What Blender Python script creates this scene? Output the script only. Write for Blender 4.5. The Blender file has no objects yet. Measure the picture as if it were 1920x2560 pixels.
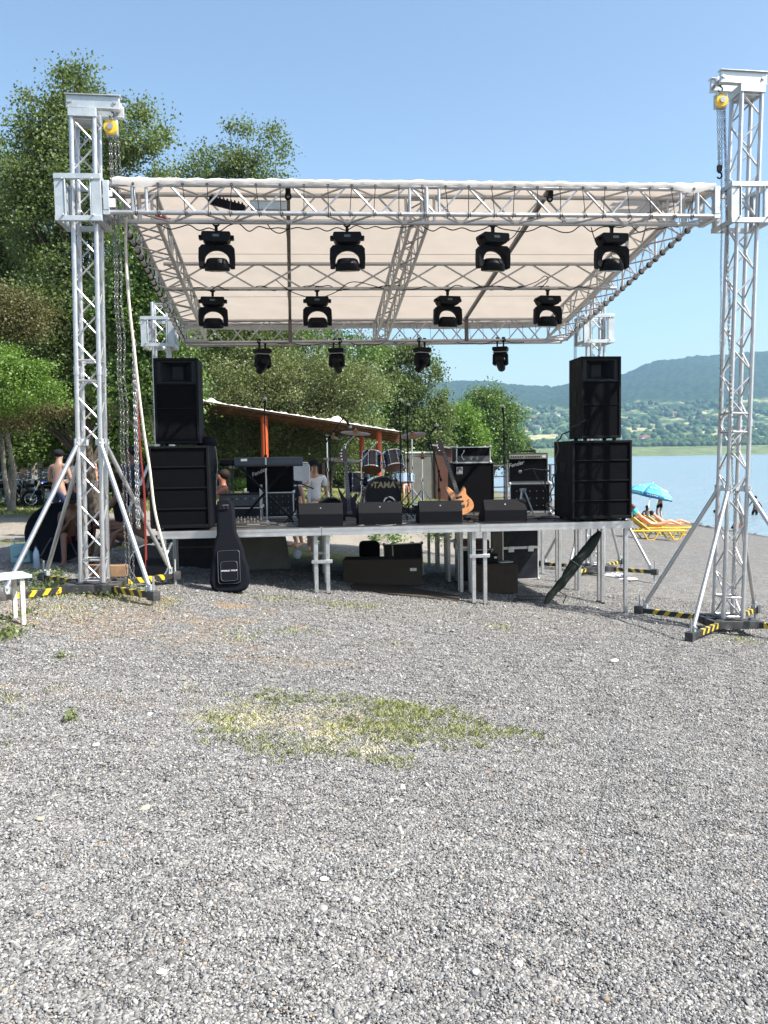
import bpy, math, random
import numpy as np
from mathutils import Vector, Matrix
random.seed(7); rng = np.random.default_rng(11)
R_ = math.radians
sc = bpy.context.scene
col = sc.collection

# ------------------------------------------------------------ camera, sky, sun
CZ = 1.66; FPX = 2150.0; ROLL = .015; PITCH = math.atan(136/2150.)
cp, sp = math.cos(PITCH), math.sin(PITCH); cr, sr = math.cos(ROLL), math.sin(ROLL)
CF = Vector((0, cp, -sp)); CU0 = Vector((0, sp, cp)); CR0 = Vector((1, 0, 0))
CR = cr*CR0 - sr*CU0; CU = sr*CR0 + cr*CU0
cd = bpy.data.cameras.new('camera'); cam = bpy.data.objects.new('camera', cd); col.objects.link(cam)
mw = Matrix((CR, CU, -CF)).transposed().to_4x4(); mw.translation = (0, 0, CZ); cam.matrix_world = mw
cd.sensor_fit = 'VERTICAL'; cd.sensor_height = 32.0; cd.lens = FPX/2560*32.0
cd.clip_start = .05; cd.clip_end = 20000
sc.camera = cam

SUN_EL = R_(48); SX, SY = .912, -.41
w = bpy.data.worlds.new('World'); sc.world = w; w.use_nodes = True
nt = w.node_tree; bg = nt.nodes['Background']
sky = nt.nodes.new('ShaderNodeTexSky'); sky.sky_type = 'NISHITA'; sky.sun_disc = False
sky.sun_elevation = SUN_EL; sky.sun_rotation = math.atan2(SX, SY)
sky.air_density = 1.0; sky.dust_density = 2.4; sky.ozone_density = 1.1; sky.altitude = 300
tn = nt.nodes.new('ShaderNodeMix'); tn.data_type = 'RGBA'; tn.blend_type = 'MULTIPLY'; tn.inputs[0].default_value = 1; tn.inputs[7].default_value = (.99, 1.03, 1, 1)
nt.links.new(sky.outputs[0], tn.inputs[6]); nt.links.new(tn.outputs[2], bg.inputs[0]); bg.inputs[1].default_value = .12
sd = bpy.data.lights.new('sun', 'SUN'); sd.energy = 5.0; sd.angle = R_(.5); sd.color = (1, .95, .87)
so = bpy.data.objects.new('sun', sd); col.objects.link(so)
sdir = Vector((SX*math.cos(SUN_EL), SY*math.cos(SUN_EL), math.sin(SUN_EL)))
so.rotation_euler = sdir.to_track_quat('Z', 'Y').to_euler(); so.location = (30, -15, 40)
sc.view_settings.view_transform = 'Standard'; sc.view_settings.look = 'None'
sc.view_settings.exposure = 1.06; sc.view_settings.gamma = 1
sc.cycles.max_bounces = 8; sc.cycles.transparent_max_bounces = 8; sc.cycles.volume_bounces = 0

# ------------------------------------------------------------ geometry of the place
def g(X, Y):                                   # ground height: a beach falling to the lake on the right
    t = X+3.5; return -.1*(.5*(t+math.sqrt(t*t+1))-3.5) - .009*Y
def gnp(X, Y):
    t = X+3.5; return -.1*(.5*(t+np.sqrt(t*t+1))-3.5) - .009*Y
def ray(px, py):
    return CF + CR*((px-960)/FPX) - CU*((py-1280)/FPX)
def atY(px, py, Y):
    d = ray(px, py); k = Y/d.y; return Vector((d.x*k, Y, CZ+d.z*k))
def atz(px, py, z):
    d = ray(px, py); k = (z-CZ)/d.z; return Vector((d.x*k, d.y*k, z))
def atg(px, py):
    d = ray(px, py); k = 1.
    for i in range(300):
        k += (CZ+d.z*k-g(d.x*k, d.y*k))/(-d.z)*.5
    return Vector((d.x*k, d.y*k, g(d.x*k, d.y*k)))
def proj(P):
    q = Vector(P)-Vector((0, 0, CZ)); z = q.dot(CF); return 960+FPX*q.dot(CR)/z, 1280-FPX*q.dot(CU)/z
TH = R_(5.5); OX, OY = -3.27, 9.62             # the stage's own frame: a along its front, b to the back
def S(a, b, z=0):
    return Vector((OX+a*math.cos(TH)-b*math.sin(TH), OY+a*math.sin(TH)+b*math.cos(TH), z))
def A(px, b, z):                               # position along the stage seen at a pixel column
    lo, hi = -30., 30.
    for i in range(50):
        m = (lo+hi)/2
        P = S(m, b, z)
        if P.y < 1 or proj(P)[0] < px: lo = m
        else: hi = m
    return (lo+hi)/2

# ------------------------------------------------------------ mesh builder
def rotm(rx=0, ry=0, rz=0):
    return Matrix.Rotation(rz, 3, 'Z') @ Matrix.Rotation(ry, 3, 'Y') @ Matrix.Rotation(rx, 3, 'X')
class MB:
    def __init__(s): s.v = []; s.f = []; s.m = []; s.T = None
    def add(s, vs, fs, mi=0):
        n = len(s.v)
        if s.T is not None: vs = [s.T @ Vector(v) for v in vs]
        s.v += [tuple(v) for v in vs]; s.f += [tuple(i+n for i in f) for f in fs]; s.m += [mi]*len(fs)
        return s
    def box(s, x0, x1, y0, y1, z0, z1, mi=0, R=None, c=None):
        vs = [Vector((x, y, z)) for x in (x0, x1) for y in (y0, y1) for z in (z0, z1)]
        if R is not None:
            c = Vector(c) if c is not None else Vector(((x0+x1)/2, (y0+y1)/2, (z0+z1)/2))
            vs = [R @ (v-c)+c for v in vs]
        return s.add(vs, [(0, 1, 3, 2), (4, 6, 7, 5), (0, 4, 5, 1), (2, 3, 7, 6), (0, 2, 6, 4), (1, 5, 7, 3)], mi)
    def cbox(s, c, d, R=None, mi=0):           # box by centre and size
        h = Vector(d)/2; c = Vector(c)
        vs = [Vector((x, y, z)) for x in (-h.x, h.x) for y in (-h.y, h.y) for z in (-h.z, h.z)]
        if R is not None: vs = [R @ v for v in vs]
        return s.add([v+c for v in vs], [(0, 1, 3, 2), (4, 6, 7, 5), (0, 4, 5, 1), (2, 3, 7, 6), (0, 2, 6, 4), (1, 5, 7, 3)], mi)
    def tube(s, p, q, r, n=8, r2=None, mi=0, cap=True):
        p = Vector(p); q = Vector(q); d = q-p
        if d.length < 1e-6: return s
        d.normalize(); a = d.orthogonal().normalized(); b = d.cross(a)
        r2 = r if r2 is None else r2
        vs = [p+(a*math.cos(t)+b*math.sin(t))*r for t in [2*math.pi*i/n for i in range(n)]] + \
             [q+(a*math.cos(t)+b*math.sin(t))*r2 for t in [2*math.pi*i/n for i in range(n)]]
        fs = [(i, (i+1) % n, n+(i+1) % n, n+i) for i in range(n)]
        if cap: fs += [tuple(range(n-1, -1, -1)), tuple(range(n, 2*n))]
        return s.add(vs, fs, mi)
    def path(s, pts, r, n=6, mi=0, rs=None, closed=False):
        pts = [Vector(p) for p in pts]; N = len(pts); vs = []; prev = None
        for i, p in enumerate(pts):
            if closed: d = pts[(i+1) % N]-pts[i-1]
            else: d = pts[min(i+1, N-1)]-pts[max(i-1, 0)]
            if d.length < 1e-9: d = Vector((0, 0, 1))
            d.normalize()
            a = (d.orthogonal() if prev is None else prev-d*prev.dot(d)).normalized(); prev = a; b = d.cross(a)
            rr = r if rs is None else rs[i]
            vs += [p+(a*math.cos(t)+b*math.sin(t))*rr for t in [2*math.pi*k/n for k in range(n)]]
        fs = []
        for i in range(N if closed else N-1):
            j = (i+1) % N
            fs += [(i*n+k, i*n+(k+1) % n, j*n+(k+1) % n, j*n+k) for k in range(n)]
        if not closed: fs += [tuple(range(n-1, -1, -1)), tuple(range((N-1)*n, N*n))]
        return s.add(vs, fs, mi)
    def lathe(s, prof, n=20, c=(0, 0, 0), R=None, mi=0, closed=False):   # prof: (radius, height)
        c = Vector(c); vs = []
        for (r, z) in prof:
            for k in range(n):
                t = 2*math.pi*k/n; v = Vector((r*math.cos(t), r*math.sin(t), z))
                vs.append((R @ v if R is not None else v)+c)
        fs = []
        for i in range(len(prof)-1):
            fs += [(i*n+k, i*n+(k+1) % n, (i+1)*n+(k+1) % n, (i+1)*n+k) for k in range(n)]
        if closed: L_ = (len(prof)-1)*n; fs += [(L_+k, L_+(k+1) % n, (k+1) % n, k) for k in range(n)]
        else: fs += [tuple(range(n-1, -1, -1)), tuple(range((len(prof)-1)*n, len(prof)*n))]
        return s.add(vs, fs, mi)
    def prism(s, poly, t0, t1, axis='y', mi=0, R=None, c=(0, 0, 0)):  # poly in the other two axes
        n = len(poly); vs = []; c = Vector(c)
        for t in (t0, t1):
            for (u, v) in poly:
                P = Vector((u, t, v)) if axis == 'y' else (Vector((t, u, v)) if axis == 'x' else Vector((u, v, t)))
                vs.append((R @ P if R is not None else P)+c)
        fs = [tuple(range(n)), tuple(range(2*n-1, n-1, -1))]
        fs += [(i, i+n, (i+1) % n+n, (i+1) % n) for i in range(n)]
        return s.add(vs, fs, mi)
    def ball(s, c, r, sc=(1, 1, 1), n=10, m=7, mi=0, R=None):
        prof = []; c = Vector(c); vs = []
        for i in range(m+1):
            a = math.pi*i/m
            for k in range(n):
                t = 2*math.pi*k/n
                v = Vector((math.sin(a)*math.cos(t)*sc[0], math.sin(a)*math.sin(t)*sc[1], math.cos(a)*sc[2]))*r
                vs.append((R @ v if R is not None else v)+c)
        fs = [(i*n+k, (i+1)*n+k, (i+1)*n+(k+1) % n, i*n+(k+1) % n) for i in range(m) for k in range(n)]
        return s.add(vs, fs, mi)
    def ring(s, c, R0, r, n=16, k=6, M=None, mi=0, sx=1, sy=1):
        c = Vector(c)
        pts = []
        for i in range(n):
            t = 2*math.pi*i/n; v = Vector((R0*math.cos(t)*sx, R0*math.sin(t)*sy, 0))
            pts.append((M @ v if M is not None else v)+c)
        return s.path(pts, r, k, mi, closed=True)
    def truss(s, P, Q, up, w, h, rc=.024, rb=.0095, pitch=.3, ends=True):
        P = Vector(P); Q = Vector(Q); d = (Q-P); L = d.length; d.normalize(); up = Vector(up)
        side = d.cross(up).normalized(); upn = side.cross(d).normalized()
        C = [(-.5*w, -.5*h), (.5*w, -.5*h), (.5*w, .5*h), (-.5*w, .5*h)]
        cs = [side*x+upn*y for x, y in C]
        for c in cs: s.tube(P+c, Q+c, rc, 10)
        n = max(2, round(L/pitch)); st = L/n
        for k in range(4):
            if w == 0 or h == 0:
                if k > 0: break
                a, b = side*0-upn*h/2, upn*h/2
            else: a, b = cs[k], cs[(k+1) % 4]
            for i in range(n):
                p = P+d*(i*st+.02); q = P+d*((i+1)*st-.02)
                (s.tube(p+a, q+b, rb, 6, cap=False) if (i+k) % 2 == 0 else s.tube(p+b, q+a, rb, 6, cap=False))
            if ends:
                for e in (P+d*.03, Q-d*.03): s.tube(e+a, e+b, rb*1.2, 6, cap=False)
        return s
    def build(s, name, mats, parent=None, smooth=True, bevel=0, loc=None, rot=None, subd=0, ang=35):
        me = bpy.data.meshes.new(name); me.from_pydata(s.v, [], s.f)
        if not isinstance(mats, (list, tuple)): mats = [mats]
        for m in mats: me.materials.append(m)
        if len(mats) > 1: me.polygons.foreach_set('material_index', s.m)
        if smooth:
            me.polygons.foreach_set('use_smooth', [True]*len(me.polygons)); me.update()
            me.set_sharp_from_angle(angle=R_(ang))
        me.update()
        o = bpy.data.objects.new(name, me); col.objects.link(o)
        if parent is not None: o.parent = parent
        if loc is not None: o.location = loc
        if rot is not None: o.rotation_euler = rot
        if bevel:
            b = o.modifiers.new('bevel', 'BEVEL'); b.width = bevel; b.segments = 2; b.limit_method = 'ANGLE'; b.angle_limit = R_(40); b.harden_normals = False
        if subd:
            b = o.modifiers.new('subd', 'SUBSURF'); b.levels = subd; b.render_levels = subd
        return o
def thing(name, label, cat, loc=(0, 0, 0), rotz=0, group=None, rot=None):
    o = bpy.data.objects.new(name, None); col.objects.link(o); o.empty_display_size = .1
    o.location = loc; o.rotation_euler = rot if rot is not None else (0, 0, rotz)
    o['label'] = label; o['category'] = cat
    if group: o['group'] = group
    return o
def tag(o, label, cat, group=None, kind=None):
    o['label'] = label; o['category'] = cat
    if group: o['group'] = group
    if kind: o['kind'] = kind
    return o
def dup(r, loc=None, rot=None, label=None, group=None, scale=None, parent=None):
    def cp_(o, par):
        c = o.copy(); col.objects.link(c)
        if par is not None: c.parent = par
        for ch in [x for x in KIDS.get(o.name, [])]: cp_(ch, c)
        return c
    build_kids()
    n = cp_(r, parent)
    if loc is not None: n.location = loc
    if rot is not None: n.rotation_euler = rot
    if scale is not None: n.scale = scale
    if label: n['label'] = label
    if group: n['group'] = group
    return n
KIDS = {}
def build_kids():
    KIDS.clear()
    for o in col.objects:
        if o.parent is not None: KIDS.setdefault(o.parent.name, []).append(o)
def grid_mesh(name, X, Y, Z, mat, smooth=True, attrs=None):
    ny, nx = X.shape; me = bpy.data.meshes.new(name)
    co = np.stack([X, Y, Z], -1).reshape(-1, 3).astype(np.float32)
    idx = np.arange(nx*ny).reshape(ny, nx)
    q = np.stack([idx[:-1, :-1], idx[:-1, 1:], idx[1:, 1:], idx[1:, :-1]], -1).reshape(-1, 4)
    quads_mesh(me, co, q)
    if attrs:
        for k, a in attrs.items():
            at = me.attributes.new(k, 'FLOAT', 'POINT'); at.data.foreach_set('value', a.reshape(-1).astype(np.float32))
    me.materials.append(mat)
    if smooth: me.polygons.foreach_set('use_smooth', np.ones(len(q), bool))
    me.update(); o = bpy.data.objects.new(name, me); col.objects.link(o); return o
def quads_mesh(me, co, q):
    k = q.shape[1]
    me.vertices.add(len(co)); me.vertices.foreach_set('co', np.ascontiguousarray(co, np.float32).ravel())
    me.loops.add(q.size); me.loops.foreach_set('vertex_index', np.ascontiguousarray(q, np.int32).ravel())
    me.polygons.add(len(q)); me.polygons.foreach_set('loop_start', np.arange(0, q.size, k, dtype=np.int32))
    me.update(calc_edges=True); me.validate()

# ------------------------------------------------------------ materials
def nodes(name):
    m = bpy.data.materials.new(name); m.use_nodes = True; return m, m.node_tree, m.node_tree.nodes['Principled BSDF']
def lk(t, a, b): t.links.new(a, b)
def N(t, typ, **kw):
    n = t.nodes.new(typ)
    for k, v in kw.items():
        if k.startswith('i_'): n.inputs[k[2:].replace('_', ' ')].default_value = v
        else: setattr(n, k, v)
    return n
def ramp(t, fac, stops, interp='LINEAR'):
    r = t.nodes.new('ShaderNodeValToRGB'); r.color_ramp.interpolation = interp
    e = r.color_ramp.elements
    while len(e) < len(stops): e.new(.5)
    for i, (p, c) in enumerate(stops):
        e[i].position = p; e[i].color = (c[0], c[1], c[2], 1) if hasattr(c, '__len__') else (c, c, c, 1)
    t.links.new(fac, r.inputs[0]); return r
def mix(t, fac, a, b, mode='MIX'):
    m = t.nodes.new('ShaderNodeMix'); m.data_type = 'RGBA'; m.blend_type = mode
    for s, v in ((m.inputs[0], fac), (m.inputs[6], a), (m.inputs[7], b)):
        if isinstance(v, (int, float)): s.default_value = v if s.type == 'VALUE' else (v, v, v, 1)
        elif isinstance(v, (tuple, list)): s.default_value = (*v, 1)
        else: t.links.new(v, s)
    return m.outputs[2]
MATS = {}
def pm(name, c, rough=.5, metal=0., var=.15, scale=6., bump=.0, bscale=80., spec=.5, dirt=None, coat=0, sheen=0):
    if name in MATS: return MATS[name]
    m, t, b = nodes(name); tc = N(t, 'ShaderNodeTexCoord')
    nz = N(t, 'ShaderNodeTexNoise', i_Scale=scale, i_Detail=6., i_Roughness=.65); lk(t, tc.outputs['Object'], nz.inputs['Vector'])
    r = ramp(t, nz.outputs[0], [(.3, tuple(x*(1-var) for x in c)), (.7, tuple(min(1, x*(1+var)) for x in c))])
    cc = r.outputs[0]
    if dirt:
        n2 = N(t, 'ShaderNodeTexNoise', i_Scale=scale*.6+3, i_Detail=8., i_Roughness=.7); lk(t, tc.outputs['Object'], n2.inputs['Vector'])
        f = ramp(t, n2.outputs[0], [(.52, 0.), (.68, dirt[1])]); cc = mix(t, f.outputs[0], cc, dirt[0])
    lk(t, cc, b.inputs['Base Color'])
    rr = ramp(t, nz.outputs[0], [(.3, max(0, rough-.08)), (.7, min(1, rough+.1))]); lk(t, rr.outputs[0], b.inputs['Roughness'])
    b.inputs['Metallic'].default_value = metal; b.inputs['Specular IOR Level'].default_value = min(spec, .14) if max(c) < .025 and not coat else spec
    if coat: b.inputs['Coat Weight'].default_value = coat
    if sheen: b.inputs['Sheen Weight'].default_value = sheen
    if bump:
        n3 = N(t, 'ShaderNodeTexNoise', i_Scale=bscale, i_Detail=4.); lk(t, tc.outputs['Object'], n3.inputs['Vector'])
        bp = N(t, 'ShaderNodeBump', i_Strength=bump, i_Distance=.01); lk(t, n3.outputs[0], bp.inputs['Height']); lk(t, bp.outputs[0], b.inputs['Normal'])
    MATS[name] = m; return m
ALU = pm('aluminium', (.5, .505, .52), .4, .8, .07, 9, .15, 60, dirt=((.45, .44, .42), .5))
ALU2 = pm('aluminium_sheet', (.5, .54, .56), .45, .6, .1, 5, .2, 40, dirt=((.4, .4, .38), .5))
STEEL = pm('painted_steel', (.045, .047, .05), .5, .2, .3, 8, .2, 60, dirt=((.16, .13, .11), .6))
GALV = pm('galvanised_steel', (.42, .43, .44), .45, .7, .15, 14)
CHAIN = pm('chain_steel', (.2, .2, .2), .45, .8, .2, 20)
CHROME = pm('chrome', (.8, .8, .82), .14, 1., .04, 10)
BLK = pm('black_plastic', (.004, .0045, .007), .45, 0, .3, 14, .25, 160)
BLK2 = pm('black_textured_paint', (.004, .0045, .007), .62, 0, .3, 5, .5, 260)
GRL = pm('speaker_grille', (.0015, .0016, .003), .95, 0, .25, 8, .6, 300)
CLOTHK = pm('black_nylon', (.004, .005, .009), .85, 0, .3, 7, .5, 200)
RUBBER = pm('rubber', (.02, .02, .02), .8, 0, .3, 10)
YEL = pm('yellow_paint', (.75, .46, .03), .4, 0, .12, 10, dirt=((.25, .16, .05), .6))
WHITE = pm('white_paint', (.75, .75, .73), .5, 0, .08, 8, dirt=((.4, .38, .34), .5))
SILV = pm('silver_print', (.34, .34, .34), .35, .5, .05)
CARD = pm('cardboard', (.045, .033, .024), .85, 0, .15, 7, .3, 50)
WOOD = pm('old_wood', (.05, .032, .021), .8, 0, .3, 12, .4, 40)
ORANGE = pm('orange_paint', (.45, .075, .02), .5, 0, .15, 6, .2, 40, dirt=((.25, .06, .02), .6))
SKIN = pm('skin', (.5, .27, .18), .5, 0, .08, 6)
SKIN2 = pm('tan_shade_skin', (.15, .075, .048), .5, 0, .1, 6)  # tan; on the left group its darkness also stands in for shade
HAIR = pm('dark_hair', (.02, .014, .01), .6, 0, .3, 30, .6, 120)
CONC = pm('concrete', (.15, .147, .137), .9, 0, .2, 3, .5, 30, dirt=((.18, .17, .15), .7))
def stripes():
    m, t, b = nodes('hazard_tape'); tc = N(t, 'ShaderNodeTexCoord'); sx = N(t, 'ShaderNodeSeparateXYZ'); lk(t, tc.outputs['Object'], sx.inputs[0])
    def mth(op, a, c=None):
        n = N(t, 'ShaderNodeMath', operation=op)
        for i, v in enumerate((a, c)):
            if v is None: continue
            if isinstance(v, (int, float)): n.inputs[i].default_value = v
            else: lk(t, v, n.inputs[i])
        return n.outputs[0]
    q = mth('ADD', sx.outputs[0], mth('MULTIPLY', sx.outputs[2], .8))
    fr = mth('FRACT', mth('DIVIDE', q, .155)); on = mth('MULTIPLY', mth('GREATER_THAN', fr, .6), mth('MULTIPLY', mth('GREATER_THAN', sx.outputs[0], .42), mth('LESS_THAN', sx.outputs[0], .93)))
    nz = N(t, 'ShaderNodeTexNoise', i_Scale=30., i_Detail=5.); lk(t, tc.outputs['Object'], nz.inputs['Vector'])
    wear = ramp(t, nz.outputs[0], [(.6, 0.), (.7, .7)])
    c = mix(t, on, (.02, .02, .022), (.52, .37, .02)); c = mix(t, wear.outputs[0], c, (.07, .065, .06)); lk(t, c, b.inputs['Base Color']); b.inputs['Roughness'].default_value = .45
    return m
TAPE = stripes()
def text_obj(txt, mat, parent, size, loc, rot, name='lettering', depth=.001, shear=0., bold=0., squash=1.):
    cu = bpy.data.curves.new(name, 'FONT'); cu.body = txt; cu.size = size; cu.extrude = depth; cu.align_x = 'CENTER'; cu.align_y = 'CENTER'; cu.shear = shear; cu.offset = bold; cu.resolution_u = 3
    o = bpy.data.objects.new('tmp', cu); col.objects.link(o)
    dg = bpy.context.evaluated_depsgraph_get(); me = bpy.data.meshes.new_from_object(o.evaluated_get(dg))
    bpy.data.objects.remove(o); bpy.data.curves.remove(cu)
    me.name = name; me.materials.clear(); me.materials.append(mat)
    n = bpy.data.objects.new(name, me); col.objects.link(n); n.parent = parent; n.location = loc; n.rotation_euler = rot; n.scale = (squash, 1, 1)
    return n
# ------------------------------------------------------------ ground
def fbm(X, Y, s, seed=0, oct=4):
    r = np.random.default_rng(seed); out = np.zeros_like(X, dtype=float); a = 1.; f = 1./s
    for o in range(oct):
        for k in range(5):
            th = r.uniform(0, 6.283); ph = r.uniform(0, 6.283); ff = f*r.uniform(.7, 1.4)
            out += a*np.sin((X*math.cos(th)+Y*math.sin(th))*ff*6.283+ph)/5*1.6
        a *= .55; f *= 2.1
    return out
def axis(lo, hi, d, far, n):
    mid = np.arange(lo, hi+1e-6, d); e = np.geomspace(d*1.3, 1, 2)
    right = hi+np.cumsum(np.geomspace(d*1.05, 1, n)*1.0) if False else None
    def ext(dist):
        k = 1.08; s = []; t = 0; st = d
        while t < dist: st *= k; t += st; s.append(t)
        return np.array(s)
    return np.concatenate([(lo-ext(far[0]))[::-1], mid, hi+ext(far[1])])
gx = axis(-7., 9., .1, (260, 250), 0); gy = axis(1.0, 14., .09, (12, 420), 0)
GX, GY = np.meshgrid(gx, gy)
def blob(X, Y, cx, cy, rx, ry, seed, amp=.35, s=.5):
    d = np.sqrt(((X-cx)/rx)**2+((Y-cy)/ry)**2)+amp*fbm(X, Y, s, seed)
    return np.clip((1.15-d)/.35, 0, 1)
GZ = gnp(GX, GY)+.012*fbm(GX, GY, 1.3, 3)*np.clip((60-GY)/30, 0, 1)+.006*fbm(GX, GY, .4, 5)*np.clip((25-GY)/10, 0, 1)
GZ -= 2.5*np.clip((-2.15-gnp(GX, GY))/.6, 0, 1)*0
# lawn: far left and behind the stage, up to the trees
edge = fbm(GX, GY, 6, 21)*1.6
lawn = np.clip((GY-25.2-edge*.6-.10*(GX+10))/1.2, 0, 1)*np.clip((5.5+.10*(GY-25)-GX+edge)/1.5, 0, 1)*np.clip((-.35*1-(-gnp(GX, GY)-2.0)+2)/1, 0, 1)
strip = np.clip((GY-14.2-edge*.5)/.8, 0, 1)*np.clip((16.2-GY+edge*.4)/.8, 0, 1)*np.clip((1.5-GX)/1.5, 0, 1)*.8
road = np.clip((GY-16.5)/1, 0, 1)*np.clip((25.2+.10*(GX+10)+edge*.6-GY)/1, 0, 1)*np.clip((3-GX)/3, 0, 1)
patchC = atg(860, 1800)
straw = blob(GX, GY, patchC.x-.35, patchC.y, .75, .33, 31)*.6
brown = blob(GX, GY, atg(230, 1530).x, atg(230, 1530).y, 1.5, 1.0, 33, .5, .8)*.9
for (px, py, rx, ry, sd_) in ((60, 1735, .5, .25, 41), (250, 1745, .35, .1, 42), (290, 1765, .3, .1, 43), (480, 1600, .8, .25, 44), (700, 1650, .9, .2, 45), (170, 1480, .6, .3, 46)):
    P = atg(px, py); brown = np.maximum(brown, blob(GX, GY, P.x, P.y, rx, ry, sd_, .5, .4)*.55)
def m_ground():
    m, t, b = nodes('gravel_ground'); tc = N(t, 'ShaderNodeTexCoord'); P = tc.outputs['Object']
    mp = N(t, 'ShaderNodeMapping'); lk(t, P, mp.inputs[0])
    def vor(s, feat='F1'):
        v = N(t, 'ShaderNodeTexVoronoi', i_Scale=s); v.feature = feat; v.voronoi_dimensions = '3D'; lk(t, mp.outputs[0], v.inputs['Vector']); return v
    v1 = vor(62.); v2 = vor(30.); v3 = vor(12.)
    sx = N(t, 'ShaderNodeSeparateColor'); lk(t, v1.outputs['Color'], sx.inputs[0])
    s2 = N(t, 'ShaderNodeSeparateColor'); lk(t, v2.outputs['Color'], s2.inputs[0])
    s3 = N(t, 'ShaderNodeSeparateColor'); lk(t, v3.outputs['Color'], s3.inputs[0])
    stops = [(0., (.08, .079, .078)), (.25, (.14, .137, .133)), (.55, (.21, .205, .198)), (.8, (.285, .277, .266)), (.95, (.37, .36, .345)), (1., (.5, .48, .45))]
    c1 = ramp(t, sx.outputs[0], stops).outputs[0]; c2 = ramp(t, s2.outputs[0], stops).outputs[0]; c3 = ramp(t, s3.outputs[0], stops).outputs[0]
    n = N(t, 'ShaderNodeTexNoise', i_Scale=3., i_Detail=5.); lk(t, P, n.inputs['Vector'])
    f = ramp(t, n.outputs[0], [(.4, .3), (.6, .65)])
    c = mix(t, f.outputs[0], c1, c2); c = mix(t, .25, c, c3)
    cd_ = N(t, 'ShaderNodeTexNoise', i_Scale=.5, i_Detail=4.); lk(t, P, cd_.inputs['Vector'])
    tint = ramp(t, cd_.outputs[0], [(.35, (.98, .98, .98)), (.65, (1.04, 1.02, .99))]); c = mix(t, 1., c, tint.outputs[0], 'MULTIPLY')
    def att(nm):
        a = N(t, 'ShaderNodeAttribute', attribute_name=nm); return a.outputs['Fac']
    nl = N(t, 'ShaderNodeTexNoise', i_Scale=9., i_Detail=8., i_Roughness=.75); lk(t, P, nl.inputs['Vector'])
    g1 = ramp(t, nl.outputs[0], [(.3, (.10, .12, .03)), (.5, (.2, .21, .065)), (.68, (.36, .33, .15))]).outputs[0]
    st = ramp(t, nl.outputs[0], [(.3, (.28, .21, .1)), (.6, (.5, .43, .26))]).outputs[0]
    br = ramp(t, nl.outputs[0], [(.3, (.2, .13, .07)), (.7, (.36, .27, .17))]).outputs[0]
    rd = ramp(t, nl.outputs[0], [(.3, (.3, .26, .22)), (.7, (.44, .4, .34))]).outputs[0]
    def brk(a, k=1.4):
        mm = N(t, 'ShaderNodeMath', operation='MULTIPLY_ADD', use_clamp=True); lk(t, a, mm.inputs[0]); mm.inputs[1].default_value = 2.2
        n5 = N(t, 'ShaderNodeTexNoise', i_Scale=25., i_Detail=4., i_Roughness=.8); lk(t, P, n5.inputs['Vector'])
        q = N(t, 'ShaderNodeMath', operation='MULTIPLY_ADD'); lk(t, n5.outputs[0], q.inputs[0]); q.inputs[1].default_value = -k*1.6; q.inputs[2].default_value = k*.55-.3
        lk(t, q.outputs[0], mm.inputs[2]); return mm.outputs[0]
    c = mix(t, brk(att('road'), .5), c, rd)
    c = mix(t, brk(att('brown')), c, br); c = mix(t, brk(att('straw')), c, st); c = mix(t, brk(att('lawn'), .8), c, g1)
    wet = ramp(t, att('wet'), [(0., 1.), (1., .5)]); c = mix(t, 1., c, wet.outputs[0], 'MULTIPLY')
    lk(t, c, b.inputs['Base Color']); b.inputs['Roughness'].default_value = .85; b.inputs['Specular IOR Level'].default_value = .3
    a1 = N(t, 'ShaderNodeMath', operation='MULTIPLY_ADD'); lk(t, v1.outputs['Distance'], a1.inputs[0]); a1.inputs[1].default_value = -1.; lk(t, sx.outputs[1], a1.inputs[2])
    a2 = N(t, 'ShaderNodeMath', operation='MULTIPLY_ADD'); lk(t, v2.outputs['Distance'], a2.inputs[0]); a2.inputs[1].default_value = -2.; lk(t, a1.outputs[0], a2.inputs[2])
    bp = N(t, 'ShaderNodeBump', i_Strength=.9, i_Distance=.02); lk(t, a2.outputs[0], bp.inputs['Height']); lk(t, bp.outputs[0], b.inputs['Normal'])
    return m
wet = np.clip((-1.93-gnp(GX, GY)+.05*fbm(GX, GY, 3, 77))/.06, 0, 1)
ground = grid_mesh('ground', GX, GY, GZ, m_ground(), attrs=dict(lawn=np.maximum(lawn, strip), straw=straw, brown=brown, road=road, wet=wet)); ground['kind'] = 'structure'
ZL = -2.0
def m_water():
    m, t, b = nodes('lake_water'); tc = N(t, 'ShaderNodeTexCoord')
    b.inputs['Base Color'].default_value = (.22, .3, .35, 1); b.inputs['Roughness'].default_value = .22; b.inputs['IOR'].default_value = 1.33
    mp = N(t, 'ShaderNodeMapping'); mp.inputs['Scale'].default_value = (.35, 1., 1.); lk(t, tc.outputs['Object'], mp.inputs[0])
    n1 = N(t, 'ShaderNodeTexNoise', i_Scale=1.7, i_Detail=6., i_Roughness=.6); lk(t, mp.outputs[0], n1.inputs['Vector'])
    n2 = N(t, 'ShaderNodeTexNoise', i_Scale=.06, i_Detail=5.); lk(t, mp.outputs[0], n2.inputs['Vector'])
    ad = N(t, 'ShaderNodeMath', operation='MULTIPLY_ADD'); lk(t, n2.outputs[0], ad.inputs[0]); ad.inputs[1].default_value = 2.; lk(t, n1.outputs[0], ad.inputs[2])
    bp = N(t, 'ShaderNodeBump', i_Strength=.9, i_Distance=.5); lk(t, ad.outputs[0], bp.inputs['Height']); lk(t, bp.outputs[0], b.inputs['Normal'])
    return m
mb = MB(); mb.add([(4, 20, ZL), (1800, 20, ZL), (1800, 1500, ZL), (-900, 1500, ZL), (-900, 430, ZL), (4, 130, ZL)], [(0, 1, 2, 3, 4, 5)])
lake = mb.build('lake_water', m_water(), smooth=False); lake['kind'] = 'structure'

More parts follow.
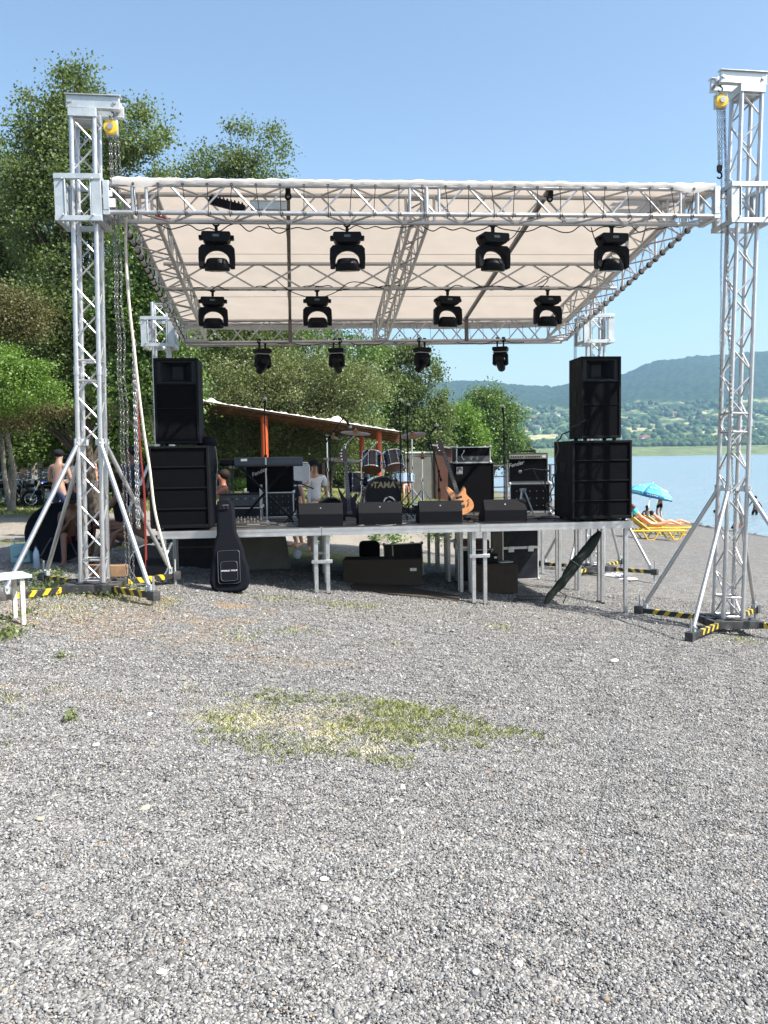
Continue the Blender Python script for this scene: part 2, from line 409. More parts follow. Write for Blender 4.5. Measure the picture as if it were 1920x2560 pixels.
# ------------------------------------------------------------ far shore, hills
def m_vcol(name, bs, bd, rough=.9):
    m, t, b = nodes(name); a = N(t, 'ShaderNodeAttribute', attribute_name='tone'); tc = N(t, 'ShaderNodeTexCoord')
    n = N(t, 'ShaderNodeTexNoise', i_Scale=bs, i_Detail=8., i_Roughness=.75); lk(t, tc.outputs['Object'], n.inputs['Vector'])
    r = ramp(t, n.outputs[0], [(.35, .55), (.65, 1.45)]); lk(t, mix(t, 1., a.outputs['Color'], r.outputs[0], 'MULTIPLY'), b.inputs['Base Color'])
    b.inputs['Roughness'].default_value = rough; b.inputs['Specular IOR Level'].default_value = .1
    bp = N(t, 'ShaderNodeBump', i_Strength=1., i_Distance=bd); lk(t, n.outputs[0], bp.inputs['Height']); lk(t, bp.outputs[0], b.inputs['Normal']); return m
az = np.arange(-1500, 3300, 6.); DD = np.concatenate([np.linspace(1290, 2000, 60), np.linspace(2010, 3300, 130), np.linspace(3320, 3600, 10)])
AZ, DG = np.meshgrid(az, DD)
ridge = np.interp(AZ, [-1500, -600, 300, 900, 1115, 1190, 1300, 1382, 1440, 1555, 1640, 1750, 1920, 2200, 2700, 3300], [90, 150, 170, 165, 184, 185, 178, 164, 178, 198, 226, 240, 254, 262, 230, 120])
px_el = np.select([DG < 1300, DG < 1500, DG < 1650, DG < 2000, DG < 2400], [-5.5+DG*0, -5.5+(DG-1300)/200*20.5, 15+(DG-1500)/150*12, 27+(DG-1650)/350*36, 63+(DG-2000)/400*45], 0)
tt = np.clip((DG-2400)/800, 0, 1); hill = 108+(ridge-108)*(tt**.8); px_el = np.where(DG >= 2400, hill, px_el)
px_el = np.where(DG > 3200, ridge-(DG-3200)/12., px_el)
ZZ = CZ+px_el*DG/2150.
XX = (AZ-960)/2150*DG; YY = DG*1.
fz = np.clip((DG-1950)/400, 0, 1)
ZZ = ZZ+fz*(fbm(XX, YY, 420, 51, 3)*6+fbm(XX, YY, 30, 52, 3)*3.4)
ZZ[0] = -6
forest = np.array([.022, .045, .018]); meadow = np.array([.16, .2, .08]); hay = np.array([.42, .38, .2]); scrub = np.array([.07, .115, .04])
f1 = fbm(XX, YY*1.4, 260, 61, 3); f2 = fbm(XX, YY*2, 110, 62, 3)
colr = np.zeros(XX.shape+(3,)); colr[:] = meadow
w_ = lambda c: c[..., None]
colr = np.where(w_((DG > 1520) & (DG < 1600)), scrub, colr)
colr = np.where(w_((DG > 1600) & (DG < 1625)), np.array([.45, .42, .36]), colr)
fld = (DG > 1640) & (DG < 2020)
cell = np.floor(AZ/95.+.6*np.sin(DG/90.))*7.13+np.floor(DG/110.+.3*np.sin(AZ/60.))*3.7
hsh = np.abs(np.sin(cell*12.9898)*43758.5453) % 1
fc = np.select([w_(hsh < .3), w_(hsh < .5), w_(hsh < .7)], [hay, meadow*1.1, scrub*1.5], meadow*.8)
colr = np.where(w_(fld), fc, colr)
mixf = w_(np.clip((DG-1980+f1*120)/180, 0, 1)); slope = np.where(w_(f2 > .35), meadow*1.1, np.where(w_(f2 > -.1), scrub*1.2, forest*1.3)); slope = np.where(w_((f2 > .75)), hay*.9, slope)
colr = colr*(1-mixf)+slope*mixf
m2 = w_(np.clip((DG-2380-f1*90)/120, 0, 1)); colr = colr*(1-m2)+forest*m2
fs = grid_mesh('far_shore_hills', XX, YY, ZZ, m_vcol('far_land', .035, 8.)); fs['kind'] = 'structure'
ca = fs.data.color_attributes.new('tone', 'FLOAT_COLOR', 'POINT'); ca.data.foreach_set('color', np.concatenate([colr, np.ones(XX.shape+(1,))], -1).reshape(-1).astype(np.float32))
def far_z(px, D):
    i = int(np.argmin(abs(az-px))); j = int(np.argmin(abs(DD-D))); return ZZ[j, i]
def lumps(name, pts, mat, kind='stuff', nx=7, ny=5):     # rounded tree crowns seen from more than a kilometre
    V = []; Q = []; C = []
    base = []
    for i in range(ny):
        a = math.pi*(.02+i/(ny-1)*.78)
        for k in range(nx): base.append((math.sin(a)*math.cos(2*math.pi*k/nx), math.sin(a)*math.sin(2*math.pi*k/nx), math.cos(a)))
    base = np.array(base); q = np.array([(i*nx+k, (i+1)*nx+k, (i+1)*nx+(k+1) % nx, i*nx+(k+1) % nx) for i in range(ny-1) for k in range(nx)])
    n = 0
    for (x, y, z, r, h, c) in pts:
        v = base*(1+rng.uniform(-.25, .25, base.shape[0]))[:, None]*np.array([r, r, h*.6])+np.array([x, y, z+h*.45]); V.append(v); Q.append(q+n); n += len(base); C.append(np.tile(np.array([*c, 1.]), (len(base), 1)))
    me = bpy.data.meshes.new(name); quads_mesh(me, np.concatenate(V), np.concatenate(Q)); me.materials.append(mat)
    ca = me.color_attributes.new('tone', 'FLOAT_COLOR', 'POINT'); ca.data.foreach_set('color', np.concatenate(C).reshape(-1).astype(np.float32))
    o = bpy.data.objects.new(name, me); col.objects.link(o); return tag(o, 'far-off hedgerows and scattered trees on the hillside across the lake', 'trees', kind='stuff')
pts = []
for i in range(5200):
    px = rng.uniform(950, 2150); u = rng.random()
    if u < .22: D = rng.normal(1560, 16)
    elif u < .4: D = rng.normal(1645, 10)
    elif u < .47: D = rng.uniform(1660, 1980)
    else: D = rng.uniform(1960, 2480)
    if D > 1960 and math.sin(px/37.)*math.cos(D/61.)+rng.normal(0, .35) < .1: continue
    s = rng.uniform(.6, 1.25)*(1.15 if D > 1700 else .85)
    c = np.array([.045, .08, .03])*rng.uniform(.7, 1.5); pts.append(((px-960)/2150*D, D, far_z(px, D)-1, 6.5*s, 9*s, c))
lumps('far_trees', pts, m_vcol('far_foliage', .5, 1.))
# farmhouses on the slope
def house(px, D, wd, lab, red=True):
    z = far_z(px, D); t = thing('farmhouse', lab, 'house', ((px-960)/2150*D, D, z), R_(rng.uniform(-25, 25)), 'farmhouses on the far hillside')
    h = wd*.38
    MB().box(-wd/2, wd/2, -wd*.35, wd*.35, -3, h).build('wall', WHITE, t, smooth=False)
    m = MB(); m.prism([(-wd*.55, h+.01), (wd*.55, h+.01), (wd*.3, h+wd*.24), (-wd*.3, h+wd*.24)], -wd*.4, wd*.4, 'y'); m.build('roof', pm('roof_tiles', (.33, .12, .07), .8) if red else pm('grey_roof', (.3, .28, .26), .8), t, smooth=False)
    for k in (-.3, 0, .3): MB().box(wd*k-wd*.05, wd*k+wd*.05, -wd*.35-.12, -wd*.35-.02, h*.35, h*.7).build('window', BLK, t, smooth=False)
for (px, D, wd, lab, rd) in ((1762, 2120, 22, 'white farmhouse with red roof on the hillside right of the speaker stack', True), (1683, 2250, 16, 'small red roofed house among trees on the far slope', True), (1342, 1990, 20, 'white house standing alone behind the lake left of the speaker stack', False),
        (1336, 2200, 12, 'small pale house high on the slope above the white house', True), (1610, 1700, 18, 'low house in the hedge just right of the tall speaker stack', True), (1395, 2300, 12, 'tiny pale house on the hillside beside the speaker cable', False)):
    house(px, D, wd, lab, rd)
# air between here and the hills
hz = MB(); hz.box(-3300, 4800, -40, 3700, -9, 480); ho = hz.build('haze', nodes('haze')[0], smooth=False)
hm = ho.data.materials[0]; ht = hm.node_tree; ht.nodes.remove(ht.nodes['Principled BSDF']); pv = N(ht, 'ShaderNodeVolumePrincipled'); pv.inputs['Density'].default_value = .00015
pv.inputs['Color'].default_value = (.42, .7, 1, 1); pv.inputs['Anisotropy'].default_value = .2
ht.links.new(pv.outputs[0], ht.nodes['Material Output'].inputs['Volume']); tag(ho, 'pale summer haze over the lake and hills', 'haze', kind='stuff')

# ------------------------------------------------------------ foliage
def m_leaf(name, dark, mid, light, back, trans=.35, rough=.42, spec=.5):
    m, t, b = nodes(name); ge = N(t, 'ShaderNodeNewGeometry')
    tc = N(t, 'ShaderNodeTexCoord'); nz = N(t, 'ShaderNodeTexNoise', i_Scale=.55, i_Detail=3.); lk(t, tc.outputs['Object'], nz.inputs['Vector'])
    ad = N(t, 'ShaderNodeMath', operation='MULTIPLY_ADD'); lk(t, nz.outputs[0], ad.inputs[0]); ad.inputs[1].default_value = .9
    s_ = N(t, 'ShaderNodeMath', operation='MULTIPLY'); lk(t, ge.outputs['Random Per Island'], s_.inputs[0]); s_.inputs[1].default_value = .55; lk(t, s_.outputs[0], ad.inputs[2])
    r = ramp(t, ad.outputs[0], [(.3, dark), (.65, mid), (1., light)])
    c = mix(t, ge.outputs['Backfacing'], r.outputs[0], back if back else light)
    lk(t, c, b.inputs['Base Color']); b.inputs['Roughness'].default_value = rough; b.inputs['Specular IOR Level'].default_value = spec
    tr = N(t, 'ShaderNodeBsdfTranslucent'); c2 = mix(t, 1., c, (1.25, 1.3, .5), 'MULTIPLY'); lk(t, c2, tr.inputs[0])
    ms = N(t, 'ShaderNodeMixShader'); ms.inputs[0].default_value = trans; lk(t, b.outputs[0], ms.inputs[1]); lk(t, tr.outputs[0], ms.inputs[2]); lk(t, ms.outputs[0], t.nodes['Material Output'].inputs[0]); return m
L_POP = m_leaf('poplar_leaf', (.042, .072, .02), (.09, .14, .04), (.15, .205, .075), (.14, .18, .085), .36, .5, .3)
L_OLI = m_leaf('olive_green_leaf', (.05, .07, .022), (.1, .13, .045), (.16, .19, .08), None, .3, .5)
L_BRI = m_leaf('bright_green_leaf', (.045, .095, .014), (.085, .16, .026), (.15, .25, .05), None, .4, .5)
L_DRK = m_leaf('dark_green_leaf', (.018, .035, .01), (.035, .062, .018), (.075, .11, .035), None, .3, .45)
L_MID = m_leaf('mid_green_leaf', (.035, .07, .016), (.07, .128, .03), (.13, .205, .06), None, .35, .45)
L_BRN = m_leaf('browning_leaf', (.05, .048, .018), (.085, .08, .03), (.12, .115, .045), None, .3, .6)
BARK = pm('bark', (.07, .055, .042), .9, 0, .35, 3, .9, 14); BARKP = pm('pale_bark', (.2, .185, .16), .9, 0, .35, 3, .9, 14, dirt=((.08, .07, .06), .8))
def leaves_mesh(name, C, size, mat, droop=.25, aspect=.85, up=.35):
    n = len(C); nr = rng.normal(size=(n, 3)); nr[:, 2] += up; nr /= np.linalg.norm(nr, axis=1)[:, None]
    a = np.cross(nr, rng.normal(size=(n, 3))); a /= np.linalg.norm(a, axis=1)[:, None]; b = np.cross(nr, a)
    s = (size*rng.uniform(.6, 1.25, n))[:, None]
    co = np.stack([C-a*s*.5, C-b*s*.5*aspect+nr*s*.08, C+a*s*.5, C+b*s*.5*aspect+nr*s*.08], 1).reshape(-1, 3)
    me = bpy.data.meshes.new(name); quads_mesh(me, co, np.arange(n*4).reshape(-1, 4)); me.materials.append(mat); return me
def tree(name, label, cat, base, lobes, clumps, per, leaf, mat, bark=None, trunk_r=.22, crad=.45, group=None, solid=.35, forks=1, flat=1., lean=(0, 0), limbs=46):
    """lobes: (dx, dy, z, rx, ry, rz, weight) relative to the base"""
    base = Vector(base); t = thing(name, label, cat, base, 0, group)
    wts = np.array([l[6] if len(l) > 6 else l[3]*l[4]*l[5] for l in lobes], float); wts /= wts.sum(); P = []
    for i in range(clumps):
        l = lobes[rng.choice(len(lobes), p=wts)]; d = rng.normal(size=3); d /= np.linalg.norm(d)
        rr = 1-solid*rng.random()**.7
        if rng.random() < .14: rr *= 1.12
        P.append((l[0]+d[0]*l[3]*rr, l[1]+d[1]*l[4]*rr, l[2]+d[2]*l[5]*rr))
    P = np.array(P); P[:, 2] = np.maximum(P[:, 2], .7)
    ztop = P[:, 2].max(); zmean = P[:, 2].mean()
    cs = []
    for p in P:
        k = int(per*rng.uniform(.5, 1.5)); r = crad*rng.uniform(.6, 1.35); cs.append(p+rng.normal(size=(k, 3))*np.array([r, r, r*.75*flat])*.6)
    me = leaves_mesh('crown', np.concatenate(cs), leaf, mat); cr_ = bpy.data.objects.new('crown', me); col.objects.link(cr_); cr_.parent = t
    tb = MB(); ax = Vector((np.mean([l[0] for l in lobes]), np.mean([l[1] for l in lobes]), ztop*.86))
    for f in range(forks):
        o = Vector((rng.uniform(-.5, .5)*(forks > 1), rng.uniform(-.3, .3)*(forks > 1), 0)); l = lobes[f % len(lobes)]
        tip = Vector((l[0], l[1], min(ztop*.92, l[2]+l[5]*.6))) if forks > 1 else ax
        n = 9; pts = []; rs = []
        for i in range(n):
            u = i/(n-1); q = o.lerp(tip, u)+Vector((rng.normal(0, .07), rng.normal(0, .07), 0))*(i > 0); q.z = u*tip.z-(.25 if i == 0 else 0); pts.append(q); rs.append(trunk_r*.62*(1.25 if i == 0 else 1)*(1-.88*u)/(forks**.35))
        tb.path(pts, .1, 9, rs=rs)
        for p in P[rng.random(len(P)) < min(1, limbs/len(P))]:
            p = Vector(p); u = min(.85, max(.18, (p.z/tip.z)*.72)); i = int(u*(n-1)); q = pts[i]
            if (p-q).length > 6: continue
            md = q.lerp(p, .5)+Vector((0, 0, .12)); tb.path([q, md, p], .03, 5, rs=[rs[i]*.45, rs[i]*.25, .012])
    tb.build('trunk', bark or BARK, t); return t
GT = 'poplars and trees of the lakeside grove'
def B(px, Y): P = atY(px, 1150, Y); return (P.x, Y, g(P.x, Y)-.02)
def hh(py, Y, px=960): return atY(px, py, Y).z     # world height seen at a pixel row
# the tall poplar behind the left tower
b = B(215, 24); z0 = b[2]
def LB(px, py, Y, rx, ry, rz, b, w=None, px0=None):
    P = atY(px, py, Y); return (P.x-b[0], P.y-b[1], P.z-b[2], rx, ry, rz) + ((w,) if w else ())
tree('poplar_tree', 'tallest poplar, broad grey-green crown right behind the left front tower', 'tree', b,
     [LB(185, 230, 24, .75, .9, 1.1, b), LB(120, 330, 24, .95, 1.1, 1.1, b), LB(280, 330, 24, 1.1, 1.2, 1.2, b), LB(60, 430, 24, .9, 1.2, 1.2, b), LB(370, 330, 24, .65, .9, .9, b), LB(200, 470, 24, 1.9, 1.5, 1.6, b), LB(400, 440, 24, .35, .8, .5, b), LB(240, 640, 24, 1.7, 1.4, 1.6, b), LB(120, 560, 24, 1.2, 1.3, 1.3, b), LB(300, 820, 24, 1.5, 1.2, 1.4, b, 5), LB(140, 800, 24, 1.5, 1.3, 1.5, b, 6), LB(230, 970, 24, 1.8, 1.3, .9, b, 4), LB(90, 990, 24, 1.4, 1.2, .8, b, 3)],
     800, 150, .08, L_POP, BARK, .34, .4, GT, .6, 2)
b = B(20, 27)
tree('poplar_tree', 'leafy poplar at the left edge, lower than the tallest one beside it', 'tree', b,
     [LB(20, 480, 27, 1.6, 1.4, 1.6, b), LB(-80, 620, 27, 1.9, 1.5, 1.9, b), LB(60, 680, 27, 1.5, 1.3, 1.7, b), LB(10, 850, 27, 1.9, 1.3, 1.5, b)], 430, 110, .095, L_POP, BARKP, .17, .5, GT, .6, 2)
def LBk(px, py, Y, rx, ry, rz, b): return LB(px, py, Y, rx*1.2, ry, rz*1.2, b)
b = B(620, 37.5)
tree('poplar_tree', 'poplar showing two leafy tops above the stage roof', 'tree', b,
     [LBk(600, 345, 37.5, .5, .8, .8, b), LBk(690, 355, 37.5, .6, .8, .8, b), LBk(640, 430, 37.5, 1.3, 1.2, 1.1, b), LBk(530, 420, 37.5, .9, 1.1, .9, b), LBk(470, 450, 37.5, .8, 1., .6, b), LBk(640, 620, 37.5, 2., 1.5, 1.8, b), LBk(480, 640, 37.5, 1.6, 1.3, 1.6, b), LBk(600, 880, 37.5, 2.4, 1.6, 1.8, b)], 560, 110, .105, L_POP, BARK, .26, .5, GT, .55, 2)
b = B(395, 21.5)
tree('poplar_tree', 'dense low poplar filling the gap between left tower and left speaker stack', 'tree', b,
     [LB(390, 620, 21.5, .9, 1., 1.1, b), LB(330, 760, 21.5, 1.1, 1., 1.1, b), LB(420, 800, 21.5, .9, 1., 1., b), LB(330, 960, 21.5, 1.1, 1., .9, b), LB(430, 985, 21.5, .8, .9, .9, b)], 330, 110, .085, L_MID, BARKP, .2, .42, GT, .55, 1)
b = B(-190, 19)
tree('acacia_tree', 'bright green acacia with drooping feathery branches at the left edge', 'tree', b,
     [LB(30, 930, 19, .9, .9, .35, b), LB(100, 985, 19, .6, .8, .3, b), LB(-60, 900, 19, .9, .9, .5, b), LB(-20, 1010, 19, .8, .8, .25, b)], 170, 170, .05, L_BRI, BARKP, .1, .34, GT, .7, 1, .6, limbs=8)
b = B(-260, 20.5)
tree('acacia_tree', 'brownish green leaning acacia above the bright green one at the left edge', 'tree', b,
     [LB(50, 790, 20.5, .7, .8, .6, b), LB(-60, 760, 20.5, .9, .9, .6, b), LB(110, 1020, 20.5, .6, .7, .25, b), LB(20, 1060, 20.5, .7, .7, .2, b)], 190, 160, .055, L_BRN, BARKP, .12, .36, GT, .7, 1, .7, limbs=8)
# grove behind the motorcycles: trunks one can tell apart
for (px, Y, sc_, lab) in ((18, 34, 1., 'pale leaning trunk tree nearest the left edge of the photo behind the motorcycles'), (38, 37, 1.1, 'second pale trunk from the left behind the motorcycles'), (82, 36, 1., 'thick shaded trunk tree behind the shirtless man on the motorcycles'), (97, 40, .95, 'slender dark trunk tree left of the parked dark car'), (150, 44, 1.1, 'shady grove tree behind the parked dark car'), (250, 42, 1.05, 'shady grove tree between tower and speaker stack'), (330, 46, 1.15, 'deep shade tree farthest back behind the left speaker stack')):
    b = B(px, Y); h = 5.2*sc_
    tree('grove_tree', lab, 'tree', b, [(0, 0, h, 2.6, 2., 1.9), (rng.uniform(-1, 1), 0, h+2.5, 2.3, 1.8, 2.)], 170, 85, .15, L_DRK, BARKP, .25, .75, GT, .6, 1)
b = B(660, 36)
tree('spreading_tree', 'wide olive green spreading tree above the orange-posted shed', 'tree', b,
     [LB(620, 960, 36, 2.3, 1.8, 1.5, b), LB(760, 960, 36, 2.4, 1.8, 1.3, b), LB(870, 960, 36, 1.8, 1.5, 1.1, b), LB(540, 1060, 36, 2., 1.5, 1.3, b), LB(700, 1080, 36, 3., 1.6, 1., b), LB(850, 1060, 36, 1.8, 1.5, .9, b), LB(640, 1130, 36, 2.2, 1.4, .7, b), LB(790, 1130, 36, 2.2, 1.4, .7, b)], 700, 130, .085, L_OLI, BARK, .3, .5, GT, .5, 2)
b = B(800, 44)
tree('broad_tree', 'dark broad tree under the rear truss at middle height', 'tree', b,
     [LB(760, 880, 44, 2.8, 2., 2.2, b), LB(880, 900, 44, 2., 1.6, 1.5, b), LB(640, 850, 44, 2.5, 2., 2.2, b), LB(920, 1000, 44, 1.2, 1.4, 1.8, b), LB(820, 1080, 44, 3., 1.6, 1.4, b)], 420, 100, .13, L_MID, BARK, .35, .65, GT, .5, 2)
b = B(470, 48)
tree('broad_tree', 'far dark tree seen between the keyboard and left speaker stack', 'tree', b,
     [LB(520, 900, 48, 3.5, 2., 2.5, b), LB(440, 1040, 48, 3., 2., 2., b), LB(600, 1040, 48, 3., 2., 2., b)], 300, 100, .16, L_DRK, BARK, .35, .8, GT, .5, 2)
b = B(1000, 58)
tree('poplar_tree', 'tall loose poplar behind the drum kit with light showing through', 'tree', b,
     [LB(970, 900, 58, 1.1, 1.2, 1.3, b), LB(1030, 885, 58, 1.1, 1.2, 1.1, b), LB(1085, 945, 58, .8, 1., 1.1, b), LB(1000, 980, 58, 2., 1.6, 1.6, b), LB(1095, 1030, 58, 1., 1.2, 1.6, b), LB(1030, 1070, 58, 2.2, 1.6, 1.6, b), LB(960, 1080, 58, 1.5, 1.3, 1.5, b), LB(1080, 1100, 58, 1.6, 1.3, 1.3, b), LB(1010, 1120, 58, 2.2, 1.3, 1., b)], 560, 100, .16, L_POP, BARKP, .3, .55, GT, .6, 3)
b = B(1150, 64)
tree('broad_tree', 'bright green rounded tree left of the bass amplifier head', 'tree', b,
     [LB(1150, 1050, 64, 1.5, 1.4, 1.2, b), LB(1110, 1100, 64, 1.3, 1.3, 1.3, b), LB(1180, 1110, 64, 1.4, 1.3, 1.2, b), LB(1140, 1140, 64, 1.8, 1.3, .8, b)], 300, 95, .16, L_BRI, BARK, .28, .6, GT, .55)
b = B(1235, 80)
tree('poplar_tree', 'rounded green tree behind the amplifiers, right end of the grove', 'tree', b,
     [LB(1215, 1010, 80, 2., 1.8, 1.8, b), LB(1250, 1050, 80, 2.2, 1.8, 2.2, b), LB(1190, 1080, 80, 1.8, 1.5, 2., b), LB(1275, 1110, 80, 1.7, 1.5, 1.6, b), LB(1230, 1130, 80, 2.6, 1.5, 1.2, b), LB(1190, 1145, 80, 2., 1.5, .9, b), LB(1280, 1145, 80, 1.6, 1.4, .9, b)], 380, 95, .2, L_MID, BARK, .35, .75, GT, .5, 2)
b = B(1322, 86)
tree('conifer_tree', 'small dark conifer at the right foot of the grove by the lake', 'tree', b,
     [LB(1318, 1112, 86, .4, .4, .5, b), LB(1320, 1135, 86, .8, .8, .7, b), LB(1325, 1160, 86, 1.1, 1., .6, b)], 70, 90, .16, L_DRK, BARK, .15, .35, GT, .6)
for (px, Y, sx_) in ((-260, 30, 1.1), (-480, 36, 1.2), (-160, 44, 1.2)):
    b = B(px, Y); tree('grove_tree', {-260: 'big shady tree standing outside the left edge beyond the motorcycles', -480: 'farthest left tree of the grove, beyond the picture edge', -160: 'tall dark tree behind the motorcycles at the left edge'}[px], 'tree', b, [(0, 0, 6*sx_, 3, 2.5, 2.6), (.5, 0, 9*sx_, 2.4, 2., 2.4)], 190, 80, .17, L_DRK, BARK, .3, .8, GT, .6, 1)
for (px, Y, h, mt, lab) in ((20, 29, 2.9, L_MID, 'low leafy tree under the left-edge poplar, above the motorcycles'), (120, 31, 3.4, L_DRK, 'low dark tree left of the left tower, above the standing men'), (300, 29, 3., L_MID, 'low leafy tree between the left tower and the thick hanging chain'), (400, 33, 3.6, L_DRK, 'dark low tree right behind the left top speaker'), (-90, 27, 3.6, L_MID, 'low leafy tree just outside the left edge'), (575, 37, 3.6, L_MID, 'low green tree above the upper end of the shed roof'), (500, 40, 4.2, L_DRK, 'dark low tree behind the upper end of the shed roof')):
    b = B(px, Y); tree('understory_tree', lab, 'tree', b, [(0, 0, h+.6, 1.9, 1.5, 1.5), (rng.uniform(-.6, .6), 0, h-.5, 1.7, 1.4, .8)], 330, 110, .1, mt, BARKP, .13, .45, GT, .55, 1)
# undergrowth closing the view under the crowns
cs = []
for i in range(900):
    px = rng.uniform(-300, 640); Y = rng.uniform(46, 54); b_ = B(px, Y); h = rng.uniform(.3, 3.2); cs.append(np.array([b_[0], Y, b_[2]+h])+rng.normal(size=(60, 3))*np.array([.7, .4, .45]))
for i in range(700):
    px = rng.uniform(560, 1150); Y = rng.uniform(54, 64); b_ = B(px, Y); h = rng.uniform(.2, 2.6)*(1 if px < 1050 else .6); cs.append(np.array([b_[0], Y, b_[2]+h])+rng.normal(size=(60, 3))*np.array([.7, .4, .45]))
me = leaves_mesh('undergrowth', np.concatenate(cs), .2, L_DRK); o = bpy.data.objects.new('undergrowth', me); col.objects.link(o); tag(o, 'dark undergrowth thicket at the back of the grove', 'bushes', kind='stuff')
# small round bush and garden lamp seen beside the left stack
b = B(607, 34); tree('bush', 'small bright round bush on the lawn behind the keyboard', 'bush', b, [(0, 0, .5, .35, .35, .4)], 40, 60, .06, L_BRI, BARK, .03, .16)
# ------------------------------------------------------------ grasses
def blades(name, label, cat, P, hgt, wid, mat, lean=.6):
    n = len(P); a = rng.uniform(0, 6.283, n); h = hgt*rng.uniform(.4, 1.3, n); w_ = wid*rng.uniform(.7, 1.3, n)
    d = np.stack([np.cos(a), np.sin(a), np.zeros(n)], 1); s = np.stack([-np.sin(a), np.cos(a), np.zeros(n)], 1); l = (lean*rng.uniform(.1, 1.4, n)*h)[:, None]
    up = np.array([0, 0, 1.])
    b0 = P-s*w_[:, None]/2; b1 = P+s*w_[:, None]/2; m0 = P+up*(h*.55)[:, None]+d*l*.35; t0 = P+up*(h*.95)[:, None]+d*l
    co = np.stack([b0, b1, m0+s*w_[:, None]*.4, t0, m0-s*w_[:, None]*.4], 1).reshape(-1, 3)
    me = bpy.data.meshes.new(name); quads_mesh(me, co, np.arange(n*5).reshape(-1, 5)); me.materials.append(mat)
    o = bpy.data.objects.new(name, me); col.objects.link(o); return tag(o, label, cat, kind='stuff')
def scat(n, f, X0, X1, Y0, Y1):
    X = rng.uniform(X0, X1, n); Y = rng.uniform(Y0, Y1, n); k = rng.random(n) < f(X, Y); X = X[k]; Y = Y[k]; return np.stack([X, Y, gnp(X, Y)-.004], 1)
GR_G = m_leaf('grass_blade', (.1, .15, .045), (.19, .24, .09), (.38, .4, .2), None, .3, .6, .3)
GR_S = m_leaf('straw_blade', (.42, .36, .22), (.6, .54, .37), (.75, .7, .54), None, .25, .6, .3)
pc = patchC
def zone(lst, X, Y):
    o = np.zeros_like(X)
    for (px, py, wx, wy, k) in lst:
        P = atg(px, py); Pw = abs(atg(px+wx, py).x-P.x); Ph = abs(atg(px, py-wy).y-P.y); d = np.sqrt(((X-P.x)/Pw)**2+((Y-P.y)/Ph)**2)+.45*fbm(X, Y, .22, int(px)+int(py)); o = np.maximum(o, k*np.clip((1.1-d)/.5, 0, 1))
    return o
gz = [(960, 1775, 190, 24, 1), (1010, 1830, 230, 30, 1), (740, 1745, 110, 14, .9), (900, 1765, 200, 18, .9), (620, 1840, 110, 22, .7), (560, 1800, 60, 12, .6), (760, 1865, 160, 26, .6), (1240, 1832, 110, 13, .8), (980, 1905, 70, 20, .6), (1100, 1800, 120, 16, .8), (700, 1890, 90, 16, .5), (680, 1800, 180, 14, .45), (830, 1800, 260, 50, .35)]
sz = [(700, 1808, 130, 22, 1), (800, 1840, 190, 24, .8), (860, 1870, 120, 16, .8), (640, 1815, 90, 22, .7)]
X0, X1, Y0, Y1 = pc.x-2.2, pc.x+2.6, pc.y-1.4, pc.y+1.6
gp = scat(120000, lambda X, Y: np.clip(zone(gz, X, Y)*(1-.6*zone(sz, X, Y))*(.75+.5*fbm(X, Y, .12, 8)), 0, 1), X0, X1, Y0, Y1)
blades('grass_patch', 'thin green grass patch growing in the middle of the gravel', 'grass', gp, .03, .004, GR_G, 1.1)
gp = scat(130000, lambda X, Y: np.clip(zone(sz, X, Y)*(.7+.5*fbm(X, Y, .15, 9)), 0, 1), X0, X1, Y0, Y1)
blades('dry_grass', 'bleached straw lying within the green grass patch', 'grass', gp, .014, .004, GR_S, 2.6)
wz = [(155, 1650, 14, 5, 1), (178, 1805, 16, 10, .9), (262, 1735, 60, 8, .9), (490, 1727, 40, 7, .9), (140, 1720, 40, 8, .6), (20, 1860, 16, 10, 1), (35, 1890, 40, 8, .5), (20, 1740, 50, 14, .6), (35, 1790, 8, 16, .8), (15, 1590, 40, 24, 1), (45, 1560, 22, 30, 1), (600, 1590, 60, 16, .35), (740, 1580, 90, 10, .4), (830, 1510, 180, 8, .5), (960, 1608, 60, 10, .3), (1240, 1565, 40, 6, .6), (1260, 1573, 26, 5, .8), (420, 1505, 26, 16, .8), (720, 1500, 120, 8, .4), (1800, 1825, 10, 5, .8), (350, 1505, 120, 18, .35), (200, 1520, 120, 24, .35), (130, 1490, 90, 14, .7), (1850, 1600, 60, 6, .5)]
gp = scat(260000, lambda X, Y: zone(wz, X, Y)*.5, -4.6, 4.6, 4.2, 12)
blades('sparse_weeds', 'sparse low weeds scattered over the gravel', 'weeds', gp, .035, .006, GR_G, .9)
# leafy weeds at the foot of the left tower and bench
def leafy(name, label, lst, n, size, mat, hgt):
    C = []
    for (px, py, wx, wy) in lst:
        P = atg(px, py); a = abs(atg(px+wx, py).x-P.x); bb = abs(atg(px, py-wy).y-P.y)
        k = max(24, int(n*min(1, (wx*wy)/900.))); q = rng.normal(size=(k, 3))*np.array([a*.5, bb*.5, 0]); x = P.x+q[:, 0]; y = P.y+q[:, 1]; C.append(np.stack([x, y, gnp(x, y)+np.abs(rng.normal(0, hgt, k))], 1))
    me = leaves_mesh(name, np.concatenate(C), size, mat, up=.9); o = bpy.data.objects.new(name, me); col.objects.link(o); return tag(o, label, 'weeds', kind='stuff')
leafy('leafy_weeds', 'leafy ground weeds at the foot of the left front tower', [(230, 1478, 90, 14), (300, 1485, 60, 14), (160, 1468, 70, 12), (90, 1480, 60, 18), (20, 1590, 36, 18), (42, 1545, 18, 24), (155, 1650, 16, 5), (178, 1802, 9, 9), (100, 1440, 90, 16), (250, 1462, 90, 12), (60, 1450, 60, 18)], 420, .035, L_OLI, .035)
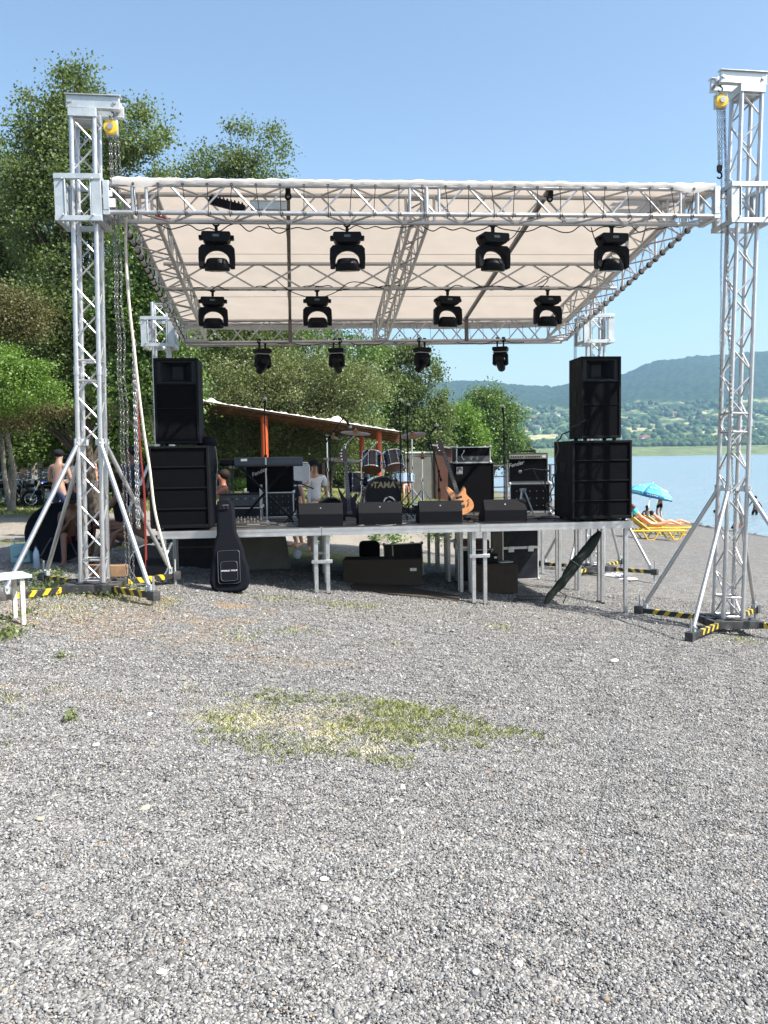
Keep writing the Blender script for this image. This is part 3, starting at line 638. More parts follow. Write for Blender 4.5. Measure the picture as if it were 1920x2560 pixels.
leafy('shore_weeds', 'green weeds growing behind the stage deck by the gravel', [(940, 1350, 16, 24), (1095, 1345, 40, 16), (810, 1350, 18, 18), (985, 1348, 30, 20)], 700, .07, L_MID, .25)
lw = lambda X, Y: np.clip((Y-25.6-.10*(X+10))/1.2, 0, 1)*np.clip((5+.1*(Y-25)-X)/1.5, 0, 1)
gp = scat(190000, lw, -19, 9, 25, 46); blades('lawn_grass', 'sunlit rough lawn behind the stage and left of the tower', 'grass', gp, .11, .022, GR_G, .8)
# ------------------------------------------------------------ gravel
PEB = bpy.data.collections.new('pebbles')
def m_peb():
    m, t, b = nodes('pebble'); oi = N(t, 'ShaderNodeObjectInfo'); tc = N(t, 'ShaderNodeTexCoord')
    r = ramp(t, oi.outputs['Random'], [(0., (.07, .07, .07)), (.2, (.128, .127, .127)), (.5, (.197, .195, .193)), (.8, (.272, .268, .263)), (.95, (.34, .335, .33)), (.985, (.5, .49, .46)), (.99, (.33, .25, .16)), (1., (.2, .12, .08))])
    n = N(t, 'ShaderNodeTexNoise', i_Scale=3., i_Detail=4.); lk(t, tc.outputs['Object'], n.inputs['Vector']); k = ramp(t, n.outputs[0], [(.3, .75), (.7, 1.2)])
    lk(t, mix(t, 1., r.outputs[0], k.outputs[0], 'MULTIPLY'), b.inputs['Base Color']); b.inputs['Roughness'].default_value = .75; b.inputs['Specular IOR Level'].default_value = .35; return m
MP = m_peb()
for i in range(6):
    m_ = MB(); m_.ball((0, 0, 0), .5, (1, rng.uniform(.55, .85), rng.uniform(.3, .5)), 7, 5)
    m_.v = [tuple(np.array(v)*(1+rng.uniform(-.18, .18))) for v in m_.v]
    o = m_.build('pebble', MP, ang=60); col.objects.unlink(o); PEB.objects.link(o)
def gravel():
    P = []
    for (Y0, Y1, n) in ((1.9, 3.6, 105000), (3.6, 6, 160000), (6, 9.2, 140000), (9.2, 13, 50000)):
        Y = np.sqrt(rng.uniform(Y0**2, Y1**2, n)); X = Y*rng.uniform(-.53, .53, n); P.append(np.stack([X, Y, np.zeros(n), np.full(n, {1.9: .74, 3.6: .72, 6: .85, 9.2: 1.1}[Y0])], 1))
    P = np.concatenate(P); dens = np.maximum(zone(gz, P[:, 0], P[:, 1]), zone(sz, P[:, 0], P[:, 1])); P = P[rng.random(len(P)) > dens*.45]
    n = len(P); s = .0125*P[:, 3]*np.exp(rng.normal(0, .36, n)); big = rng.random(n) < .0007; s[big] *= rng.uniform(1.8, 3.2, big.sum())
    z = gnp(P[:, 0], P[:, 1])+.012*fbm(P[:, 0], P[:, 1], 1.3, 3)+.006*fbm(P[:, 0], P[:, 1], .4, 5)+s*.16
    co = np.stack([P[:, 0], P[:, 1], z], 1); me = bpy.data.meshes.new('gravel'); me.vertices.add(n); me.vertices.foreach_set('co', co.astype(np.float32).ravel())
    a = me.attributes.new('size', 'FLOAT', 'POINT'); a.data.foreach_set('value', s.astype(np.float32))
    rot = np.stack([rng.normal(0, .45, n), rng.normal(0, .45, n), rng.uniform(0, 6.283, n)], 1); a = me.attributes.new('turn', 'FLOAT_VECTOR', 'POINT'); a.data.foreach_set('vector', rot.astype(np.float32).ravel())
    me.update(); me.materials.append(MP); o = bpy.data.objects.new('gravel', me); col.objects.link(o); tag(o, 'loose grey beach gravel covering the foreground', 'gravel', kind='stuff')
    gn = bpy.data.node_groups.new('gravel', 'GeometryNodeTree'); gn.interface.new_socket('Geometry', in_out='INPUT', socket_type='NodeSocketGeometry'); gn.interface.new_socket('Geometry', in_out='OUTPUT', socket_type='NodeSocketGeometry')
    I = gn.nodes.new('NodeGroupInput'); O = gn.nodes.new('NodeGroupOutput'); ip = gn.nodes.new('GeometryNodeInstanceOnPoints'); ci = gn.nodes.new('GeometryNodeCollectionInfo')
    ci.inputs['Collection'].default_value = PEB; ci.inputs['Separate Children'].default_value = True; ci.inputs['Reset Children'].default_value = True; ip.inputs['Pick Instance'].default_value = True
    s_ = gn.nodes.new('GeometryNodeInputNamedAttribute'); s_.data_type = 'FLOAT'; s_.inputs[0].default_value = 'size'
    r_ = gn.nodes.new('GeometryNodeInputNamedAttribute'); r_.data_type = 'FLOAT_VECTOR'; r_.inputs[0].default_value = 'turn'
    ri = gn.nodes.new('FunctionNodeRandomValue'); ri.data_type = 'INT'; ri.inputs[4].default_value = 0; ri.inputs[5].default_value = 5
    mp = gn.nodes.new('GeometryNodeMeshToPoints')
    gn.links.new(I.outputs[0], mp.inputs[0]); gn.links.new(mp.outputs[0], ip.inputs['Points']); gn.links.new(ci.outputs[0], ip.inputs['Instance']); gn.links.new(s_.outputs[0], ip.inputs['Scale']); gn.links.new(ri.outputs[2], ip.inputs['Instance Index'])
    er = gn.nodes.new('FunctionNodeEulerToRotation'); gn.links.new(r_.outputs[0], er.inputs[0]); gn.links.new(er.outputs[0], ip.inputs['Rotation']); gn.links.new(ip.outputs[0], O.inputs[0])
    md = o.modifiers.new('scatter', 'NODES'); md.node_group = gn
gravel()
# larger single stones lying loose
def stone(px, py, s, c, lab):
    P = atg(px, py); m_ = MB(); m_.ball((0, 0, 0), .5*s, (1, rng.uniform(.6, .8), rng.uniform(.28, .4)), 10, 7); m_.v = [tuple(np.array(v)*(1+rng.uniform(-.1, .1))) for v in m_.v]
    o = m_.build('stone', pm('stone_'+c, dict(pale=(.62, .6, .56), tan=(.45, .38, .26), red=(.3, .13, .08), dark=(.09, .09, .1))[c], .75, 0, .2, 20, .3, 60), loc=(P.x, P.y, P.z+.12*s), rot=(rng.uniform(-.2, .2), rng.uniform(-.2, .2), rng.uniform(0, 6)), ang=60)
    tag(o, lab, 'stone', 'larger stones lying on the gravel')
for a_ in ((1295, 2415, .055, 'pale', 'biggest flat whitish stone on the gravel near the bottom right'), (366, 2022, .055, 'tan', 'beige rounded stone lying below the left of the grass patch'), (100, 2050, .05, 'tan', 'yellowish stone near the left edge of the gravel'), (1345, 2265, .04, 'tan', 'square tan stone right of the reddish stone'), (1222, 2268, .025, 'red', 'small reddish stone on the bottom right gravel'), (405, 2432, .035, 'pale', 'small white stone near the bottom left of the gravel'),
           (1535, 1655, .1, 'pale', 'flat pale stone alone on the gravel right of the grass patch'), (375, 1788, .05, 'pale', 'pale stone left of the grass patch'), (240, 1865, .06, 'pale', 'flat white stone on the left gravel below the weeds'), (810, 2200, .04, 'pale', 'white stone in the middle of the lower gravel'), (1185, 2490, .045, 'dark', 'upright dark stone casting shadow near the bottom edge')):
    stone(*a_)
# ------------------------------------------------------------ truss towers
def chain_mb(m, p, q, link=.034, r=.0032, wob=0.):
    p = Vector(p); q = Vector(q); L = (q-p).length; n = int(L/(link*.78)); d = (q-p).normalized(); a = d.orthogonal().normalized(); b = d.cross(a)
    for i in range(n):
        c = p.lerp(q, (i+.5)/n)+a*wob*math.sin(i*.21)*math.sin(math.pi*i/n)
        s, t = (a, b) if i % 2 else (b, a); s = (s+t*.3*math.sin(i*1.7)).normalized()
        pts = [c+d*(link*.5*math.cos(u))+s*(link*.3*math.sin(u)) for u in [2*math.pi*k/8 for k in range(8)]]
        m.path(pts, r, 4, closed=True)
def foot_world(T, ang, L):  # outrigger direction in tower frame
    return T
def tower(nm, label, a, b, zb, ztop, lean, arms, head_dir, head, group='truss towers holding the stage roof', leanx=0):
    """built upright in its own frame; arms: list of (angle, length, brace?)"""
    P = S(a, b, zb); t = thing(nm, label, 'truss tower', P, 0, group, rot=(leanx, lean, TH))
    H = ztop-zb; w = .24
    m = MB(); m.truss((0, 0, .04), (0, 0, H), (0, 1, 0), w, w, .0255, .0105, .29)
    for z in (.3, 2.28, 2.5):      # module joints
        if z < H-.3:
            for i in range(4):
                x0, y0 = [(-.12, -.12), (.12, -.12), (.12, .12), (-.12, .12)][i]; x1, y1 = [(-.12, -.12), (.12, -.12), (.12, .12), (-.12, .12)][(i+1) % 4]
                m.tube((x0, y0, z), (x1, y1, z), .0125, 6)
    for x in (-.12, .12):
        for y in (-.12, .12):
            m.tube((x, y, 2.34), (x, y, 2.44), .031, 10); m.tube((x, y, .06), (x, y, .16), .03, 10)
            m.tube((x-.038, y, 2.36), (x+.038, y, 2.36), .007, 6); m.tube((x-.038, y, 2.42), (x+.038, y, 2.42), .007, 6)
    m.build('mast', ALU, t)
    m = MB(); m.cbox((0, 0, 0), (.62, .075, .09)); m.cbox((0, -.25, 0), (.62, .06, .09)); m.cbox((0, .25, 0), (.62, .06, .09)); m.cbox((-.28, 0, -.002), (.06, .5, .085)); m.cbox((.28, 0, -.002), (.06, .5, .085)); m.cbox((0, 0, .049), (.34, .34, .008))
    m.build('base_frame', STEEL, t, bevel=.003)
    for k, (ang, L, br, foot) in enumerate(arms):
        R = rotm(0, 0, ang); d = R @ Vector((1, 0, 0))
        ar = MB().box(.3, L, -.025, .025, -.035, .03).build('outrigger', TAPE, t, bevel=.003, rot=(0, 0, ang))
        MB().cbox((L-.02, 0, 0), (.11, .09, .1)).build('end_socket', STEEL, ar, bevel=.003); MB().cbox((.31, 0, 0), (.1, .085, .1)).build('root_socket', STEEL, ar, bevel=.003)
        zf = foot
        j = MB(); j.tube((L-.02, 0, .2), (L-.02, 0, zf+.01), .011, 8); j.tube((L-.02, 0, -.05), (L-.02, 0, -.12), .022, 8)
        for i in range(14): j.ring((L-.02, 0, .19-i*.012), .0118, .002, 8, 3)
        j.cbox((L-.02, 0, zf+.006), (.12, .12, .012)); j.build('screw_jack', GALV, ar)
        if br:
            bb = MB(); zc = 1.62; bb.tube((L-.1, 0, .09), (.185, 0, zc-.05), .0255, 12); bb.build('brace', ALU, t, rot=(0, 0, ang))
            c = MB(); c.cbox((.15, 0, zc-.01), (.12, .03, .07)); c.tube((.19, -.03, zc-.02), (.19, .03, zc-.02), .012, 8); c.build('top_clamp', ALU2, t, rot=(0, 0, ang)); c = MB(); c.cbox((L-.1, 0, .06), (.05, .045, .1)); c.tube((L-.1, -.04, .09), (L-.1, .04, .09), .012, 8)
            c.build('foot_clamp', ALU2, t, rot=(0, 0, ang))
    for x, y in ((-.12, -.12), (.12, -.12), (.12, .12), (-.12, .12)): MB().tube((x, y, 1.57), (x, y, 1.65), .036, 12).build('brace_collar', ALU, t)
    if head:
        h = MB(); x0, x1 = (-.17, .39) if head_dir > 0 else (-.39, .17)
        for y in (-.115, .115): h.box(x0, x1, y-.02, y+.02, H+.085, H+.215); h.box(x0-.015, x1+.015, y-.045, y+.045, H+.215, H+.225); h.box(x0, x1, y-.04, y+.04, H+.077, H+.085)
        h.box(-.15, .15, -.155, .155, H-.01, H+.077); h.build('head_block', ALU2, t, bevel=.003)
        for x in (x0+.05, x1-.05): p = MB(); p.tube((x, -.14, H+.15), (x, .14, H+.15), .02, 12); p.lathe([(.045, -.02), (.055, -.014), (.045, -.006), (.045, .006), (.055, .014), (.045, .02)], 14, (x, 0, H+.15), rotm(R_(90))); p.build('pulley', GALV, t)
        for x in (x0+.03, x1-.05): MB().tube((x, -.15, H+.15), (x, -.135, H+.15), .02, 6).build('bolt', GALV, t)
    return t
LTz = .27
q45 = [R_(-45), R_(45), R_(135), R_(-135)]
def jz(a, b, zb, ang, L):
    P = S(a, b, 0)+Matrix.Rotation(TH+ang, 3, 'Z') @ Vector((L, 0, 0)); return g(P.x, P.y)-zb
def arms(a, b, zb, L, braces=(1, 1, 1, 1)): return [(q, L, bool(k), min(-.06, jz(a, b, zb, q, L))) for q, k in zip(q45, braces)]
AL, AR = 0., None
# right tower position from its base in the photograph
AR = 7.46; ARB = 7.68; ARS = 7.6
RTz = -.38
ztL = atY(228, 243, 9.6).z-.235; ztR = atY(1852, 179, 10.25).z-.235
print('tower tops', ztL, ztR, 'proj bases', proj(S(0, 0, LTz)), proj(S(AR, 0, RTz)), 'target (226,1452) (1850,1575)')
towerL = tower('truss_tower', 'left front aluminium truss tower on striped outriggers, leafy weeds at its foot', 0, 0, LTz, ztL, R_(.9), arms(0, 0, LTz, 1.12), 1, True)
towerR = tower('truss_tower', 'right front aluminium truss tower, tallest and nearest the lake', AR, 0, RTz, ztR, R_(1.5), [(q, (1.28 if i in (0, 3) else 1.14), k, f) for i, (q, L, k, f) in enumerate(arms(AR, 0, RTz, 1.28))], -1, True)
BR = 5.35
zr1 = g(*S(0, BR).xy)+.12; zr2 = g(*S(ARB, BR).xy)+.12
tower('truss_tower', 'left rear truss tower, mostly hidden behind the black speaker stack', 0, BR, zr1, 4.36, 0, arms(0, BR, zr1, 1.12), 1, False)
tower('truss_tower', 'right rear truss tower standing behind the right speaker stack', ARB, BR, zr2, 4.4, 0, arms(ARB, BR, zr2, 1.14), -1, False)
# hoists
def hoist(label, a, z, hang, side, strands):
    P = S(a, -.02, z); t = thing('chain_hoist', label, 'chain hoist', P, TH, 'chain hoists on the front towers')
    m = MB(); m.box(-.065, .065, -.035, .035, -.09, .07); m.tube((0, -.02, .07), (0, -.02, .1), .02, 8); m.build('gear_case', GALV, t, bevel=.006)
    m = MB(); m.lathe([(.062, -.035), (.075, -.028), (.078, 0), (.07, .02), (.03, .025)], 24, (-.005, -.055, -.015), rotm(R_(90))); m.build('drum_cover', YEL, t)
    m = MB(); m.lathe([(.034, 0), (.034, .006)], 18, (-.005, -.084, -.015), rotm(R_(90))); m.build('maker_plate', SILV, t)
    m = MB(); pts = [(0, 0, .19)]+[(.028*math.sin(u), 0, .135+.03*math.cos(u)) for u in [R_(d) for d in range(0, 280, 35)]]; m.path(pts, .009, 6); m.tube((0, 0, .07), (0, 0, .1), .012, 8); m.build('top_hook', STEEL, t)
    for (x0, y0, x1, y1, zz, w_) in strands:
        m = MB(); chain_mb(m, (x0, y0, -.09), (x1, y1, zz), wob=w_); m.build('chain', CHAIN, t)
    if hang:
        m = MB(); m.cbox((0, 0, hang+.05), (.05, .035, .07)); m.path([(.03*math.sin(u), 0, hang-.03+.035*math.cos(u)) for u in [R_(d) for d in range(-30, 260, 30)]], .01, 6); m.build('load_hook', BLK, t)
    return t
zh = ztL+.085-.16; xh = A(281, 0, zh)
hoist('yellow chain hoist hanging from the head of the left front tower', xh, zh, 0, 1, ((-.01, 0, .03, 0, -(zh-.2), .01), (.03, 0, .07, .02, -(zh-.22), .012), (.055, .02, .075, .05, -(zh-4.7), 0), (-.03, 0, -.01, .01, -(zh-.22), .01)))
zh2 = ztR+.085-.16; xh2 = A(1798, 0, zh2)
dz = atY(1798, 425, 10.2).z-zh2
hoist('yellow chain hoist hanging from the head of the right front tower', xh2, zh2, dz, -1, ((-.03, 0, -.01, 0, dz+.07, .008), (0, 0, 0, 0, dz+.07, .004), (.045, 0, .09, -.2, -(zh2-1.5), .02), (.06, 0, .16, -.2, -(zh2+.3), .03), (.035, .02, .05, .02, -(zh2-1.9), .01)))
# ------------------------------------------------------------ the stage roof
ZF, ZB = 4.39, 3.70       # bottom chords at the front and back trusses
aL, aR = .45, 7.12
roof = thing('stage_roof', 'white canopy roof on aluminium box trusses spanning the four towers', 'stage roof', S(-.02, 0, -.05), 0, rot=(0, R_(-.33), TH))
def dzr(a): return -.05+.0058*a
def zb_(b): return ZF-(ZF-ZB)*(b-.18)/(BR-.18)
m = MB(); m.truss((.34, .0, ZF+.155), (aR+.14, .0, ZF+.155), (0, 0, 1), .36, .3, .0255, .0115, .33)
for a in (aL+.19, aL+.33, (aL+aR)/2-.13, (aL+aR)/2+.06, (aL+aR)/2+.2, aR-.33, aR-.13):
    for y in (-.18, .18): m.tube((a, y, ZF), (a, y, ZF+.31), .0255 if a != aL+.33 and a != aR-.33 and abs(a-(aL+aR)/2) < .1 or a in (aL+.19, aR-.13) else .017, 10)
m.build('front_truss', ALU, roof)
m = MB(); m.truss((aL, BR-.1, ZB+.18), (aR, BR-.1, ZB+.18), (0, 0, 1), .36, .36, .0255, .0115, .36)
for a in ((aL+aR)/2-.1, (aL+aR)/2+.1): m.tube((a, BR-.28, ZB), (a, BR-.28, ZB+.36), .017, 8)
m.build('rear_truss', ALU, roof)
for a, w_ in ((aL+.19, .38), ((aL+aR)/2+.03, .2), (aR-.19, .38)):
    m = MB(); m.truss((a, .2, ZF+.15), (a, BR-.3, ZB+.17), (0, 0, 1), w_, .29, .0255 if w_ > .3 else .022, .0105, .36)
    if w_ > .3:
        for b in (1.3, 2.46, 3.7): m.tube((a-w_/2, b, zb_(b)), (a-w_/2, b, zb_(b)+.29), .018, 8); m.tube((a+w_/2, b, zb_(b)), (a+w_/2, b, zb_(b)+.29), .018, 8)
    m.build('side_truss' if w_ > .3 else 'middle_truss', ALU, roof)
m = MB(); bc = 2.46; zc = zb_(bc)
m.truss((aL+.1, bc, zc+.175), (aR-.1, bc, zc+.175), (0, 0, 1), 0.001, .345, .026, .0125, .62, ends=False); m.build('cross_beam', ALU, roof)
for px, top in ((731, 1), (1310, 0)):
    a0 = A(px, .3, zb_(.3)+.3) if top else A(1366, .3, zb_(.3)+.3); a1 = A(731, BR-.3, ZB+.36) if top else A(1172, BR-.3, ZB+.36)
    m = MB(); m.box(-.024, .024, 0, 1, -.024, .024); o = m.build('ridge_pole', pm('dull_tube', (.13, .115, .11), .5, .3), roof, smooth=False)
    p = Vector((a0, .0, ZF+.345)); q = Vector((a1, BR-.12, ZB+.37)); o.location = p; o.rotation_euler = (q-p).to_track_quat('Y', 'Z').to_euler(); o.scale = (1, (q-p).length, 1)
    k = MB(); k.cbox((a0, .0, ZF+.3), (.06, .08, .09)); k.ring((a0, .0, ZF+.24), .03, .012, 10, 6, rotm(R_(90))); k.build('pole_clamp', BLK, roof)
    k = MB(); k.box(a1-.03, a1+.03, BR-.33, BR-.27, ZB-.02, ZB+.36); k.build('pole_socket', pm('dull_tube', (0, 0, 0)), roof, smooth=False)
# corner sleeves round the towers
def sleeve(a, b, z0, z1, w_, lean, name='corner_sleeve', rollto=0):
    m = MB(); h = w_/2; cx = 0
    for z in (z0, z1):
        for y in (-h, h): m.cbox((0, y, z), (w_+.06, .05, .055))
        for x in (-h, h): m.cbox((x, 0, z), (.05, w_-.05, .05))
    for x in (-h, h):
        for y in (-h, h): m.cbox((x*.9, y*.985, (z0+z1)/2), (.1, .03, z1-z0-.05)); m.cbox((x*.985, y*.8, (z0+z1)/2), (.03, .1, z1-z0-.05))
    for x in (-h, h): m.cbox((x*.62, -h*.99, (z0+z1)/2), (.012, .05, z1-z0-.055))
    for z in (z0+.03, z1-.03):
        for x in (-h+.06, h-.06): m.tube((x, -h-.05, z), (x, -h-.01, z), .012, 6)
    m.build(name, ALU2, roof, bevel=.002, loc=(a, b, 0))
zs0, zs1 = atY(228, 545, 9.4).z, atY(228, 440, 9.4).z
sleeve(.07, 0, zs0+.05, zs1+.05, .43, 0)
zs2, zs3 = atY(1850, 543, 10).z, atY(1850, 452, 10).z
sleeve(ARS+.03, 0, zs2, zs3, .46, 0)
sleeve(0.02, BR, ZB-.03, ZB+.42, .5, 0); sleeve(ARB+.02, BR, ZB-.03, ZB+.42, .5, 0)
for a, sgn in ((.36, 1), (aR+.1, -1)):
    m = MB()
    for z in (ZF, ZF+.31):
        m.cbox((a, 0, z), (.07, .42, .05))
    for y in (-.19, .19): m.cbox((a-.0*sgn, y, ZF+.18), (.06, .05, .31))
    m.build('corner_block', ALU2, roof, bevel=.002)
for (x, y, z, s) in ((.42, -.2, ZF+.1, .07), (.40, -.2, ZF+.2, .05)): MB().cbox((x, y, z), (s, .01, s*1.3)).build('paper_label', WHITE, roof, smooth=False)
# canopy
def m_canopy():
    m, t, b = nodes('canopy_fabric'); tc = N(t, 'ShaderNodeTexCoord')
    n = N(t, 'ShaderNodeTexNoise', i_Scale=2.5, i_Detail=6.); mp = N(t, 'ShaderNodeMapping'); mp.inputs['Scale'].default_value = (1, 4, 1); lk(t, tc.outputs['Object'], mp.inputs[0]); lk(t, mp.outputs[0], n.inputs['Vector'])
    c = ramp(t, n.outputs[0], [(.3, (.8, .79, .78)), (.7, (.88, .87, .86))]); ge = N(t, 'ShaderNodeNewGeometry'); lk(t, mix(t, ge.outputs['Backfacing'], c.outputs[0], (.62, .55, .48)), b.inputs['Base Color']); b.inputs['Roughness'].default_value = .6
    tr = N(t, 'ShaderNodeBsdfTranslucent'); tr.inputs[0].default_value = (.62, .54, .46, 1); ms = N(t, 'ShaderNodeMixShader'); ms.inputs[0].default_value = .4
    bp = N(t, 'ShaderNodeBump', i_Strength=.6, i_Distance=.03); lk(t, n.outputs[0], bp.inputs['Height']); lk(t, bp.outputs[0], b.inputs['Normal'])
    lk(t, b.outputs[0], ms.inputs[1]); lk(t, tr.outputs[0], ms.inputs[2]); lk(t, ms.outputs[0], t.nodes['Material Output'].inputs[0]); return m
CAN = m_canopy()
na, nb = 150, 70
prof = [(-.205, -.035), (-.222, .0), (-.218, .022), (-.19, .034), (-.1, .035), (.1, .034)]   # (b, dz above the top chord) front roll
us = np.linspace(aL-.02, aR+.08, na); pr = [(b, dz, 1) for b, dz in prof]+[(b, .035, 0) for b in np.linspace(.2, BR+.1, nb)]+[(BR+.14, 0, 0), (BR+.14, -.07, 0)]
XA = np.tile(us, (len(pr), 1)); YB = np.tile(np.array([p[0] for p in pr])[:, None], (1, na)); ZC = np.zeros_like(XA)
for i, (b, dz, fr) in enumerate(pr):
    zt = ZF+.31+.026+(0 if b < .2 else -(ZF-ZB-.03)*(b-.18)/(BR-.18)); sag = 0 if fr else -.03*np.sin((us-aL)*math.pi/((aR-aL)/2))**2*abs(math.sin(b*1.27))
    bump = np.zeros(na)
    for c_ in (aL+.2, (aL+aR)/2-.0, 5.35, 2.2, aR-.12): bump += .007*np.exp(-((us-c_)/.13)**2)
    sc_ = (.007)*np.abs(np.sin((us-aL)*math.pi/.262)) if i < 2 else 0
    ZC[i] = zt+dz+sag+(bump if fr else bump*.4*math.exp(-b))+sc_+(.004*np.sin(us*23+i)*(1 if i < 5 else .4))+(.003*np.sin(us*57+i*2) if i < 5 else 0)
    ZC[i] += (.002 if fr else .005)*fbm(us, us*0+b*.7, .55, 91)+(.004*np.sin(us*31+b*9)*math.exp(-abs(b+.2)*2.5))
    if i == 0: ZC[i] -= .045*np.exp(-((us-(aL+.25))/.2)**2)+.06*np.exp(-((us-(aR-.2))/.16)**2)
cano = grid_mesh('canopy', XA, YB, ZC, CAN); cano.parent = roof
for b in (.95, 2.1, 3.9):
    z = zb_(b)+.31+.04; MB().tube((aL, b, z), (aR, b, z), .003, 5).build('seam_cord', pm('seam', (.3, .26, .22), .8), roof)
for s_, x in ((0, aL), (1, aR)):
    m = MB(); pts = [(x+(.01 if s_ else -.01), b, zb_(max(b, .18))+.32+.02-.05+.012*math.sin(b*24)) for b in np.linspace(-.1, BR+.1, 60)]
    V = []; 
    for p in pts: V += [Vector(p)+Vector((0, 0, .055)), Vector(p)]
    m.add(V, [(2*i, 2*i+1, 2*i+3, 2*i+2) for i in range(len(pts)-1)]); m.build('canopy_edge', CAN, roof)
CORD = pm('elastic_cord', (.02, .02, .022), .7)
k = 0; a = aL+.2
while a < aR+.02:
    m = MB(); j = rng.uniform(-.03, .03); pts = [(a, -.2, ZF+.31-.03), (a+j*.3, -.208, ZF+.22), (a+j*.7, -.206, ZF+.12), (a+j, -.212, ZF+.02), (a+j, -.21, ZF-.025), (a+j, -.17, ZF-.03), (a+j+.01, -.146, ZF), (a+j+.012, -.17, ZF+.03), (a+j+.02, -.207, ZF+.012), (a+j+.024, -.21, ZF-.03)]
    m.path(pts, .0045, 5); m.ring((a, -.215, ZF+.3), .012, .004, 8, 4, rotm(R_(90))); m.build('tie_cord', CORD, roof); a += .262
for s_, x, xi in ((0, aL, 1), (1, aR, -1)):
    for b in np.arange(.35, BR-.2, .235):
        m = MB(); z = zb_(b); j = rng.uniform(-.02, .02); m.ring((x, b+j, z), .033, .009, 12, 5, rotm(R_(90))); m.path([(x-.005*xi, b, z+.35), (x-.01*xi, b+j*.5, z+.18), (x-.03*xi, b+j, z+.01)], .0035, 4); m.build('tie_cord', CORD, roof)
for px in np.arange(1015, 1400, 33):
    a = A(px, BR+.08, ZB+.2); m = MB(); m.tube((a, BR+.09, ZB+.33), (a+.02, BR+.09, ZB-.02), .004, 4); m.build('tie_cord', CORD, roof)
# junction box, cables and floodlight on the roof truss
def cable(name, label, pts, r=.006, mat=None, cat='cable', sub=6, group=None):
    P = [Vector(p) for p in pts]; out = []
    for i in range(len(P)-1):
        p0 = P[max(i-1, 0)]; p1 = P[i]; p2 = P[i+1]; p3 = P[min(i+2, len(P)-1)]
        for k in range(sub):
            u = k/sub; out.append(.5*((2*p1)+(p2-p0)*u+(2*p0-5*p1+4*p2-p3)*u*u+(3*p1-p0-3*p2+p3)*u**3))
    out.append(P[-1]); m = MB(); m.path(out, r, 6); o = m.build(name, mat or CORD); return tag(o, label, cat, group)
def onb(px, py, b):
    d = ray(px, py); n = Vector((-math.sin(TH), math.cos(TH), 0)); o = Vector((0, 0, CZ)); k = (S(0, b)-o).dot(n)/d.dot(n); return o+d*k
def runs(label, b, z, a0, a1, seed, droop=.06, n=26):
    r = random.Random(seed); cable('lighting_cable', label, [S(a0+(a1-a0)*i/n, b+r.uniform(-.02, .02), z+dzr(a0+(a1-a0)*i/n)+r.uniform(-droop, .025)) for i in range(n+1)], .0065, group='black power cables tied along the roof trusses')
runs('black cable drooping under the left half of the front truss', .2, ZF-.03, .8, 3.7, 1); runs('black cable drooping under the right half of the front truss', .21, ZF-.03, 3.8, 6.9, 2)
runs('cable looping along the left half of the middle cross beam', bc-.02, zc+.02, .9, 3.8, 3, .05); runs('cable looping along the right half of the middle cross beam', bc-.02, zc+.02, 3.85, 6.6, 4, .05)
runs('cable draped along the rear truss above the small spotlights', BR-.26, ZB-.02, 1.5, 6.3, 5, .05)
for i, (pts, b, lab) in enumerate((([(690, 700), (730, 730), (790, 745), (840, 730), (870, 708), (900, 706), (960, 722)], bc-.04, 'big cable loop hanging beside the leftmost middle-row light'), ([(665, 555), (680, 575), (700, 583), (720, 572), (726, 556)], .18, 'small cable loop below the floodlight'), ([(1180, 722), (1240, 715), (1290, 720), (1340, 705), (1362, 690), (1370, 700), (1350, 722)], bc-.04, 'thin cable loop on the middle beam near the right lights'),
      ([(1478, 568), (1484, 590), (1494, 612), (1500, 620)], .2, 'short cable dropping to the rightmost front light'), ([(1300, 568), (1285, 590), (1268, 602)], .2, 'short cable beside the third front light'))):
    cable('cable_loop', lab, [onb(x, y, b) for x, y in pts], .006)
t = thing('floodlight', 'black floodlight panel tilted on the front truss left of centre', 'floodlight', onb(568, 512, .02), 0, rot=(R_(8), R_(14), TH))
MB().box(-.2, .2, -.07, .07, -.04, .04).build('housing', BLK2, t, bevel=.008); m = MB()
for i in range(9): m.box(-.18+i*.042, -.17+i*.042, -.065, .065, .04, .062)
m.build('cooling_fins', BLK, t, smooth=False)
t = thing('junction_box', 'grey rectangular metal box lying on the front truss behind the tie cords', 'metal box', onb(672, 518, .04), TH); MB().box(-.2, .2, -.08, .08, -.045, .045).build('box_body', pm('grey_box', (.42, .45, .46), .5, .2), t, bevel=.006); m = MB(); m.box(-.205, .205, -.085, .085, .045, .053); m.build('box_lid', pm('grey_box', (0, 0, 0)), t, bevel=.002)
t = thing('ballast', 'short white metal strip tied under the right half of the front truss', 'power strip', onb(1426, 552, .1), 0, rot=(0, R_(-4), TH)); MB().box(-.09, .09, -.02, .02, -.018, .018).build('strip_body', WHITE, t, bevel=.004); MB().box(-.095, -.085, -.015, .015, -.012, .012).build('end_cap', BLK, t, smooth=False)
tag(MB().add([onb(386, 537, .19), onb(428, 546, .19), onb(412, 556, .19), onb(390, 552, .19)], [(0, 1, 2, 3)]).build('red_rag', pm('red_cloth', (.5, .03, .03), .8)), 'small red rag on the front truss near the left tower', 'rag').modifiers.new('s', 'SOLIDIFY').thickness = .006
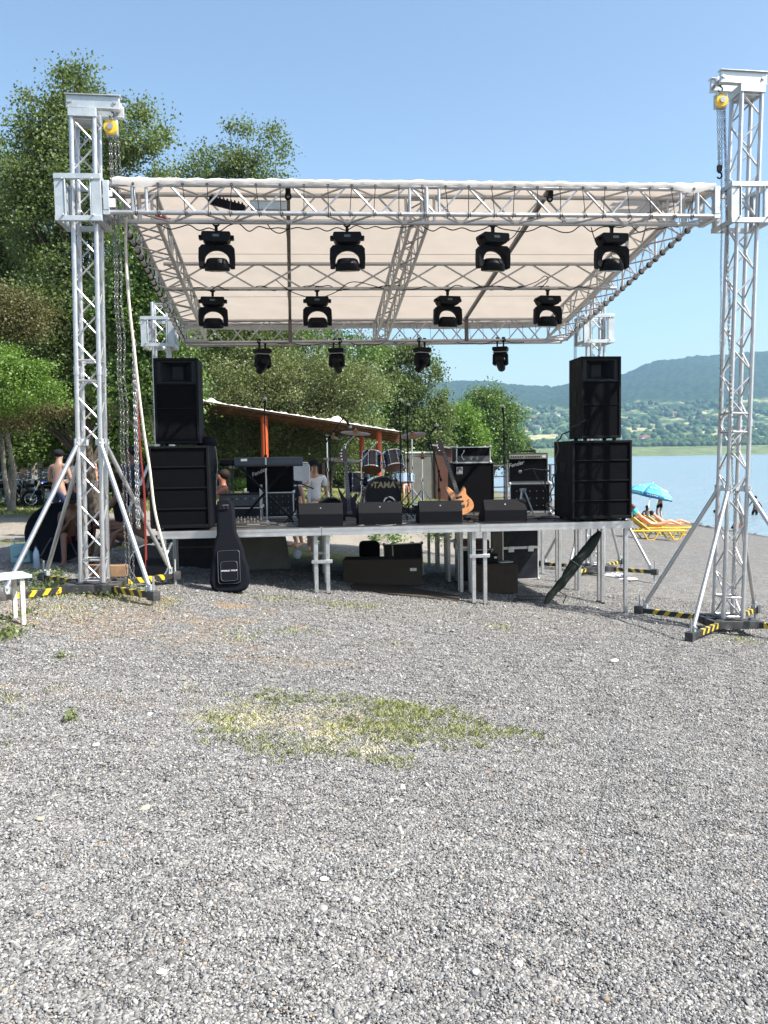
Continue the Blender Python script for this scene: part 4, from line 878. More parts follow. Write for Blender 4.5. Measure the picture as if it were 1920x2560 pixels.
# ------------------------------------------------------------ moving head lights
def moving_wash():
    t = thing('moving_head_light', '', 'stage light')
    m = MB(); m.cbox((0, 0, -.055), (.035, .03, .07)); m.ring((0, 0, 0), .034, .011, 14, 6, rotm(R_(90))); m.tube((.03, -.02, .02), (.03, .02, .02), .008, 6); m.tube((0, 0, -.12), (0, 0, -.08), .012, 8); m.build('clamp', BLK, t)
    m = MB(); m.prism([(-.155, -.115), (.155, -.115), (.165, -.15), (.15, -.2), (.12, -.235), (-.12, -.235), (-.15, -.2), (-.165, -.15)], -.12, .12, 'y')
    base = m.build('base', BLK, t, bevel=.012)
    [MB().cbox((x, 0, -.165), (.045, .1, .045)).build('handle', BLK, base, bevel=.01) for x in (-.175, .175)]
    m = MB(); m.cbox((0, -.121, -.165), (.07, .004, .028)); m.build('display', pm('display_glass', (.08, .09, .1), .2), base, smooth=False)
    m = MB(); m.lathe([(.09, -.25), (.09, -.234)], 20); out = [(-.165, -.25), (.165, -.25), (.2, -.29), (.205, -.4), (.2, -.505), (.145, -.505), (.14, -.42)]
    inn = [(.138*math.cos(u), -.415+.115*math.sin(u)) for u in [R_(d) for d in range(0, 181, 15)]]; poly = [(-.165, -.25), (-.2, -.29), (-.205, -.4), (-.2, -.505), (-.145, -.505)]+inn[::-1]+[(.145, -.505), (.2, -.505), (.205, -.4), (.2, -.29), (.165, -.25)]
    m.prism(poly, -.055, .055, 'y'); m.build('yoke', BLK2, t, bevel=.008)
    h = bpy.data.objects.new('head', None)
    m = MB(); R = rotm(R_(8)); m.lathe([(.09, .075), (.115, .06), (.13, .02), (.142, .01), (.142, -.055), (.135, -.065), (.12, -.066)], 28, (0, 0, -.47), R); hd = m.build('head', BLK, t)
    m = MB(); m.lathe([(.118, -.0665), (.1, -.069), (.02, -.07)], 24, (0, 0, -.47), R); m.build('lens', pm('dark_lens', (.05, .05, .055), .15), hd)
    return t
W0 = moving_wash()
row = []
labs = ['black moving head wash light, first from the left on the front truss', 'front truss wash light hanging second from the left', 'front truss wash light hanging third, right of the middle truss', 'rightmost wash light of the front truss',
        'wash light first from the left on the middle cross beam', 'wash light second from the left on the middle cross beam', 'wash light third from the left on the middle cross beam', 'rightmost wash light of the middle cross beam']
for i, (px, py, b) in enumerate([(541, 560, .19), (868, 566, .19), (1232, 563, .19), (1529, 560, .19), (532, 727, bc), (793, 727, bc), (1119, 727, bc), (1369, 727, bc)]):
    z = (ZF if b < 1 else zc)-.0; a = A(px, b, z-.2); o = W0 if i == 0 else dup(W0)
    o.location = S(a, b, z-.005+dzr(a)); o.rotation_euler = (0, 0, TH+R_([2, -3, 12, 4, 3, -2, 8, 5][i])); o['label'] = labs[i]; o['group'] = 'large moving head lights hanging from the roof'
def moving_spot():
    t = thing('moving_spot_light', '', 'stage light')
    for x in (-.055, .055): m = MB(); m.cbox((x, 0, -.06), (.025, .03, .13)); m.ring((x, 0, 0), .032, .01, 12, 6, rotm(0, 0, 0) @ rotm(R_(90))); m.tube((x-.03, 0, .045), (x+.03, 0, .045), .008, 6); m.build('clamp', BLK, t)
    m = MB(); m.prism([(-.13, -.12), (.13, -.12), (.135, -.17), (.11, -.2), (-.11, -.2), (-.135, -.17)], -.1, .1, 'y'); b_ = m.build('base', BLK, t, bevel=.01)
    m = MB(); m.box(-.125, .125, -.1, .1, -.215, -.205); m.build('trim', pm('grey_trim', (.35, .35, .35), .5), b_, smooth=False)
    m = MB(); poly = [(-.1, -.215), (-.13, -.25), (-.135, -.42), (-.09, -.45), (-.085, -.34)]+[(-.085*math.cos(u), -.33+.05*math.sin(u)) for u in [R_(d) for d in range(0, 181, 20)]]+[(.085, -.34), (.09, -.45), (.135, -.42), (.13, -.25), (.1, -.215)]
    m.prism(poly, -.06, .06, 'y'); m.build('yoke', BLK2, t, bevel=.008)
    R = rotm(R_(55), 0, 0); m = MB(); m.lathe([(.05, .14), (.08, .12), (.085, 0), (.075, -.1), (.065, -.17), (.06, -.172)], 20, (0, 0, -.39), R); hd = m.build('head', BLK, t)
    m = MB(); m.lathe([(.056, -.173), (.04, -.179), (.01, -.182)], 18, (0, 0, -.39), R); m.build('lens', pm('glass_lens', (.5, .55, .6), .08, .6), hd); return t
S0 = moving_spot()
for i, (px, rz, lab) in enumerate(((656, 28, 'small spotlight on the rear truss, first from the left, bright lens tilted right'), (842, -14, 'small rear spotlight, second from the left, lens tilted left'), (1055, 24, 'small rear spotlight, third from the left, near the middle trees'), (1251, -22, 'rightmost small rear spotlight against the open sky'))):
    o = S0 if i == 0 else dup(S0); z = ZB; b = BR-.28; o.location = S(A(px, b, z-.2), b, z+dzr(A(px, b, z-.2))); o.rotation_euler = (0, 0, TH+R_(rz)); o['label'] = lab; o['group'] = 'small spotlights along the rear truss'
# ------------------------------------------------------------ the stage deck
ZD = .795; bD = .78; aD = .577
DECKM = pm('black_phenolic_board', (.035, .033, .032), .5, 0, .35, 3, .2, 90, dirt=((.16, .145, .13), .55)); HOLE = pm('dark_hole', (.02, .02, .02), .7)
dl = {(0, 0): 'front left stage platform under the left speaker stack', (1, 0): 'front middle stage platform carrying the wedge monitors', (2, 0): 'front right stage platform under the right speaker stack'}
colw = ['left', 'middle', 'right']; roww = ['front', 'second', 'third', 'rear']
for r_i in range(4):
    for c_i in range(3):
        a0 = aD+2*c_i+.003; a1 = aD+2*c_i+1.997; b0 = bD+r_i; b1 = b0+.995; P = S(a0, b0, 0)
        t = thing('stage_platform', dl.get((c_i, r_i), f'{roww[r_i]} row {colw[c_i]} platform of the black-topped stage deck'), 'stage platform', (P.x, P.y, ZD), TH, 'aluminium stage platforms')
        L = a1-a0; D = b1-b0
        MB().box(.012, L-.012, .012, D-.012, -.02, 0).build('deck_board', DECKM, t, smooth=False)
        m = MB(); m.box(0, L, 0, .012, -.088, .003); m.box(0, L, D-.012, D, -.088, .003); m.box(0, .012, .012, D-.012, -.088, .003); m.box(L-.012, L, .012, D-.012, -.088, .003)
        m.box(0.002, L-.002, -.006, 0, -.088, -.07); m.box(.002, L-.002, -.004, 0, -.03, .002); m.box(.012, L-.012, D*.5-.02, D*.5+.02, -.08, -.021); m.build('frame_rim', ALU, t, smooth=False)
        for x in (.07, L-.07):
            for y in (.07, D-.07):
                W = S(a0+x, b0+y); zg = g(W.x, W.y)
                # the leftmost legs stand behind the tower foot and are folded steel, the rest reach the ground
                m = MB(); zl = zg-ZD-.01; m.box(x-.024, x+.024, y-.024, y+.024, zl, -.08); lg = m.build('leg', ALU, t, bevel=.004)
                m = MB()
                for zz in np.arange(zl+.1, -.3, .1): m.tube((x+rng.uniform(-.001, .001), y-.0255, zz), (x, y-.02, zz), .0045, 6)
                m.cbox((x, y, zl+.012), (.056, .056, .02)); m.build('leg_holes', HOLE, lg)
                if r_i > 0 and c_i > 0 and x < 1: 
                    m = MB(); m.cbox((x+.03, y-.04, -.42), (.07, .03, .03)); m.build('leg_clamp', BLK, lg, bevel=.003)
for c_i in (1, 2):
    for r_i in range(0, 4, 1):
        a = aD+2*c_i; P = S(a, bD+r_i+.07-.034, ZD-.42+(0 if c_i == 1 else .04)-(.02 if c_i == 2 else 0)); t = thing('leg_coupler', f'flat aluminium bar joining the legs at the {["", "left", "right"][c_i]} platform joint, {roww[r_i]} row', 'coupler', P, TH, 'couplers between stage legs')
        MB().box(-.13, .13, -.01, .004, -.022, .022).build('bar', ALU, t, bevel=.003)
        for x in (-.07, .07): MB().tube((x, -.018, 0), (x, -.009, 0), .008, 6).build('bolt', GALV, t)
# ------------------------------------------------------------ stage gear
def place(px, py_z, b, rz=0):                       # world point on the deck at a pixel column and depth b
    return S(A(px, b, ZD), b, ZD)
def gear(nm, label, cat, px, b, rz=0, z=ZD, group=None, py=None):
    a = A(px, b, z); return thing(nm, label, cat, S(a, b, z), TH+R_(rz), group)
EDGE = pm('case_edge', (.55, .56, .57), .4, .6, .1, 12, dirt=((.25, .25, .25), .5)); LAM = pm('black_laminate', (.014, .015, .02), .35, 0, .3, 6, .15, 120, dirt=((.06, .06, .065), .3)); GREYP = pm('dark_grey_plastic', (.05, .055, .065), .45, 0, .2, 10)
RIB = pm('brace_bar', (.007, .007, .0068), .6, 0, .3, 20)
def sub(label, p0, p1, b):
    a0, a1 = A(p0, b, ZD+.5), A(p1, b, ZD+.5); w = a1-a0; t = thing('bass_speaker', label, 'speaker', S((a0+a1)/2, b, ZD), TH, 'black speaker cabinets at the stage sides'); h = 1.045; d = .8
    m = MB(); m.box(-w/2, w/2, .035, d, .03, h); f = .03
    m.box(-w/2, -w/2+f, 0, .034, .03, h); m.box(w/2-f, w/2, 0, .034, .03, h); m.box(-w/2+f, w/2-f, 0, .034, .03, .03+f*1.4); m.box(-w/2+f, w/2-f, 0, .034, h-f, h); m.build('cabinet', BLK2, t, bevel=.004)
    m = MB(); m.box(-w/2+f, w/2-f, .02, .034, .03+f*1.4, h-f); m.build('grille', GRL, t, smooth=False)
    for z in (.27, .53, .79): MB().box(-w/2+f+.004, w/2-f-.004, .006, .0195, z-.007, z+.007).build('brace_bar', RIB, t, smooth=False)
    for x in (-w/2+.08, w/2-.08):
        for y in (.08, d-.08): MB().tube((x, y, .0), (x, y, .03), .03, 12).build('rubber_foot', RUBBER, t)
    for x in (-w/2-.002, w/2+.002): MB().cbox((x, .4, .7), (.006, .24, .11)).build('handle', BLK, t, bevel=.002)
    return t, (a0+a1)/2, ZD+h
def top(label, p0, p1, b, zb0):
    a0, a1 = A(p0, b, zb0+.5), A(p1, b, zb0+.5); w = a1-a0; t = thing('top_speaker', label, 'speaker', S((a0+a1)/2, b, zb0), TH, 'black speaker cabinets at the stage sides'); h = 1.075; d = .5; f = .03; z0 = .03
    m = MB(); m.box(-w/2, w/2, .25, d, z0, h); hw = w/2-.08; hz0, hz1 = h-.29, h-.05
    m.box(-w/2, -w/2+f, 0, .249, z0, h); m.box(w/2-f, w/2, 0, .249, z0, h); m.box(-w/2+f, w/2-f, 0, .249, h-f, h); m.box(-w/2+f, w/2-f, 0, .249, z0, z0+f)
    m.box(-w/2+f, w/2-f, .03, .249, z0+f, hz0-.03); m.build('cabinet', BLK2, t, bevel=.004)
    m = MB(); iw, i0, i1 = hw*.34, hz0+.05, hz1-.04
    P = [(-hw, .03, hz0), (hw, .03, hz0), (hw, .03, hz1), (-hw, .03, hz1), (-iw, .21, i0), (iw, .21, i0), (iw, .21, i1), (-iw, .21, i1)]
    m.add(P, [(0, 1, 5, 4), (1, 2, 6, 5), (2, 3, 7, 6), (3, 0, 4, 7), (4, 5, 6, 7)]); m.box(-iw-.004, iw+.004, .19, .205, i0-.004, i1+.004); m.box(-w/2+f, -hw, .03, .24, hz0-.03, h-f); m.box(hw, w/2-f, .03, .24, hz0-.03, h-f); m.box(-hw, hw, .03, .24, hz0-.03, hz0-.0005); m.box(-hw, hw, .03, .24, hz1+.0005, h-f)
    m.build('horn', pm('horn_plastic', (.014, .016, .02), .35), t, smooth=False)
    m = MB(); m.box(-w/2+f, w/2-f, .012, .028, z0+f, hz0-.032); m.build('grille', GRL, t, smooth=False)
    MB().box(-w/2+f, w/2-f, .002, .0115, .46, .468).build('seam_bar', RIB, t, smooth=False); MB().box(-w/2+f, w/2-f, .0, .027, hz0-.031, hz0-.018).build('seam_bar', RIB, t, smooth=False)
    for x in (-w/2+.07, w/2-.07):
        for y in (.06, d-.08): MB().tube((x, y, 0), (x, y, .03), .025, 10).build('rubber_foot', RUBBER, t)
    MB().cbox((-w/2-.002, .25, .55), (.006, .18, .2)).build('handle', BLK, t, bevel=.002)
    return t
_, c1, zt1 = sub('large black bass cabinet at the left end of the stage', 373, 524, .9); top('tall black horn-loaded speaker on top of the left bass cabinet', 386, 497, .92, zt1)
_, c2, zt2 = sub('large black bass cabinet at the right end of the stage', 1431, 1580, .9); top('tall black horn-loaded speaker on top of the right bass cabinet', 1453, 1553, .92, zt2)
t = thing('baseball_cap', 'dark cap with camouflage brim left on the left bass cabinet', 'cap', S(A(520, 1.35, zt1), 1.35, zt1), .6); m = MB(); m.lathe([(.11, 0), (.115, .03), (.1, .08), (.06, .12), (.01, .132)], 16); m.build('crown', CLOTHK, t); m = MB(); m.prism([(-.08, .06), (.08, .06), (.07, .15), (0, .19), (-.07, .15)], .0, .012, 'z'); m.build('brim', pm('camo', (.12, .12, .08), .8), t)
# wedge monitors
def wedge():
    t = thing('floor_monitor', '', 'speaker'); w = .56
    prof = [(0, 0), (-.012, .165), (.085, .295), (.12, .298), (.43, .07), (.43, 0)]
    MB().prism(prof, -w/2, w/2, 'x').build('cabinet', BLK2, t, bevel=.006)
    m = MB(); R = rotm(math.atan2(-.228, .31)); m.cbox((0, .28, .19), (w-.05, .34, .008), R); m.build('grille', GRL, t, smooth=False)
    m = MB(); m.cbox((0, .04, .237), (.012, .004, .012), rotm(R_(-37))); m.build('screw', GALV, t)
    return t
wd = wedge()
for i, (p0, p1, lab, rz) in enumerate(((747, 857, 'wedge monitor farthest left along the stage front', 1), (895, 1006, 'wedge monitor in front of the bass drum', 0), (1048, 1156, 'wedge monitor in front of the natural bass guitar', -1), (1211, 1318, 'wedge monitor farthest right along the stage front', -1))):
    o = wd if i == 0 else dup(wd); b = 1.0+[.0, .0, .03, .02][i]; a = (A(p0, b, ZD+.15)+A(p1, b, ZD+.15))/2; o.location = S(a, b, ZD); o.rotation_euler = (0, 0, TH+R_(rz)); o['label'] = lab; o['group'] = 'wedge floor monitors'
# flight case
def case_mb(t, w, d, h, fr='case_body', lid=None, mat=None):
    MB().box(-w/2+.008, w/2-.008, .008, d-.008, .008, h-.008).build(fr, mat or LAM, t, smooth=False)
    m = MB(); e = .014
    for x in (-w/2, w/2-e):
        for y in (0, d-e): m.box(x, x+e, y, y+e, 0, h)
    for z in (0, h-e):
        for y in (0, d-e): m.box(-w/2+e, w/2-e, y, y+e, z, z+e)
        for x in (-w/2, w/2-e): m.box(x, x+e, e, d-e, z, z+e)
    if lid: m.box(-w/2-.002, w/2+.002, -.002, .0075, lid-.02, lid+.02); 
    m.build('metal_edges', EDGE, t, smooth=False)
    for x in (-w/2, w/2):
        for y in (0, d):
            for z in (0, h): MB().ball((x*.985, y+(.006 if y == 0 else -.006), z+(.006 if z == 0 else -.006)), .026, n=8, m=6).build('ball_corner', EDGE, t)
# bass amplifier stack
t = gear('bass_cabinet', 'big black bass cabinet with round emblem under the amplifier head', 'amplifier', 1185, 3.15, 2); w = .64; h = .76
m = MB(); m.box(-w/2, w/2, .03, .4, 0, h); m.box(-w/2, -w/2+.02, 0, .03, 0, h); m.box(w/2-.02, w/2, 0, .03, 0, h); m.box(-w/2+.02, w/2-.02, 0, .03, h-.02, h); m.box(-w/2+.02, w/2-.02, 0, .03, 0, .02); m.build('cabinet', BLK2, t, bevel=.004)
MB().box(-w/2+.02, w/2-.02, .012, .0295, .02, h-.02).build('grille', GRL, t, smooth=False); MB().box(w/2-.001, w/2+.006, .02, .39, .01, h-.01).build('side_trim', EDGE, t, smooth=False); MB().box(-w/2+.001, w/2-.001, .001, .02, h+.0005, h+.006).build('top_trim', EDGE, t, smooth=False)
m = MB(); m.cbox((-w/2+.1, .009, h-.11), (.095, .006, .11)); em = m.build('emblem', SILV, t, smooth=False); m = MB()
for r in (.012, .025, .037): m.path([(-w/2+.1+r*math.cos(u), .005, h-.1+r*math.sin(u)) for u in [R_(dg) for dg in range(-60+int(r*900), 230+int(r*900), 20)]], .0035, 5)
m.box(-w/2+.065, -w/2+.135, .004, .0055, h-.156, h-.15); m.build('emblem_rings', BLK, em)
t = gear('bass_amplifier', 'silver-edged black amplifier head standing on the bass cabinet', 'amplifier', 1184, 3.15, 2, ZD+h+.007); case_mb(t, .54, .36, .245)
m = MB(); m.box(-.25, .25, -.004, .006, .02, .1); m.build('front_panel', GREYP, t, smooth=False)
for i in range(9): MB().tube((-.2+i*.032, -.014, .055), (-.2+i*.032, -.004, .055), .008, 8).build('knob', SILV if i % 3 == 2 else BLK, t)
m = MB(); m.box(-.24, .24, -.003, .006, .115, .225); m.build('mesh_panel', GRL, t, smooth=False)
cable('white_cable', 'short white cable hanging over the front of the amplifier head', [onb(1158, 1115, 3.25), onb(1160, 1128, 3.13), onb(1154, 1140, 3.13), onb(1160, 1150, 3.13)], .005, WHITE)
# combo amplifier on its flight case, turned to the left
t = gear('flight_case', 'open flight case with metal edges under the guitar combo on the right', 'case', 1325, 3.0, -14); case_mb(t, .62, .5, .44)
m = MB(); m.box(-.27, .27, -.002, .004, .05, .4); m.build('front_panel', GRL, t, smooth=False); m = MB()
for i in range(5):
    for j in range(3): m.tube((-.2+i*.1, -.01, .1+j*.11), (-.2+i*.1, 0, .1+j*.11), .006, 6)
m.build('rivets', GALV, t)
t = gear('guitar_amplifier', 'guitar combo with silver script badge on the right flight case', 'amplifier', 1320, 3.0, -14, ZD+.442); w = .6; h = .46
m = MB(); m.box(-w/2, w/2, .02, .27, .012, h); m.box(-w/2, w/2, 0, .02, h-.02, h); m.box(-w/2, w/2, 0, .02, .012, .03); m.box(-w/2, -w/2+.02, 0, .02, .03, h-.02); m.box(w/2-.02, w/2, 0, .02, .03, h-.02); m.build('cabinet', pm('black_tolex', (.03, .03, .033), .6, 0, .3, 20, .5, 300), t, bevel=.006)
MB().box(-w/2+.02, w/2-.02, .006, .0195, .03, h-.09).build('grille_cloth', GRL, t, smooth=False)
cpn = MB().box(-w/2+.02, w/2-.02, -.002, .0195, h-.088, h-.022).build('control_panel', pm('aged_panel', (.34, .32, .27), .4, .3, .1, 20), t, smooth=False)
for i in range(13): MB().tube((-.25+i*.034+(.02 if i > 5 else 0), -.018, h-.055), (-.25+i*.034+(.02 if i > 5 else 0), -.002, h-.055), .011, 10).build('knob', BLK, t)
MB().cbox((.24, -.004, h-.055), (.05, .004, .03)).build('maker_plate', WHITE, t, smooth=False)
m = MB(); m.path([(-.12, .13, h), (-.1, .13, h+.03), (.1, .13, h+.03), (.12, .13, h)], .012, 6); m.build('carry_handle', BLK, t)
SIL2 = pm('script_silver', (.5, .5, .5), .3, .6, .02)
text_obj('Fender', SIL2, t, .085, (-.18, .002, h-.17), (R_(90), R_(-14), 0), depth=.002, shear=.35)
# keyboard side: big combo on two rack cases
t = gear('flight_case', 'black rack case with bright metal edges under the keyboard amplifier', 'case', 678, 3.0, 0); case_mb(t, .68, .5, .375); m = MB(); m.box(-.31, .31, -.002, .004, .03, .345); pn = m.build('front_panel', LAM, t, smooth=False); m = MB()
for i in range(7):
    for j in range(4): m.tube((-.26+i*.087, -.006, .06+j*.085), (-.26+i*.087, -.002, .06+j*.085), .005, 6)
m.build('rivets', GALV, pn)
for x in (-.18, .18): MB().cbox((x, -.006, .1), (.11, .008, .09)).build('latch', STEEL, t, bevel=.003)
t = gear('keyboard_amplifier', 'big black amplifier with script badge behind the keyboard stand', 'amplifier', 676, 3.05, 0, ZD+.377); MB().box(-.35, .35, 0, .32, 0, .52).build('cabinet', BLK2, t, bevel=.006); MB().box(-.33, .33, -.012, 0, .02, .5).build('grille', GRL, t, bevel=.003)
text_obj('Fender', SIL2, t, .085, (-.16, -.014, .3), (R_(90), R_(-24), 0), depth=.002, shear=.3)
t = gear('flight_case', 'lower rack case with open lid beside the left speaker stack', 'case', 600, 2.2, 0); case_mb(t, .6, .5, .2)
t = gear('effects_rack', 'black rack unit with switches on the lower left case', 'rack unit', 600, 2.25, 0, ZD+.202); MB().box(-.28, .28, 0, .4, 0, .19).build('chassis', LAM, t, bevel=.004); m = MB(); m.box(-.27, .27, -.006, 0, .02, .17); m.build('front_panel', GREYP, t, smooth=False)
for i in range(8): MB().tube((-.22+i*.06, -.018, .12), (-.22+i*.06, -.006, .12), .01, 8).build('knob', SILV if i % 2 else BLK, t)
MB().box(.275, .3, -.01, .42, -.01, .3).build('side_frame', EDGE, t, smooth=False)
# mixing console lying at the front
t = gear('mixing_desk', 'flat brown-black mixing desk lying at the stage edge beside the gig bag', 'mixer', 618, 1.2, 3); MB().prism([(0, 0), (0, .055), (.28, .1), (.33, .1), (.33, 0)], -.25, .25, 'x').build('console_body', pm('brown_black', (.045, .038, .032), .4, .2), t, bevel=.006)
for i in range(10):
    for j in range(3): MB().tube((-.2+i*.042, .06+j*.07, .06+j*.023), (-.2+i*.042, .06+j*.07, .08+j*.023), .008, 6).build('knob', SILV if (i+j) % 3 else GREYP, t)
MB().box(-.245, .245, -.004, 0, .012, .018).build('front_strip', SILV, t, smooth=False); MB().cbox((.08, -.003, .036), (.16, .004, .012)).build('silver_print', SILV, t, smooth=False)
# keyboard in its bag on a cross stand
zk = atY(680, 1166, 12.1).z; bk = 1.95; a0 = A(548, bk, zk); a1 = A(757, bk, zk)
t = thing('keyboard', 'long keyboard with grey-blue back panel and small white label on an X stand', 'keyboard', S((a0+a1)/2, bk, zk), TH); Lk = a1-a0
MB().prism([(0, 0), (-.01, .05), (.02, .125), (.06, .13), (.3, .06), (.3, 0)], -Lk/2+.2, Lk/2, 'x').build('case', pm('blue_black_plastic', (.022, .028, .038), .35), t, bevel=.008)
MB().prism([(0.02, 0.02), (0.01, .05), (.03, .1), (.06, .11), (.26, .06), (.26, .02)], -Lk/2, -Lk/2+.199, 'x').build('end_block', BLK, t, bevel=.01)
m = MB(); m.cbox((-.23, -.001, .095), (.085, .006, .035), rotm(R_(-22))); m.build('sticker', WHITE, t, smooth=False)
t2 = thing('keyboard_stand', 'black X shaped stand carrying the keyboard', 'stand', S((a0+a1)/2+.05, bk, ZD), TH); hk = zk-ZD-.01
m = MB(); m.tube((-.33, .1, hk), (.36, .1, .02), .016, 8); m.build('leg', BLK, t2); m = MB(); m.tube((.3, .14, hk), (-.36, .14, .02), .016, 8); m.build('leg', BLK, t2)
m = MB(); m.tube((-.33, -.08, hk), (-.33, .3, hk), .014, 8); m.build('top_bar', BLK, t2); m = MB(); m.tube((.3, -.08, hk), (.3, .3, hk), .014, 8); m.build('top_bar', BLK, t2); m = MB(); m.tube((-.36, -.15, .02), (-.36, .35, .02), .016, 8); m.build('foot_bar', BLK, t2); m = MB(); m.tube((.36, -.15, .02), (.36, .35, .02), .016, 8); m.build('foot_bar', BLK, t2)
# ---- drum kit
DB = 3.35; drum = thing('drum_kit', 'blue-black drum kit with two raised toms and lettered bass drum', 'drum kit', S(A(957, DB, ZD), DB, ZD), TH+R_(3)); ad_ = A(957, DB, ZD)
def dl_(px, py, b): P = onb(px, py, b); q = Matrix.Rotation(-(TH+R_(3)), 3, 'Z') @ (P-drum.location); return q
BLUE = pm('blue_black_lacquer', (.006, .012, .035), .18, 0, .2, 5, coat=.5); HEADB = pm('tan_drumhead', (.36, .17, .07), .4, 0, .15, 4); HEADK = pm('black_drumhead', (.012, .014, .018), .35)
Rx = rotm(R_(90)); m = MB(); m.lathe([(.275, -.2), (.275, .2)], 36, (0, .2, .29), Rx); bdr = m.build('bass_drum', BLUE, drum)
for y in (-.01, .41): MB().lathe([(.268, -.018), (.29, -.018), (.29, .018), (.268, .018)], 36, (0, y, .29), Rx, closed=True).build('hoop', BLUE if y < 0 else CHROME, bdr)
MB().lathe([(.27, .002), (.27, -.002)], 36, (0, -.012, .29), Rx).build('front_head', HEADK, bdr)
text_obj('TAMA', pm('tan_print', (.3, .24, .15), .5), bdr, .13, (.02, -.032, .44), (R_(90), 0, 0), depth=.001, bold=.004, shear=.1)
m = MB(); m.prism([(-.19, .41), (-.16, .41), (-.145, .47), (-.175, .47)], -.033, -.03, 'y'); m.build('emblem', pm('tan_print', (0, 0, 0)), bdr)
m = MB(); m.path([(.1+.085*math.cos(u), -.03, .17+.085*math.sin(u)) for u in [R_(d) for d in range(0, 360, 15)]], .012, 6, closed=True); m.build('white_ring', WHITE, bdr); MB().lathe([(.045, 0), (.045, .004)], 20, (.1, -.028, .155), Rx).build('white_spot', pm('grey_print', (.3, .32, .34), .5), bdr)
for k in range(8):
    u = R_(22+45*k); m = MB(); m.tube((.292*math.cos(u), -.02, .29+.292*math.sin(u)), (.292*math.cos(u), .12, .29+.292*math.sin(u)), .006, 6); m.cbox((.284*math.cos(u), .14, .29+.284*math.sin(u)), (.03, .05, .02), rotm(0, -u)); m.build('tension_lug', CHROME, bdr)
def tom(px, py, b, r, h, tilt, roll, chrome=False, nm='tom'):
    c = dl_(px, py, b); R = rotm(R_(tilt), R_(roll)); m = MB(); m.lathe([(r, -h/2), (r, h/2)], 30, c, R); o = m.build(nm, CHROME if chrome else BLUE, drum)
    m = MB(); m.lathe([(r*.98, -h/2-.004), (r*.98, -h/2+.001)], 28, c, R); m.build('bottom_head', HEADB, o)
    for s_ in (-1, 1): MB().lathe([(r*.985, s_*h/2-.008), (r+.008, s_*h/2-.008), (r+.008, s_*h/2+.008), (r*.985, s_*h/2+.008)], 30, c, R, closed=True).build('rim', CHROME, o)
    for k in range(8):
        u = R_(20+45*k); m = MB(); p = R @ Vector(((r+.008)*math.cos(u), (r+.008)*math.sin(u), h/2)); q = R @ Vector(((r+.008)*math.cos(u), (r+.008)*math.sin(u), -h/2)); m.tube(c+p, c+q, .0035, 5); e = R @ Vector(((r+.008)*math.cos(u), (r+.008)*math.sin(u), h*.18)); m.ball(c+e, .013, n=6, m=4); e = R @ Vector(((r+.008)*math.cos(u), (r+.008)*math.sin(u), -h*.18)); m.ball(c+e, .013, n=6, m=4); m.build('tension_rod', CHROME, o)
    return o
tom(928, 1155, DB+.3, .152, .27, -28, 6); tom(983, 1152, DB+.3, .152, .25, -28, -6); tom(892, 1205, DB+.5, .2, .32, 0, 0, nm='floor_tom'); tom(1008, 1196, DB+.45, .175, .12, -8, 0, True, 'snare_drum')
m = MB(); c = dl_(957, 1185, DB+.3); m.tube(c-Vector((0, 0, .12)), c+Vector((0, 0, .2)), .018, 12); m.tube(c+Vector((0, 0, .16)), dl_(942, 1148, DB+.3), .012, 8); m.tube(c+Vector((0, 0, .16)), dl_(972, 1146, DB+.3), .012, 8); m.ball(c+Vector((-.03, 0, .19)), .028, n=10, m=6); m.ball(c+Vector((.03, 0, .19)), .028, n=10, m=6); m.cbox(c+Vector((0, 0, .05)), (.06, .05, .05)); m.build('tom_holder', CHROME, drum)
BRASS = pm('cymbal_bronze', (.2, .1, .035), .4, .6, .15, 10)
def stand_mb(m, base, topz, spread=.3, r=.011, legs=3, rot=0, h=.34):
    m.tube(base+Vector((0, 0, .05)), Vector((base.x, base.y, topz)), r, 10)
    for k in range(legs):
        u = rot+2*math.pi*k/legs; f = base+Vector((spread*math.cos(u), spread*math.sin(u), .012)); m.tube(base+Vector((.015*math.cos(u), .015*math.sin(u), h)), f, r*.7, 6); m.tube(base+Vector((0, 0, .1)), base.lerp(f, .55)+Vector((0, 0, h*.42)), r*.45, 5); m.ball(f, r*1.4, n=6, m=4)
    m.tube(Vector((base.x, base.y, topz*.55+base.z*.45)), Vector((base.x, base.y, topz*.55+base.z*.45+.05)), r*1.8, 8)
